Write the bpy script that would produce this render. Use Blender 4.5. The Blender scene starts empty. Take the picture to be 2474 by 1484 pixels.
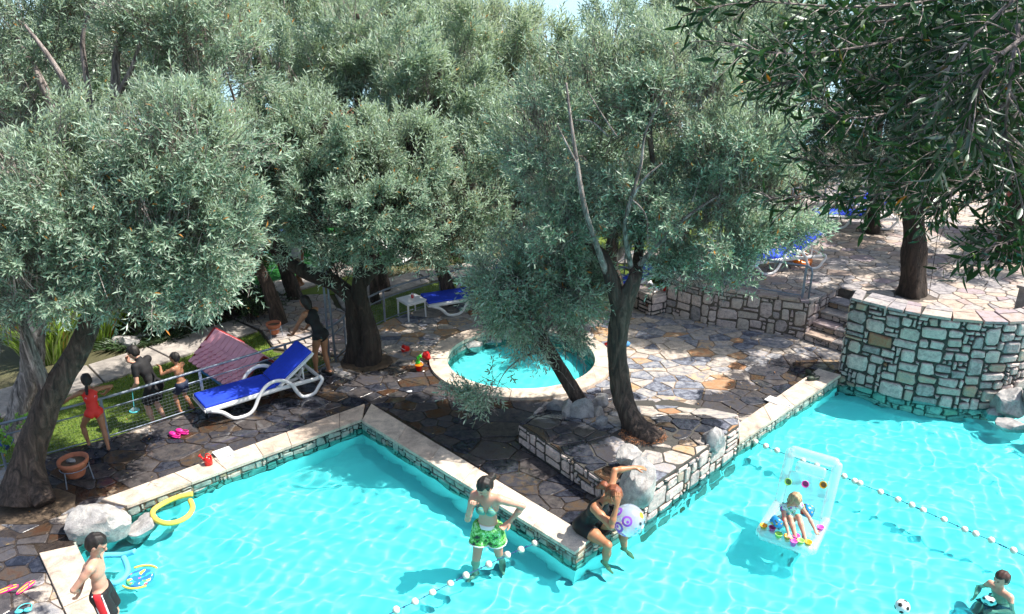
import bpy, math, random
import numpy as np
from mathutils import Vector, Matrix
random.seed(7)
rng = np.random.default_rng(7)
sc = bpy.context.scene
COL = sc.collection
R = math.radians
# ------------------------------------------------------------------ camera, sky, sun, exposure
CAMH = 6.6; PITCH = R(22.0); FPX = 1950.0
cam = bpy.data.objects.new('camera', bpy.data.cameras.new('camera')); COL.objects.link(cam)
cam.location = (0, 0, CAMH); cam.rotation_euler = (R(90) - PITCH, 0, 0)
cam.data.sensor_width = 36; cam.data.lens = 36 * FPX / 2474; cam.data.clip_end = 12000; cam.data.clip_start = 0.05
sc.camera = cam
world = bpy.data.worlds.new('World'); sc.world = world; world.use_nodes = True
SUN_DIR = Vector((0.80, 0.02, 1.2)).normalized()
_n = world.node_tree.nodes.new('ShaderNodeTexSky'); _n.sky_type = 'NISHITA'; _n.sun_disc = False
_n.sun_elevation = math.asin(SUN_DIR.z); _n.sun_rotation = math.atan2(SUN_DIR.x, SUN_DIR.y)
_n.air_density = 1.2; _n.dust_density = 2.0
world.node_tree.links.new(_n.outputs[0], world.node_tree.nodes['Background'].inputs[0])
world.node_tree.nodes['Background'].inputs[1].default_value = 0.11
_l = bpy.data.lights.new('sun', 'SUN'); _l.energy = 4.8; _l.angle = R(0.5); _l.color = (1.0, 0.94, 0.86)
_l.cycles.is_caustics_light = True
sun = bpy.data.objects.new('sun', _l); COL.objects.link(sun); sun.location = (10, 2, 20)
sun.rotation_euler = SUN_DIR.to_track_quat('Z', 'Y').to_euler()
sc.view_settings.view_transform = 'Standard'; sc.view_settings.look = 'None'
sc.view_settings.exposure = 0.9; sc.view_settings.gamma = 1.0; sc.view_settings.use_curve_mapping = False
sc.cycles.max_bounces = 10; sc.cycles.diffuse_bounces = 2; sc.cycles.glossy_bounces = 4; sc.cycles.transmission_bounces = 8
sc.cycles.transparent_max_bounces = 12; sc.cycles.sample_clamp_indirect = 6.0; sc.cycles.use_adaptive_sampling = True
sc.cycles.adaptive_threshold = 0.02; sc.cycles.use_denoising = True

# ------------------------------------------------------------------ helpers
def at(u, v, z=None, Y=None):
    """the point of the place seen at (u, v) of the 2474 px wide photograph, on height z or at distance Y"""
    x = (u - 1237) / FPX; y = -(v - 742) / FPX
    d = Vector((x, math.cos(PITCH) + y * math.sin(PITCH), -math.sin(PITCH) + y * math.cos(PITCH)))
    t = (z - CAMH) / d.z if z is not None else Y / d.y
    return Vector((0, 0, CAMH)) + d * t

def empty(name, label, cat, loc=(0, 0, 0), rotz=0, group=None, kind=None):
    o = bpy.data.objects.new(name, None); COL.objects.link(o)
    o.location = loc; o.rotation_euler = (0, 0, rotz); o.empty_display_size = 0.1
    if label: o['label'] = label
    if cat: o['category'] = cat
    if group: o['group'] = group
    if kind: o['kind'] = kind
    return o

def tag(o, label=None, cat=None, group=None, kind=None):
    if label: o['label'] = label
    if cat: o['category'] = cat
    if group: o['group'] = group
    if kind: o['kind'] = kind
    return o

def link_mesh(name, me, mat, parent=None, world_coords=False):
    for m in (mat if isinstance(mat, (list, tuple)) else [mat]): me.materials.append(m)
    o = bpy.data.objects.new(name, me); COL.objects.link(o)
    if parent is not None:
        o.parent = parent
        if world_coords:
            p = parent
            off = Vector(p.location)
            while p.parent is not None: p = p.parent; off += Vector(p.location)
            o.location = -off
    return o

def np_mesh(name, V, Fc, smooth=False, rv=None, mi=None):
    """V (n,3), Fc (m,k) faces all of k corners"""
    V = np.asarray(V, dtype=np.float32); Fc = np.asarray(Fc, dtype=np.int32)
    me = bpy.data.meshes.new(name); n, k = Fc.shape
    me.vertices.add(len(V)); me.vertices.foreach_set('co', V.ravel())
    me.loops.add(n * k); me.loops.foreach_set('vertex_index', Fc.ravel())
    me.polygons.add(n); me.polygons.foreach_set('loop_start', np.arange(0, n * k, k, dtype=np.int32))
    try: me.polygons.foreach_set('loop_total', np.full(n, k, dtype=np.int32))
    except Exception: pass
    if smooth: me.polygons.foreach_set('use_smooth', np.ones(n, dtype=bool))
    if mi is not None: me.polygons.foreach_set('material_index', np.asarray(mi, dtype=np.int32))
    me.update(calc_edges=True)
    if rv is not None:
        a = me.attributes.new('rv', 'FLOAT', 'FACE'); a.data.foreach_set('value', np.asarray(rv, dtype=np.float32))
    return me

class MB:
    """collects shapes into one mesh"""
    def __init__(s): s.v = []; s.f = []; s.rv = []; s.mi = []; s.cur = 0.5; s.m = 0
    def add(s, vs, fs):
        b = len(s.v); s.v += [tuple(p) for p in vs]
        for f in fs: s.f.append(tuple(b + i for i in f)); s.rv.append(s.cur); s.mi.append(s.m)
        return s
    def box(s, c, size, rz=0, M=None):
        hx, hy, hz = size[0] / 2, size[1] / 2, size[2] / 2
        vs = [Vector((x, y, z)) for x in (-hx, hx) for y in (-hy, hy) for z in (-hz, hz)]
        if M is not None: vs = [M @ p for p in vs]
        elif rz: m = Matrix.Rotation(rz, 3, 'Z'); vs = [m @ p for p in vs]
        vs = [p + Vector(c) for p in vs]
        return s.add(vs, [(0, 1, 3, 2), (4, 6, 7, 5), (0, 4, 5, 1), (2, 3, 7, 6), (0, 2, 6, 4), (1, 5, 7, 3)])
    def prism(s, poly, z0, z1, bevel=0.0):
        """extrude a CCW polygon (x,y) from z0 to z1, with a small bevelled top"""
        n = len(poly); vs = [(p[0], p[1], z0) for p in poly]
        if bevel > 0:
            cx = sum(p[0] for p in poly) / n; cy = sum(p[1] for p in poly) / n
            zt = z1 if not callable(z1) else None
            vs += [(p[0], p[1], (z1(p[0], p[1]) if zt is None else zt) - bevel) for p in poly]
            q = []
            for p in poly:
                d = math.hypot(p[0] - cx, p[1] - cy) or 1
                k = max(0.0, 1 - bevel * 1.2 / d)
                x = cx + (p[0] - cx) * k; y = cy + (p[1] - cy) * k
                q.append((x, y, z1(x, y) if zt is None else zt))
            vs += q
            fs = [tuple(range(2 * n, 3 * n))]
            for i in range(n):
                j = (i + 1) % n; fs += [(i, j, n + j, n + i), (n + i, n + j, 2 * n + j, 2 * n + i)]
        else:
            vs += [(p[0], p[1], z1(p[0], p[1]) if callable(z1) else z1) for p in poly]
            fs = [tuple(range(n, 2 * n))] + [(i, (i + 1) % n, n + (i + 1) % n, n + i) for i in range(n)]
        fs.append(tuple(reversed(range(n))))
        return s.add(vs, fs)
    def tube(s, pts, r, seg=8, caps=True, closed=False, flat=1.0):
        pts = [Vector(p) for p in pts]; n = len(pts)
        rs = r if isinstance(r, (list, tuple)) else [r] * n
        vs = []; up = None
        for i, p in enumerate(pts):
            if closed: d = pts[(i + 1) % n] - pts[i - 1]
            else: d = pts[min(i + 1, n - 1)] - pts[max(i - 1, 0)]
            if d.length < 1e-9: d = Vector((0, 0, 1))
            d.normalize()
            if up is None:
                up = Vector((0, 0, 1)) if abs(d.z) < 0.9 else Vector((1, 0, 0))
            a = up - d * up.dot(d)
            if a.length < 1e-6: a = d.orthogonal()
            a.normalize(); b = d.cross(a); up = a
            for k in range(seg):
                t = 2 * math.pi * k / seg
                vs.append(p + (a * math.cos(t) * flat + b * math.sin(t)) * rs[i])
        fs = []
        for i in range(n if closed else n - 1):
            for k in range(seg):
                k2 = (k + 1) % seg; j = (i + 1) % n
                fs.append((i * seg + k, i * seg + k2, j * seg + k2, j * seg + k))
        if caps and not closed:
            fs.append(tuple(reversed(range(seg)))); fs.append(tuple((n - 1) * seg + k for k in range(seg)))
        return s.add(vs, fs)
    def lathe(s, c, prof, seg=20, M=None, arc=None):
        """prof: list of (r, z)"""
        vs = []; n = len(prof); c = Vector(c)
        for (r, z) in prof:
            for k in range(seg):
                t = 2 * math.pi * k / seg; p = Vector((r * math.cos(t), r * math.sin(t), z))
                vs.append(c + (M @ p if M is not None else p))
        fs = []
        for i in range(n - 1):
            for k in range(seg):
                k2 = (k + 1) % seg; fs.append((i * seg + k, i * seg + k2, (i + 1) * seg + k2, (i + 1) * seg + k))
        if prof[0][0] > 1e-4: fs.append(tuple(reversed(range(seg))))
        if prof[-1][0] > 1e-4: fs.append(tuple((n - 1) * seg + k for k in range(seg)))
        return s.add(vs, fs)
    def ell(s, c, r, M=None, seg=14, rings=9):
        prof = []
        vs = []; c = Vector(c)
        if not isinstance(r, (list, tuple, Vector)): r = (r, r, r)
        for i in range(rings + 1):
            ph = math.pi * i / rings
            for k in range(seg):
                t = 2 * math.pi * k / seg
                p = Vector((r[0] * math.sin(ph) * math.cos(t), r[1] * math.sin(ph) * math.sin(t), -r[2] * math.cos(ph)))
                vs.append(c + (M @ p if M is not None else p))
        fs = [(i * seg + k, i * seg + (k + 1) % seg, (i + 1) * seg + (k + 1) % seg, (i + 1) * seg + k) for i in range(rings) for k in range(seg)]
        return s.add(vs, fs)
    def build(s, name, mat, parent=None, smooth=False, wc=False, bevel=0):
        me = bpy.data.meshes.new(name); me.from_pydata([tuple(p) for p in s.v], [], s.f)
        if smooth: me.polygons.foreach_set('use_smooth', [True] * len(me.polygons))
        me.polygons.foreach_set('material_index', s.mi)
        a = me.attributes.new('rv', 'FLOAT', 'FACE'); a.data.foreach_set('value', s.rv)
        me.update()
        return link_mesh(name, me, mat, parent, wc)

def rbox(size, bev, seg=3):
    """bmesh rounded box mesh data"""
    import bmesh
    bm = bmesh.new(); bmesh.ops.create_cube(bm, size=1)
    for v in bm.verts: v.co = Vector((v.co.x * size[0], v.co.y * size[1], v.co.z * size[2]))
    bmesh.ops.bevel(bm, geom=bm.edges[:], offset=bev, segments=seg, profile=0.5, affect='EDGES')
    me = bpy.data.meshes.new('rb'); bm.to_mesh(me); bm.free()
    V = [v.co.copy() for v in me.vertices]; Fs = [tuple(p.vertices) for p in me.polygons]
    bpy.data.meshes.remove(me); return V, Fs

def copy_tree(o, parent=None):
    c = o.copy(); COL.objects.link(c)
    if parent is not None: c.parent = parent
    for ch in list(o.children): copy_tree(ch, c)
    return c

# ------------------------------------------------------------------ materials
def mat_new(name):
    m = bpy.data.materials.new(name); m.use_nodes = True; nt = m.node_tree
    return m, nt, nt.nodes['Principled BSDF']
def ramp(nt, stops, interp='LINEAR'):
    r = nt.nodes.new('ShaderNodeValToRGB'); r.color_ramp.interpolation = interp
    while len(r.color_ramp.elements) < len(stops): r.color_ramp.elements.new(0.5)
    for e, (p, c) in zip(r.color_ramp.elements, stops): e.position = p; e.color = (*c, 1) if len(c) == 3 else c
    return r
def noise(nt, scale, detail=4, rough=0.55, vec=None, dist=0):
    n = nt.nodes.new('ShaderNodeTexNoise'); n.inputs['Scale'].default_value = scale; n.inputs['Detail'].default_value = detail
    n.inputs['Roughness'].default_value = rough; n.inputs['Distortion'].default_value = dist
    if vec is not None: nt.links.new(vec, n.inputs['Vector'])
    return n
def mth(nt, op, a, b=None, c=None, clamp=False):
    n = nt.nodes.new('ShaderNodeMath'); n.operation = op; n.use_clamp = clamp
    for i, x in enumerate((a, b, c)):
        if x is None: continue
        if isinstance(x, (int, float)): n.inputs[i].default_value = x
        else: nt.links.new(x, n.inputs[i])
    return n.outputs[0]
def mixc(nt, f, a, b, mode='MIX'):
    n = nt.nodes.new('ShaderNodeMix'); n.data_type = 'RGBA'; n.blend_type = mode
    for i, x in ((0, f), (6, a), (7, b)):
        if isinstance(x, (int, float)): n.inputs[i].default_value = x
        elif isinstance(x, tuple): n.inputs[i].default_value = (*x, 1)
        else: nt.links.new(x, n.inputs[i])
    return n.outputs[2]
def bump(nt, h, strength=0.4, dist=0.02, prev=None):
    b = nt.nodes.new('ShaderNodeBump'); b.inputs['Strength'].default_value = strength; b.inputs['Distance'].default_value = dist
    nt.links.new(h, b.inputs['Height'])
    if prev is not None: nt.links.new(prev, b.inputs['Normal'])
    return b.outputs[0]
def geo_pos(nt): return nt.nodes.new('ShaderNodeNewGeometry').outputs['Position']

def simple(name, col, rough=0.6, metal=0.0, var=0.12, scale=8, bmp=0.0, spec=None, coat=0):
    m, nt, b = mat_new(name)
    n = noise(nt, scale, 4, 0.6, geo_pos(nt))
    dark = tuple(c * (1 - var) for c in col); lite = tuple(min(1, c * (1 + var)) for c in col)
    r = ramp(nt, [(0.3, dark), (0.7, lite)]); nt.links.new(n.outputs[0], r.inputs[0])
    nt.links.new(r.outputs[0], b.inputs['Base Color'])
    b.inputs['Roughness'].default_value = rough; b.inputs['Metallic'].default_value = metal
    if spec is not None: b.inputs['Specular IOR Level'].default_value = spec
    if coat: b.inputs['Coat Weight'].default_value = coat
    if bmp: nt.links.new(bump(nt, n.outputs[0], bmp, 0.01), b.inputs['Normal'])
    return m

# patches where swimmers have splashed the paving: (x, y, radius)
WET = [(-4.6, 11.4, 1.15), (-3.2, 11.9, 1.3), (-1.6, 11.6, 1.25), (-0.6, 10.7, 1.25), (0.4, 9.9, 1.15), (-1.6, 12.9, 0.75), (-0.2, 12.0, 0.7), (-6.3, 9.9, 0.9), (-5.3, 10.4, 0.8),
       (0.9, 9.0, 0.6), (5.0, 12.9, 1.0), (4.3, 12.1, 0.8), (-6.2, 8.2, 0.75), (-6.3, 7.2, 0.9), (3.5, 12.0, 0.5), (-5.2, 9.8, 0.5), (1.5, 11.9, 0.7), (2.6, 10.7, 0.5), (-2.4, 12.4, 1.0), (-.2, 11.3, 1.1), (-3.9, 11.3, 1.0), (-5.9, 10.3, .8), (.5, 9.5, .9), (-.9, 12.2, .9)]
PUD = [(-4.4, 11.25, 0.8), (-3.8, 11.75, 0.8), (-5.2, 10.7, 0.65), (4.9, 12.7, 0.6), (-3.1, 11.6, 0.6), (-0.7, 10.7, 0.6), (5.5, 13.3, 0.5), (-5.9, 9.9, 0.5), (-1.8, 11.9, 0.6), (.3, 9.9, .5), (-6.3, 7.9, .5)]
def blobs(nt, pos, lst):
    cur = None
    for (x, y, r) in lst:
        d = nt.nodes.new('ShaderNodeVectorMath'); d.operation = 'SUBTRACT'; nt.links.new(pos, d.inputs[0]); d.inputs[1].default_value = (x, y, 0)
        f = nt.nodes.new('ShaderNodeVectorMath'); f.operation = 'MULTIPLY'; nt.links.new(d.outputs[0], f.inputs[0]); f.inputs[1].default_value = (1 / r, 1 / r, 0)
        l = nt.nodes.new('ShaderNodeVectorMath'); l.operation = 'LENGTH'; nt.links.new(f.outputs[0], l.inputs[0])
        cur = l.outputs['Value'] if cur is None else mth(nt, 'MINIMUM', cur, l.outputs['Value'])
    return cur
def stone_mat(name, stops, wet=True, rough=0.75, nscale=9, mixn=0.35, bmp=0.35, stain=None):
    m, nt, b = mat_new(name); pos = geo_pos(nt)
    a = nt.nodes.new('ShaderNodeAttribute'); a.attribute_name = 'rv'
    r = ramp(nt, stops, 'LINEAR')
    n1 = noise(nt, nscale, 6, 0.65, pos, 0.6); n2 = noise(nt, 2.6, 3, 0.5, pos); n3 = noise(nt, 70, 3, 0.6, pos)
    f = mth(nt, 'ADD', a.outputs['Fac'], mth(nt, 'MULTIPLY', mth(nt, 'SUBTRACT', n1.outputs[0], 0.5), mixn))
    nt.links.new(f, r.inputs[0])
    v = ramp(nt, [(0.28, (0.5, 0.5, 0.52)), (0.55, (1, 1, 1)), (0.8, (1.25, 1.22, 1.18))]); nt.links.new(n1.outputs[0], v.inputs[0])
    col = mixc(nt, 1.0, r.outputs[0], v.outputs[0], 'MULTIPLY')
    v2 = ramp(nt, [(0.35, (0.8, 0.8, 0.8)), (0.65, (1.1, 1.1, 1.1))]); nt.links.new(n3.outputs[0], v2.inputs[0])
    col = mixc(nt, 1.0, col, v2.outputs[0], 'MULTIPLY')
    if stain:
        n4 = noise(nt, 3.3, 5, 0.65, pos, 0.8); s = ramp(nt, [(0.56, (0, 0, 0)), (0.7, (1, 1, 1))]); nt.links.new(n4.outputs[0], s.inputs[0])
        col = mixc(nt, mth(nt, 'MULTIPLY', s.outputs[0], 0.6), col, stain)
    rg = mth(nt, 'ADD', mth(nt, 'MULTIPLY', n1.outputs[0], 0.25), rough - 0.12)
    nrm = bump(nt, n1.outputs[0], bmp, 0.012); nrm = bump(nt, n3.outputs[0], bmp * 0.6, 0.003, nrm)
    if wet:
        d = blobs(nt, pos, WET); nw = noise(nt, 2.2, 5, 0.65, pos, 0.5)
        e = mth(nt, 'ADD', d, mth(nt, 'MULTIPLY', mth(nt, 'SUBTRACT', nw.outputs[0], 0.5), 1.9))
        w = nt.nodes.new('ShaderNodeMapRange'); w.inputs[1].default_value = 1.08; w.inputs[2].default_value = 0.9; nt.links.new(e, w.inputs[0]); w = w.outputs[0]
        col = mixc(nt, w, col, mixc(nt, 1.0, col, (0.17, 0.175, 0.205), 'MULTIPLY'))
        d2 = blobs(nt, pos, PUD); e2 = mth(nt, 'ADD', d2, mth(nt, 'MULTIPLY', mth(nt, 'SUBTRACT', nw.outputs[0], 0.5), 1.6))
        p = nt.nodes.new('ShaderNodeMapRange'); p.inputs[1].default_value = 1.0; p.inputs[2].default_value = 0.93; nt.links.new(e2, p.inputs[0]); p = p.outputs[0]
        rg = mth(nt, 'ADD', mth(nt, 'MULTIPLY', rg, mth(nt, 'SUBTRACT', 1.0, w)), mth(nt, 'MULTIPLY', w, 0.24))
        rg = mth(nt, 'ADD', mth(nt, 'MULTIPLY', rg, mth(nt, 'SUBTRACT', 1.0, p)), mth(nt, 'MULTIPLY', p, 0.03))
        flat = nt.nodes.new('ShaderNodeNewGeometry').outputs['Normal']
        mx = nt.nodes.new('ShaderNodeMix'); mx.data_type = 'VECTOR'; nt.links.new(p, mx.inputs[0]); nt.links.new(nrm, mx.inputs[4]); nt.links.new(flat, mx.inputs[5]); nrm = mx.outputs[1]
    nt.links.new(col, b.inputs['Base Color']); nt.links.new(rg, b.inputs['Roughness']); nt.links.new(nrm, b.inputs['Normal'])
    return m

M = {}
M['deck'] = stone_mat('deck flagstone', [(0.0, (0.12, 0.13, 0.17)), (0.12, (0.22, 0.24, 0.29)), (0.26, (0.35, 0.34, 0.34)), (0.42, (0.46, 0.4, 0.34)), (0.62, (0.52, 0.45, 0.38)), (0.74, (0.32, 0.32, 0.35)), (0.84, (0.48, 0.37, 0.26)), (0.94, (0.48, 0.31, 0.17)), (1.0, (0.4, 0.2, 0.1))], mixn=0.75)
M['deck_mortar'] = stone_mat('deck mortar', [(0, (0.22, 0.16, 0.11)), (1, (0.32, 0.24, 0.17))], rough=0.85, nscale=14)
M['terr'] = stone_mat('terrace flagstone', [(0.0, (0.32, 0.3, 0.31)), (0.35, (0.42, 0.38, 0.35)), (0.6, (0.5, 0.42, 0.35)), (0.85, (0.46, 0.35, 0.28)), (1.0, (0.34, 0.28, 0.31))], wet=False, rough=0.8, mixn=0.35)
M['terr_mortar'] = stone_mat('terrace mortar', [(0, (0.12, 0.1, 0.085)), (1, (0.17, 0.14, 0.115))], wet=False, rough=0.9, nscale=14)
M['wall'] = stone_mat('wall limestone', [(0.0, (0.3, 0.28, 0.28)), (0.2, (0.54, 0.44, 0.41)), (0.6, (0.68, 0.56, 0.51)), (0.78, (0.5, 0.44, 0.38)), (0.9, (0.42, 0.28, 0.18)), (1.0, (0.3, 0.13, 0.07))], wet=False, rough=0.85, mixn=0.3, bmp=0.9, nscale=13)
M['mortar'] = stone_mat('wall mortar', [(0, (0.05, 0.05, 0.045)), (1, (0.085, 0.08, 0.07))], wet=False, rough=0.9, nscale=18)
M['basin'] = stone_mat('pool wall stone', [(0.0, (0.16, 0.24, 0.2)), (0.4, (0.3, 0.38, 0.34)), (0.8, (0.42, 0.44, 0.38)), (1.0, (0.3, 0.26, 0.16))], wet=False, rough=0.6, mixn=0.9, bmp=0.6)
M['basin_mortar'] = stone_mat('pool wall mortar', [(0, (0.06, 0.08, 0.06)), (1, (0.1, 0.12, 0.09))], wet=False, rough=0.8)
M['coping'] = stone_mat('travertine coping', [(0.0, (0.56, 0.45, 0.36)), (0.5, (0.64, 0.54, 0.44)), (1.0, (0.68, 0.6, 0.5))], wet=False, rough=0.55, mixn=0.5, bmp=0.15, nscale=5)
M['rock'] = stone_mat('boulder limestone', [(0.0, (0.27, 0.27, 0.28)), (0.5, (0.4, 0.39, 0.38)), (1.0, (0.5, 0.47, 0.43))], wet=False, rough=0.85, mixn=1.0, bmp=1.2, nscale=6, stain=(0.2, 0.17, 0.14))
M['concrete'] = stone_mat('path concrete', [(0, (0.34, 0.31, 0.28)), (1, (0.44, 0.4, 0.36))], wet=False, rough=0.9, mixn=0.5, bmp=0.2, nscale=5)
M['soil'] = simple('soil', (0.1, 0.07, 0.045), 0.95, var=0.4, scale=12, bmp=0.6)
M['mulch'] = simple('bark mulch', (0.3, 0.13, 0.06), 0.9, var=0.6, scale=30)
M['white'] = simple('white plastic', (0.8, 0.8, 0.8), 0.35, var=0.03)
M['blue'] = simple('royal blue cushion', (0.012, 0.055, 0.62), 0.8, var=0.12, scale=20, bmp=0.15)
M['metal'] = simple('galvanised rail', (0.22, 0.26, 0.32), 0.45, 0.3, var=0.15, scale=15)
M['wire'] = simple('galvanised wire', (0.2, 0.22, 0.25), 0.5, 0.3, var=0.1)
M['terracotta'] = simple('terracotta', (0.42, 0.15, 0.08), 0.8, var=0.2, scale=12, bmp=0.2)
M['red'] = simple('red plastic', (0.72, 0.015, 0.012), 0.3, var=0.05)
M['green'] = simple('green plastic', (0.05, 0.5, 0.03), 0.3, var=0.05)
M['orange'] = simple('orange plastic', (0.85, 0.2, 0.01), 0.3, var=0.05)
M['yellow'] = simple('yellow foam', (0.8, 0.62, 0.1), 0.7, var=0.06, bmp=0.1)
M['ltblue'] = simple('light blue foam', (0.12, 0.58, 0.8), 0.7, var=0.06)
M['pink'] = simple('pink painted wood', (0.93, 0.42, 0.5), 0.6, var=0.12, scale=5)
M['pblue'] = simple('blue painted wood', (0.08, 0.3, 0.62), 0.6, var=0.1)
M['dred'] = simple('dark red painted wood', (0.28, 0.02, 0.02), 0.55, var=0.1)
M['black'] = simple('black fabric', (0.008, 0.008, 0.01), 0.75, var=0.3)
M['navy'] = simple('dark navy fabric', (0.012, 0.02, 0.045), 0.75, var=0.3)
M['rubber'] = simple('black rubber', (0.015, 0.015, 0.013), 0.7, var=0.2)
M['magenta'] = simple('magenta rubber', (0.65, 0.02, 0.25), 0.5, var=0.05)
M['dkgreen'] = simple('dark green rubber', (0.03, 0.05, 0.03), 0.6, var=0.1)
M['float'] = simple('ivory float', (0.72, 0.68, 0.58), 0.5, var=0.12, scale=25)
M['rope'] = simple('blue rope', (0.015, 0.05, 0.15), 0.8, var=0.1)
M['turq'] = simple('turquoise plastic', (0.1, 0.6, 0.65), 0.4, var=0.05)
M['bluep'] = simple('blue plastic', (0.03, 0.1, 0.4), 0.35, var=0.05)
M['cream'] = simple('cream painted wall', (0.6, 0.56, 0.5), 0.8, var=0.05)
M['eye'] = simple('eye', (0.02, 0.012, 0.01), 0.2, var=0.1)
M['lip'] = simple('lips', (0.42, 0.13, 0.11), 0.5, var=0.05)
M['silver'] = simple('silver', (0.6, 0.6, 0.62), 0.35, 0.9, var=0.05)

def skin_mat(name, col):
    m, nt, b = mat_new(name); n = noise(nt, 6, 4, 0.6, geo_pos(nt))
    r = ramp(nt, [(0.3, tuple(c * 0.9 for c in col)), (0.7, tuple(min(1, c * 1.08) for c in col))]); nt.links.new(n.outputs[0], r.inputs[0])
    nt.links.new(r.outputs[0], b.inputs['Base Color']); b.inputs['Roughness'].default_value = 0.45
    b.inputs['Subsurface Weight'].default_value = 0.12; b.inputs['Subsurface Radius'].default_value = (0.01, 0.004, 0.002); b.inputs['Subsurface Scale'].default_value = 1.0
    return m
M['skin_fair'] = skin_mat('fair skin', (0.56, 0.31, 0.22)); M['skin_tan'] = skin_mat('tanned skin', (0.45, 0.2, 0.1)); M['skin_dark'] = skin_mat('brown skin', (0.36, 0.17, 0.09))
def hair_mat(name, col):
    m, nt, b = mat_new(name); tc = nt.nodes.new('ShaderNodeTexCoord')
    mp = nt.nodes.new('ShaderNodeMapping'); mp.inputs['Scale'].default_value = (90, 90, 8); nt.links.new(tc.outputs['Object'], mp.inputs[0])
    n = noise(nt, 1, 3, 0.6, mp.outputs[0]); r = ramp(nt, [(0.3, tuple(c * 0.5 for c in col)), (0.7, tuple(min(1, c * 1.5) for c in col))]); nt.links.new(n.outputs[0], r.inputs[0])
    nt.links.new(r.outputs[0], b.inputs['Base Color']); b.inputs['Roughness'].default_value = 0.6
    nt.links.new(bump(nt, n.outputs[0], 0.25, 0.004), b.inputs['Normal']); return m
M['hair_black'] = hair_mat('black hair', (0.012, 0.009, 0.008)); M['hair_brown'] = hair_mat('brown hair', (0.045, 0.018, 0.012)); M['hair_auburn'] = hair_mat('auburn hair', (0.2, 0.06, 0.025)); M['hair_blonde'] = hair_mat('blonde hair', (0.45, 0.3, 0.17))

def pattern_mat(name, stops, scale, rough=0.6, kind='VORONOI', interp='CONSTANT', det=2):
    m, nt, b = mat_new(name); tc = nt.nodes.new('ShaderNodeTexCoord')
    if kind == 'VORONOI':
        v = nt.nodes.new('ShaderNodeTexVoronoi'); v.inputs['Scale'].default_value = scale; nt.links.new(tc.outputs['Object'], v.inputs['Vector'])
        s = nt.nodes.new('ShaderNodeSeparateColor'); nt.links.new(v.outputs['Color'], s.inputs[0]); f = s.outputs[0]
    elif kind == 'STRIPE':
        w = nt.nodes.new('ShaderNodeTexWave'); w.bands_direction = 'Z'; w.wave_profile = 'SAW'; w.inputs['Scale'].default_value = scale; w.inputs['Distortion'].default_value = 0.6; nt.links.new(tc.outputs['Object'], w.inputs['Vector']); f = w.outputs['Fac']
    elif kind == 'STRIPEX':
        w = nt.nodes.new('ShaderNodeTexWave'); w.bands_direction = 'X'; w.wave_profile = 'SAW'; w.inputs['Scale'].default_value = scale; nt.links.new(tc.outputs['Object'], w.inputs['Vector']); f = w.outputs['Fac']
    else:
        n = noise(nt, scale, det, 0.5, tc.outputs['Object'], 0.5); f = n.outputs[0]
    r = ramp(nt, stops, interp); nt.links.new(f, r.inputs[0]); nt.links.new(r.outputs[0], b.inputs['Base Color']); b.inputs['Roughness'].default_value = rough
    return m
M['floral'] = pattern_mat('green floral print', [(0, (0.02, 0.035, 0.03)), (0.36, (0.03, 0.05, 0.03)), (0.385, (0.06, 0.34, 0.05)), (0.47, (0.2, 0.6, 0.12)), (0.54, (0.55, 0.85, 0.45)), (0.58, (0.12, 0.5, 0.08)), (0.66, (0.6, 0.9, 0.6))], 17, kind='NOISE')
M['bikini'] = pattern_mat('striped bikini print', [(0, (0.02, 0.16, 0.42)), (0.25, (0.03, 0.4, 0.38)), (0.5, (0.4, 0.48, 0.04)), (0.75, (0.02, 0.28, 0.22))], 22, kind='STRIPE')
M['swirl'] = pattern_mat('flower print costume', [(0, (0.6, 0.85, 0.85)), (0.6, (0.15, 0.65, 0.6)), (0.75, (0.3, 0.08, 0.5)), (0.88, (0.1, 0.4, 0.15))], 32, kind='VORONOI')
M['flipflop'] = pattern_mat('rainbow striped sole', [(0, (0.75, 0.03, 0.05)), (0.3, (0.85, 0.45, 0.02)), (0.5, (0.85, 0.7, 0.05)), (0.7, (0.6, 0.05, 0.3))], 7, kind='STRIPEX')
M['fishring'] = pattern_mat('printed ring film', [(0, (0.03, 0.2, 0.6)), (0.5, (0.05, 0.45, 0.75)), (0.72, (0.75, 0.1, 0.15)), (0.82, (0.75, 0.6, 0.1)), (0.9, (0.1, 0.5, 0.2))], 22, 0.3)
M['can'] = pattern_mat('red soda can', [(0, (0.6, 0.01, 0.015)), (0.7, (0.75, 0.7, 0.7))], 40, 0.3)
M['armband'] = pattern_mat('blue armband film', [(0, (0.02, 0.25, 0.6)), (0.75, (0.5, 0.4, 0.05)), (0.88, (0.05, 0.12, 0.08))], 28, 0.25)

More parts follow.
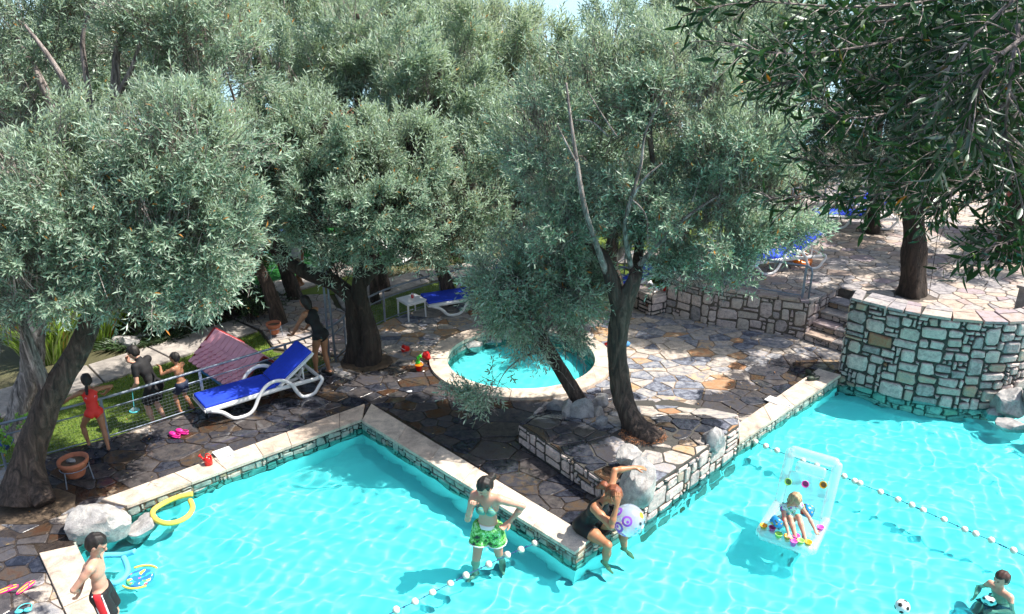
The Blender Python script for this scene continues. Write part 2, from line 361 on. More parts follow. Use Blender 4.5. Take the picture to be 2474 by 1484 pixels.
def clear_mat(name, col, alpha):
    m, nt, b = mat_new(name); nt.nodes.remove(b); o = nt.nodes['Material Output']
    t = nt.nodes.new('ShaderNodeBsdfTransparent'); t.inputs[0].default_value = (0.93, 0.99, 1, 1)
    g = nt.nodes.new('ShaderNodeBsdfGlossy'); g.inputs['Roughness'].default_value = 0.12; g.inputs[0].default_value = (1, 1, 1, 1)
    d = nt.nodes.new('ShaderNodeBsdfTranslucent'); d.inputs[0].default_value = (*col, 1)
    d2 = nt.nodes.new('ShaderNodeBsdfDiffuse'); d2.inputs[0].default_value = (*col, 1)
    a1 = nt.nodes.new('ShaderNodeMixShader'); nt.links.new(d.outputs[0], a1.inputs[1]); nt.links.new(d2.outputs[0], a1.inputs[2])
    f = nt.nodes.new('ShaderNodeLayerWeight'); f.inputs[0].default_value = 0.35
    m1 = nt.nodes.new('ShaderNodeMixShader'); m1.inputs[0].default_value = alpha; nt.links.new(t.outputs[0], m1.inputs[1]); nt.links.new(a1.outputs[0], m1.inputs[2])
    m2 = nt.nodes.new('ShaderNodeMixShader'); nt.links.new(mth(nt, 'MULTIPLY', f.outputs['Facing'], 0.7), m2.inputs[0]); nt.links.new(m1.outputs[0], m2.inputs[1]); nt.links.new(g.outputs[0], m2.inputs[2])
    nt.links.new(m2.outputs[0], o.inputs[0]); return m
M['clear'] = clear_mat('clear vinyl', (0.85, 0.97, 0.98), 0.42)
M['clearball'] = clear_mat('clear ball vinyl', (0.8, 0.8, 0.95), 0.55)

def leaf_mat(name, top, under, old=0.02, transl=0.28, gc=1.0):
    m, nt, b = mat_new(name); nt.nodes.remove(b); out = nt.nodes['Material Output']
    g = nt.nodes.new('ShaderNodeNewGeometry')
    a = nt.nodes.new('ShaderNodeAttribute'); a.attribute_name = 'rv'
    rd = a.outputs['Fac']
    ct = ramp(nt, [(0.0, tuple(c * 0.55 for c in top)), (0.5, top), (1 - old - 0.001, tuple(min(1, c * 1.5) for c in top)), (1 - old, (0.5, 0.2, 0.03))], 'LINEAR'); nt.links.new(rd, ct.inputs[0])
    cu = ramp(nt, [(0.0, tuple(c * 0.75 for c in under)), (1 - old - 0.001, tuple(min(1, c * 1.2) for c in under)), (1 - old, (0.5, 0.22, 0.05))]); nt.links.new(rd, cu.inputs[0])
    col = mixc(nt, g.outputs['Backfacing'], ct.outputs[0], cu.outputs[0])
    d = nt.nodes.new('ShaderNodeBsdfDiffuse'); nt.links.new(col, d.inputs[0])
    t = nt.nodes.new('ShaderNodeBsdfTranslucent'); nt.links.new(mixc(nt, 1.0, col, (1.15, 1.25, 0.75), 'MULTIPLY'), t.inputs[0])
    gl = nt.nodes.new('ShaderNodeBsdfGlossy'); gl.inputs['Roughness'].default_value = 0.42; gl.inputs[0].default_value = (0.75 * gc, 0.82 * gc, 0.78 * gc, 1)
    s1 = nt.nodes.new('ShaderNodeMixShader'); s1.inputs[0].default_value = transl; nt.links.new(d.outputs[0], s1.inputs[1]); nt.links.new(t.outputs[0], s1.inputs[2])
    s2 = nt.nodes.new('ShaderNodeMixShader'); nt.links.new(s1.outputs[0], s2.inputs[1]); nt.links.new(gl.outputs[0], s2.inputs[2])
    fr = nt.nodes.new('ShaderNodeFresnel'); fr.inputs[0].default_value = 1.5; nt.links.new(mth(nt, 'MULTIPLY', fr.outputs[0], mth(nt, 'SUBTRACT', 1.0, mth(nt, 'MULTIPLY', g.outputs['Backfacing'], 0.6))), s2.inputs[0])
    nt.links.new(s2.outputs[0], out.inputs[0]); return m
M['leaf'] = leaf_mat('olive leaf', (0.23, 0.32, 0.24), (0.64, 0.75, 0.64), 0.018, 0.27)
M['leaf_dark'] = leaf_mat('shade-tinted olive leaf', (0.045, 0.085, 0.05), (0.16, 0.23, 0.18), 0.008, 0.25)  # darkened copy of the olive leaf, the crowns' shade put into its colour
M['leaf_yel'] = leaf_mat('yellowish olive leaf', (0.25, 0.32, 0.23), (0.62, 0.7, 0.6), 0.006, 0.35)  # slightly yellower, more translucent variant of the olive leaf
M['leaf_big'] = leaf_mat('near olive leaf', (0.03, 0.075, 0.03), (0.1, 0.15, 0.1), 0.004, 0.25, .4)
M['reed'] = leaf_mat('reed leaf', (0.22, 0.34, 0.05), (0.3, 0.4, 0.1), 0.06, 0.4)
M['shrub'] = leaf_mat('dark shrub leaf', (0.035, 0.075, 0.02), (0.06, 0.11, 0.035), 0.004, 0.25)
M['grassb'] = leaf_mat('grass blade', (0.14, 0.24, 0.025), (0.14, 0.24, 0.03), 0.02, 0.3)
M['turf'] = leaf_mat('artificial turf blade', (0.012, 0.16, 0.02), (0.012, 0.14, 0.02), 0.0001, 0.1)
M['olive'] = simple('green olive', (0.13, 0.24, 0.03), 0.3, var=0.2)
def bark_mat(name, col):
    m, nt, b = mat_new(name); tc = nt.nodes.new('ShaderNodeTexCoord')
    mp = nt.nodes.new('ShaderNodeMapping'); mp.inputs['Scale'].default_value = (11, 11, 2.2); nt.links.new(tc.outputs['Object'], mp.inputs[0])
    n = noise(nt, 1, 7, 0.7, mp.outputs[0], 1.2); n2 = noise(nt, 3, 3, 0.5, tc.outputs['Object'])
    r = ramp(nt, [(0.36, tuple(c * 0.15 for c in col)), (0.5, tuple(c * 0.85 for c in col)), (0.68, tuple(min(1, c * 2.4) for c in col))]); nt.links.new(n.outputs[0], r.inputs[0])
    c = mixc(nt, mth(nt, 'MULTIPLY', n2.outputs[0], 0.5), r.outputs[0], (0.06, 0.052, 0.045))
    nt.links.new(c, b.inputs['Base Color']); b.inputs['Roughness'].default_value = 0.9
    nt.links.new(bump(nt, n.outputs[0], 1.0, 0.05), b.inputs['Normal']); return m
M['bark_black'] = bark_mat('dark olive bark', (0.035, 0.024, 0.018)); M['bark'] = bark_mat('olive bark', (0.085, 0.06, 0.047)); M['bark_grey'] = bark_mat('pale olive bark', (0.34, 0.29, 0.27))  # the dark bark carries the shade on the terrace trunks in its colour

def grass_mat(name, c1, c2):
    m, nt, b = mat_new(name); pos = geo_pos(nt); n = noise(nt, 1.3, 6, 0.6, pos); n2 = noise(nt, 45, 3, 0.7, pos)
    r = ramp(nt, [(0.3, c1), (0.7, c2)]); nt.links.new(mth(nt, 'ADD', mth(nt, 'MULTIPLY', n.outputs[0], 0.6), mth(nt, 'MULTIPLY', n2.outputs[0], 0.4)), r.inputs[0])
    nt.links.new(r.outputs[0], b.inputs['Base Color']); b.inputs['Roughness'].default_value = 0.9
    nt.links.new(bump(nt, n2.outputs[0], 0.8, 0.03), b.inputs['Normal']); return m
M['lawn'] = grass_mat('lawn', (0.07, 0.12, 0.012), (0.17, 0.24, 0.03)); M['ground'] = grass_mat('dry ground', (0.07, 0.06, 0.035), (0.12, 0.12, 0.05)); M['turfbase'] = grass_mat('artificial turf', (0.008, 0.12, 0.015), (0.014, 0.17, 0.025))

m, nt, b = mat_new('pool water'); nt.nodes.remove(b)
g = nt.nodes.new('ShaderNodeBsdfGlass'); g.inputs['Color'].default_value = (0.46, 0.965, 0.98, 1); g.inputs['Roughness'].default_value = 0; g.inputs['IOR'].default_value = 1.33
nt.links.new(g.outputs[0], nt.nodes['Material Output'].inputs[0]); M['water'] = m
M['poolfloor'] = simple('painted pool floor', (0.56, 0.9, 0.91), 0.7, var=0.03, scale=1.2)
m, nt, b = mat_new('sea water'); b.inputs['Base Color'].default_value = (0.3, 0.5, 0.58, 1); b.inputs['Roughness'].default_value = 0.25
n = noise(nt, 0.5, 4, 0.6, geo_pos(nt)); nt.links.new(bump(nt, n.outputs[0], 0.6, 0.4), b.inputs['Normal']); M['sea'] = m

# ------------------------------------------------------------------ polygon tools and crazy paving
def clip_half(poly, p, n):
    """keep the side where (q - p) . n <= 0"""
    out = []; k = len(poly)
    for i in range(k):
        a = poly[i]; b2 = poly[(i + 1) % k]
        da = (a[0] - p[0]) * n[0] + (a[1] - p[1]) * n[1]; db = (b2[0] - p[0]) * n[0] + (b2[1] - p[1]) * n[1]
        if da <= 0: out.append(a)
        if (da < 0 < db) or (db < 0 < da):
            t = da / (da - db); out.append((a[0] + (b2[0] - a[0]) * t, a[1] + (b2[1] - a[1]) * t))
    return out
def inside(pt, poly):
    x, y = pt; c = False; j = len(poly) - 1
    for i in range(len(poly)):
        xi, yi = poly[i]; xj, yj = poly[j]
        if (yi > y) != (yj > y) and x < (xj - xi) * (y - yi) / (yj - yi) + xi: c = not c
        j = i
    return c
def area(poly): return 0.5 * sum(poly[i][0] * poly[(i + 1) % len(poly)][1] - poly[(i + 1) % len(poly)][0] * poly[i][1] for i in range(len(poly)))
def seg_hits(a, b, poly):
    for i in range(len(poly)):
        c = poly[i]; d = poly[(i + 1) % len(poly)]
        o = lambda p, q, r: (q[0] - p[0]) * (r[1] - p[1]) - (q[1] - p[1]) * (r[0] - p[0])
        if o(a, b, c) * o(a, b, d) < 0 and o(c, d, a) * o(c, d, b) < 0: return True
    return inside(a, poly)
def fit(cell, site, region, holes):
    ok = inside(site, region) and not any(inside(site, h) for h in holes)
    if not ok:
        c = [p for p in cell if inside(p, region) and not any(inside(p, h) for h in holes)]
        if not c: return None
        site = (sum(p[0] for p in c) / len(c), sum(p[1] for p in c) / len(c))
        if not inside(site, region) or any(inside(site, h) for h in holes): return None
    for P in [region] + holes:
        for i in range(len(P)):
            a = P[i]; b2 = P[(i + 1) % len(P)]
            if seg_hits(a, b2, cell):
                n = (b2[1] - a[1], a[0] - b2[0]); L = math.hypot(*n)
                if L < 1e-6: continue
                n = (n[0] / L, n[1] / L)
                if (site[0] - a[0]) * n[0] + (site[1] - a[1]) * n[1] > 0: n = (-n[0], -n[1])
                cell = clip_half(cell, a, n)
                if len(cell) < 3: return None
    return cell
def crazy(region, holes, sizef, seed, aniso=1.0):
    """irregular flagstones: (polygon, site)"""
    rg = random.Random(seed)
    xs = [p[0] for p in region]; ys = [p[1] for p in region]
    x0, x1, y0, y1 = min(xs) - .3, max(xs) + .3, min(ys) - .3, max(ys) + .3
    sites = []; G = {}; gs = 0.8
    for _ in range(int((x1 - x0) * (y1 - y0) * 60)):
        x, y = rg.uniform(x0, x1), rg.uniform(y0, y1)
        s = sizef(x, y) * rg.choice((0.3, 0.42, 0.55, 0.75, 1.0, 1.35))
        k = (int(x // gs), int(y // gs)); bad = False
        for i in (-1, 0, 1):
            for j in (-1, 0, 1):
                for (a, b2, t) in G.get((k[0] + i, k[1] + j), ()):
                    if math.hypot(a - x, (b2 - y) * aniso) < (s + t) * .42: bad = True; break
                if bad: break
            if bad: break
        if not bad: G.setdefault(k, []).append((x, y, s)); sites.append((x, y, s))
    wts = np.array([(t[2] * .46) ** 2 for t in sites]); arr = np.array([t[:2] for t in sites]); out = []
    for i, (x, y, _s) in enumerate(sites):
        if not (inside((x, y), region)) and min(abs(x - region[j][0]) + abs(y - region[j][1]) for j in range(len(region))) > 60: continue
        d = (arr[:, 0] - x) ** 2 + ((arr[:, 1] - y) * aniso) ** 2; idx = np.argsort(d)[1:22]
        cell = [(x - .9, y - .9), (x + .9, y - .9), (x + .9, y + .9), (x - .9, y + .9)]
        for j in idx:
            q = arr[j]; n = (q[0] - x, (q[1] - y) * aniso * aniso); k = .5 + (wts[i] - wts[j]) / (2 * max(1e-6, d[j])); cell = clip_half(cell, (x + (q[0] - x) * k, y + (q[1] - y) * k), n)
            if len(cell) < 3: break
        if len(cell) < 3: continue
        c = fit(cell, (x, y), region, holes)
        if c and abs(area(c)) > 0.006: out.append(c if area(c) > 0 else c[::-1])
    return out
def stone_shape(poly, gap, rg, wob=0.02):
    """inset for the joint, cut corners and wobble"""
    cx = sum(p[0] for p in poly) / len(poly); cy = sum(p[1] for p in poly) / len(poly)
    n = len(poly); q = list(poly)
    for i in range(n):
        a = poly[i]; b2 = poly[(i + 1) % n]; nn = (b2[1] - a[1], a[0] - b2[0]); L = math.hypot(*nn)
        if L < 1e-5: continue
        nn = (nn[0] / L, nn[1] / L); g = gap * rg.uniform(0.6, 1.5)
        q = clip_half(q, (a[0] - nn[0] * g, a[1] - nn[1] * g), nn)
        if len(q) < 3: return None
    if abs(area(q)) < 0.003: return None
    out = []; m = len(q)
    for i in range(m):
        a = q[i - 1]; b2 = q[i]; c = q[(i + 1) % m]
        la = math.hypot(a[0] - b2[0], a[1] - b2[1]); lc = math.hypot(c[0] - b2[0], c[1] - b2[1])
        if min(la, lc) < 0.015: out.append(b2); continue
        t = min(0.3, 0.018 / la * rg.uniform(.4, 1.8)); u = min(0.3, 0.018 / lc * rg.uniform(.4, 1.8))
        out.append((b2[0] + (a[0] - b2[0]) * t, b2[1] + (a[1] - b2[1]) * t)); out.append((b2[0] + (c[0] - b2[0]) * u, b2[1] + (c[1] - b2[1]) * u))
    # wobble the long sides
    res = []
    for i in range(len(out)):
        a = out[i]; b2 = out[(i + 1) % len(out)]; res.append(a); L = math.hypot(b2[0] - a[0], b2[1] - a[1])
        if L > 0.12:
            k = 0.5 + rg.uniform(-.15, .15); w = -abs(rg.gauss(0, wob)) * min(1, L) + 0.002
            nn = ((b2[1] - a[1]) / L, (a[0] - b2[0]) / L)
            res.append((a[0] + (b2[0] - a[0]) * k + nn[0] * w, a[1] + (b2[1] - a[1]) * k + nn[1] * w))
    return res
def lay_paving(parent, cells, z, mat, name, seed, gap=0.012, thick=0.03, cap=300, zf=None, key=None, dz=0.005):
    rg = random.Random(seed); items = []
    for c in cells:
        q = stone_shape(c, gap, rg)
        if q is None: continue
        cx = sum(p[0] for p in q) / len(q); cy = sum(p[1] for p in q) / len(q)
        dist = math.sqrt(cx * cx + cy * cy + 36)
        items.append((abs(area(q)) / dist ** 3 * (1 if in_view(cx, cy, z) else 0.001), q, rg.random(), rg.uniform(-dz, dz), cx, cy))
    items.sort(key=lambda t: -t[0]); rest = MB()
    for i, (_, q, rv, h, cx, cy) in enumerate(items):
        top = (z + h) if zf is None else (lambda x, y, h=h: zf(x, y) + h)
        bot = (z - thick) if zf is None else min(zf(p[0], p[1]) for p in q) - thick
        if i < cap:
            mb = MB(); mb.cur = rv; loc = [(p[0] - cx, p[1] - cy) for p in q]
            t2 = top if zf is None else (lambda x, y, top=top, cx=cx, cy=cy: top(x + cx, y + cy))
            mb.prism(loc, bot, t2, 0.006); o = mb.build(name, mat, parent); o.location = Vector((cx, cy, 0)) - Vector(parent.location)
        else:
            rest.cur = rv; rest.prism(q, bot, top, 0.006)
    if rest.v: o = rest.build(name + '_field', mat, parent, wc=True); o['kind'] = 'stuff'
def in_view(x, y, z):
    dz = z - CAMH; dep = y * math.cos(PITCH) - dz * math.sin(PITCH); up = y * math.sin(PITCH) + dz * math.cos(PITCH)
    if dep < 0.3: return False
    return abs(FPX * x / dep) < 1260 and -780 < -FPX * up / dep < 780

# ------------------------------------------------------------------ rubble walls
def rubble(W, H, unit, seed, big=0.3):
    """greedy packing of squared stones on a grid; returns rectangles (u0, v0, u1, v1) in metres"""
    rg = random.Random(seed); nu = max(2, int(round(W / unit))); nv = max(1, int(round(H / unit)))
    occ = [[False] * nu for _ in range(nv)]; out = []
    opts = [(4, 3), (3, 2), (2, 2), (4, 2), (3, 3), (2, 1), (3, 1), (5, 3), (1, 2), (2, 3), (1, 1), (3, 4), (5, 4), (5, 2), (4, 1)]
    wts = [5, 5, 3, 5, 4, 3.5, 3, 2.5, 2, 2.5, 1.6, 2, 1.2, 3, 2]
    for v in range(nv):
        for u in range(nu):
            if occ[v][u]: continue
            for _ in range(14):
                w, h = rg.choices(opts, wts)[0]
                if u + w <= nu and v + h <= nv and not any(occ[v + j][u + i] for j in range(h) for i in range(w)): break
            else: w = h = 1
            for j in range(h):
                for i in range(w): occ[v + j][u + i] = True
            out.append((u * W / nu, v * H / nv, (u + w) * W / nu, (v + h) * H / nv))
    return out
def wall_stones(parent, path, z0, z1, unit, seed, mat, name='stone', gap=0.017, proud=0.022, depth=0.04, lim=300, ztop=None):
    """stones on the right-hand side of the plan polyline `path` (list of (x, y))"""
    rg = random.Random(seed + 5)
    L = [0]
    for a, b2 in zip(path, path[1:]): L.append(L[-1] + math.hypot(b2[0] - a[0], b2[1] - a[1]))
    def pt(u):
        u = max(0, min(L[-1] - 1e-6, u))
        for i in range(len(path) - 1):
            if u <= L[i + 1]: break
        t = (u - L[i]) / (L[i + 1] - L[i]); a, b2 = path[i], path[i + 1]
        d = ((b2[0] - a[0]) / (L[i + 1] - L[i]), (b2[1] - a[1]) / (L[i + 1] - L[i]))
        # smooth the normal over corners of gentle curves
        return (a[0] + (b2[0] - a[0]) * t, a[1] + (b2[1] - a[1]) * t), (d[1], -d[0])
    n = 0
    for (u0, v0, u1, v1) in rubble(L[-1], z1 - z0, unit, seed):
        g = gap * rg.uniform(.7, 1.3); w = u1 - u0 - 2 * g; h = v1 - v0 - 2 * g
        if w < 0.02 or h < 0.015: continue
        cu, cv = (u0 + u1) / 2, (v0 + v1) / 2 + z0
        if ztop is not None and cv + h / 2 > ztop(cu / L[-1]): continue
        k = 8; c = min(w, h) * rg.uniform(.12, .24); hw, hh = w / 2, h / 2
        o = [(-hw + c * rg.uniform(.5, 1.3), -hh), (hw - c * rg.uniform(.5, 1.3), -hh), (hw, -hh + c * rg.uniform(.5, 1.3)), (hw, hh - c * rg.uniform(.5, 1.3)),
             (hw - c * rg.uniform(.5, 1.3), hh), (-hw + c * rg.uniform(.5, 1.3), hh), (-hw, hh - c * rg.uniform(.5, 1.3)), (-hw, -hh + c * rg.uniform(.5, 1.3))]
        o = [(x + rg.gauss(0, .008), y + rg.gauss(0, .008)) for x, y in o]
        p = proud * rg.uniform(.5, 1.5); rings = [(1.0, -depth), (1.0, p * .35), (.93, p * .8), (.7, p * 1.1 + rg.uniform(-.002, .006))]
        P0, _ = pt(cu); mb = MB(); mb.cur = rg.random() * (0.86 if rg.random() < .85 else 1.0); vs = []
        for (s, q) in rings:
            for (x, y) in o:
                (px, py), nn = pt(cu + x * s)
                qq = q + rg.gauss(0, .0025) if q > 0 else q
                vs.append((px + nn[0] * qq - P0[0], py + nn[1] * qq - P0[1], y * s))
        fs = []
        for i in range(3):
            for j in range(8):
                j2 = (j + 1) % 8; fs.append((i * 8 + j, i * 8 + j2, i * 8 + 8 + j2, i * 8 + 8 + j))
        fs.append(tuple(range(24, 32))); mb.add(vs, fs)
        ob = mb.build(name, mat, parent, smooth=False); ob.location = Vector((P0[0], P0[1], cv)) - Vector(parent.location); n += 1
        if 'basin' in mat.name or 'pool wall' in mat.name: ob.cycles.is_caustics_receiver = True
    return n

# ------------------------------------------------------------------ rocks
def rock(loc, size, seed, label, cat='boulder', group=None, mat=None, rz=0.0, sub=4, name='boulder', tilt=0.0):
    import bmesh
    rg = random.Random(seed); bm = bmesh.new(); bmesh.ops.create_icosphere(bm, subdivisions=sub, radius=1.0)
    planes = []
    for _ in range(12):
        n = Vector((rg.gauss(0, 1), rg.gauss(0, 1), rg.gauss(0, 1))).normalized(); planes.append((n, rg.uniform(.5, .82)))
    from mathutils import noise as mn
    off = Vector((rg.uniform(0, 50), rg.uniform(0, 50), 0))
    for v in bm.verts:
        p = v.co.copy()
        for n, d in planes:
            k = p.dot(n) - d
            if k > 0: p -= n * k * 0.97
        p += v.co * (mn.noise(p * 2.3 + off) * 0.07 + mn.noise(p * 7 + off) * 0.035 + abs(mn.noise(p * 5 + off)) * -.05 + mn.noise(p * 17 + off) * .015)
        v.co = Vector((p.x * size[0], p.y * size[1], p.z * size[2]))
    me = bpy.data.meshes.new(name); bm.to_mesh(me); bm.free()
    me.polygons.foreach_set('use_smooth', [True] * len(me.polygons)); me.set_sharp_from_angle(angle=R(24))
    a = me.attributes.new('rv', 'FLOAT', 'FACE'); a.data.foreach_set('value', [rg.uniform(.2, .8)] * len(me.polygons))
    o = link_mesh(name, me, mat or M['rock']); o.location = loc; o.rotation_euler = (tilt, 0, rz)
    o.cycles.is_caustics_receiver = True
    return tag(o, label, cat, group)

# ------------------------------------------------------------------ foliage
LEAVES = [0]
def leaf_arrays(P, D, N, Ln, Wd, rv, fold=0.25):
    """diamond leaves folded on the midrib: two triangles each. P base, D direction, N face normal"""
    S = np.cross(D, N); S /= (np.linalg.norm(S, axis=1, keepdims=True) + 1e-9); N = np.cross(S, D)
    n = len(P); L = Ln[:, None]; W = Wd[:, None]
    V = np.empty((n, 4, 3), dtype=np.float32)
    mid = P + D * L * 0.5
    V[:, 0] = P; V[:, 1] = mid + S * W * .5 + N * W * fold; V[:, 2] = P + D * L - N * L * 0.06; V[:, 3] = mid - S * W * .5 + N * W * fold
    b = (np.arange(n) * 4)[:, None]
    Fc = np.concatenate([b + np.array([[0, 1, 2]]), b + np.array([[0, 2, 3]])], axis=1).reshape(-1, 3)
    LEAVES[0] += n
    return V.reshape(-1, 3), Fc, np.repeat(rv, 2)
def unit(a): return a / (np.linalg.norm(a, axis=-1, keepdims=True) + 1e-9)
def twigs(lobes, n, up=0.45, droop=0.0, tl=(0.22, 0.42), nl=13, leaf=(0.05, 0.075), wr=0.25, shell=0.55, seed=1, clump=True):
    """leafy shoots spread through ellipsoid lobes (cx, cy, cz, rx, ry, rz); returns V, F, rv and stem arrays"""
    r = np.random.default_rng(seed); lb = np.array([l[:6] for l in lobes], dtype=float)
    vol = (lb[:, 3] * lb[:, 4] * lb[:, 5]) ** (2 / 3) * np.array([l[6] if len(l) > 6 else 1.0 for l in lobes]); pick = r.choice(len(lb), n, p=vol / vol.sum())
    if clump:   # shoots gather on boughs: bough centres on the lobe, shoots around each
        nb = max(6, n // 26); bp = r.choice(len(lb), nb, p=vol / vol.sum()); bd = unit(r.normal(size=(nb, 3))); br = (shell + (1.12 - shell) * r.random(nb)) ** .7
        bc = lb[bp, :3] + bd * lb[bp, 3:6] * br[:, None]; ax = unit(bd * .7 + np.array([0, 0, up * 1.1 - droop * 1.5]) + r.normal(size=(nb, 3)) * .4)
        bl = (.12 + .55 * r.random(nb) ** 1.5); sz = .06 + .08 * r.random(nb)
        w = r.integers(0, nb, n); uu = r.random(n)
        C = bc[w] + ax[w] * (uu * bl[w])[:, None] + r.normal(size=(n, 3)) * (sz[w] * (1.15 - .6 * uu))[:, None]; out = unit((C - lb[bp[w], :3]) / lb[bp[w], 3:6]); bo = ax[w]
    else:
        dd = unit(r.normal(size=(n, 3))); rr = (shell + (1 - shell) * r.random(n)) ** .5
        C = lb[pick, :3] + dd * lb[pick, 3:6] * rr[:, None]; out = dd; bo = dd
    D = unit(out * .7 + bo * .4 + np.array([0, 0, up - droop]) + r.normal(size=(n, 3)) * .42)
    TL = r.uniform(tl[0], tl[1], n)
    side = unit(np.cross(D, unit(r.normal(size=(n, 3)))))
    base = C
    k = np.arange(nl); t = (k + .6) / nl
    bend = np.array([0, 0, -1.0]) * (0.10 + droop * .5)
    Pp = base[:, None, :] + D[:, None, :] * (TL[:, None, None] * t[None, :, None]) + bend * ((TL[:, None] * t[None, :] ** 2)[:, :, None])
    ang = k * 2.4; s2 = np.cross(D, side)
    rad = side[:, None, :] * np.cos(ang)[None, :, None] + s2[:, None, :] * np.sin(ang)[None, :, None]
    open_ = (1.0 - 0.55 * t)[None, :, None]
    LD = unit(D[:, None, :] * .75 + rad * open_ + r.normal(size=(n, nl, 3)) * .16)
    NN = unit(D[:, None, :] * 1.0 - rad * .55 + np.array([0, 0, .35]) + r.normal(size=(n, nl, 3)) * .22)
    Ln = r.uniform(leaf[0], leaf[1], (n, nl)) * (1.0 - .35 * np.abs(t - .45))[None, :]
    Wd = Ln * wr * r.uniform(.8, 1.2, (n, nl))
    tw = r.random(n)[:, None] * .5 + r.random((n, nl)) * .45; tw = np.where(r.random((n, nl)) < .008, 1.0, tw)
    return leaf_arrays(Pp.reshape(-1, 3), LD.reshape(-1, 3), NN.reshape(-1, 3), Ln.ravel(), Wd.ravel(), tw.ravel()) + (base, D, TL, bend)
def stems(base, D, TL, bend, w, seed, frac=1.0, back=0.9):
    r = np.random.default_rng(seed); n = int(len(base) * frac); base, D, TL = base[:n], D[:n], TL[:n]
    S = unit(np.cross(D, unit(r.normal(size=(n, 3))))) * w
    tip = base + D * TL[:, None] + bend * TL[:, None]; root = base - D * (TL * back)[:, None] - np.array([0, 0, 1.0]) * (TL * .35 * back)[:, None]
    V = np.stack([root - S * 1.5, root + S * 1.5, base + S, tip + S * .3, tip - S * .3, base - S], 1).reshape(-1, 3)
    b = (np.arange(n) * 6)[:, None]; Fc = np.concatenate([b + [0, 1, 2, 5], b + [5, 2, 3, 4]], 1).reshape(-1, 4)
    return V, Fc
def trunk_mesh(paths, seed, knob=0.12, seg=22, sub=12):
    """paths: list of [(x, y, z, r), ...]; gnarled tapering tubes"""
    from mathutils import noise as mn
    mb = MB(); rg = random.Random(seed)
    for path in paths:
        pts = []; n = len(path)
        for i in range(n - 1):
            p0 = path[max(i - 1, 0)]; p1 = path[i]; p2 = path[i + 1]; p3 = path[min(i + 2, n - 1)]
            for k in range(sub):
                t = k / sub; q = []
                for c in range(4):
                    a, b2, c2, d = p0[c], p1[c], p2[c], p3[c]
                    q.append(0.5 * (2 * b2 + (c2 - a) * t + (2 * a - 5 * b2 + 4 * c2 - d) * t * t + (3 * b2 - a - 3 * c2 + d) * t ** 3))
                pts.append(q)
        pts.append(list(path[-1]))
        b = len(mb.v); big = path[0][3] > .07
        mb.tube([Vector(q[:3]) for q in pts], [max(.004, q[3]) for q in pts], seg if big else 7)
        for i in range(b, len(mb.v)):
            ring = min(len(pts) - 1, (i - b) // (seg if big else 7)); c = Vector(pts[ring][:3]); v = Vector(mb.v[i]); d = v - c; rr = pts[ring][3]
            th = math.atan2(d.y, d.x)
            f = mn.noise(Vector((v.x * 4, v.y * 4, v.z * 1.6)) + Vector((seed, 0, 0))) * 1.3 + mn.noise(v * 9 + Vector((0, seed, 0))) * .6 + .45 * math.sin(th * 4 + v.z * 2.2 + seed) - 1.3 * abs(mn.noise(Vector((math.cos(th) * 2.6, math.sin(th) * 2.6, v.z * 1.3 + seed)))) - .5 * abs(mn.noise(Vector((math.cos(th) * 6, math.sin(th) * 6, v.z * 2.6 + seed))))
            mb.v[i] = tuple(c + d * (1 + knob * f * (1 if big else .5)))
    return mb
def tree(label, base, trunk, branches, lobes, n, mat=None, bark=None, seed=1, name='olive_tree', group='olive trees round the pools', knob=.12, leaf=(0.085, 0.125), nl=10, tl=(0.2, 0.36), up=.45, droop=0.0, stem=1.0, wr=.235, shell=.5, cat='olive tree'):
    n = int(n * .5)
    t = empty(name, label, cat, base, 0, group)
    if trunk: trunk_mesh(trunk, seed, knob).build('trunk', bark or M['bark'], t, smooth=True, wc=True)
    for i, bpath in enumerate(branches): trunk_mesh([bpath], seed + i + 1, knob * .6).build('branch', bark or M['bark_grey'], t, smooth=True, wc=True)
    if lobes:
        V, Fc, rv, bs, D, TL, bend = twigs(lobes, n, up, droop, tl, nl, leaf, wr, shell, seed)
        me = np_mesh('crown', V, Fc, False, rv); o = link_mesh('crown', me, mat or M['leaf'], t, True); o['kind'] = 'stuff'
        if stem > 0:
            V, Fc = stems(bs, D, TL, bend, .0036, seed, stem); me = np_mesh('twig', V, Fc); o = link_mesh('twigs', me, bark or M['bark_grey'], t, True); o['kind'] = 'stuff'
    return t
def lobe(u, v, Y, ru, rv, rd, w=1.0):
    c = at(u, v, Y=Y); dep = c.y * math.cos(PITCH) - (c.z - CAMH) * math.sin(PITCH); s = dep / FPX
    return (c.x, c.y, c.z, max(.12, ru * s - .16), max(.15, rd - .1), max(.08, rv * s - .14), w)
def pth(*a):
    """(u, v, Y, r) -> world path"""
    out = []
    for (u, v, Y, r) in a:
        p = at(u, v, Y=Y); out.append((p.x, p.y, p.z, r))
    return out

# ================================================================== SETTING
WATER = -0.16
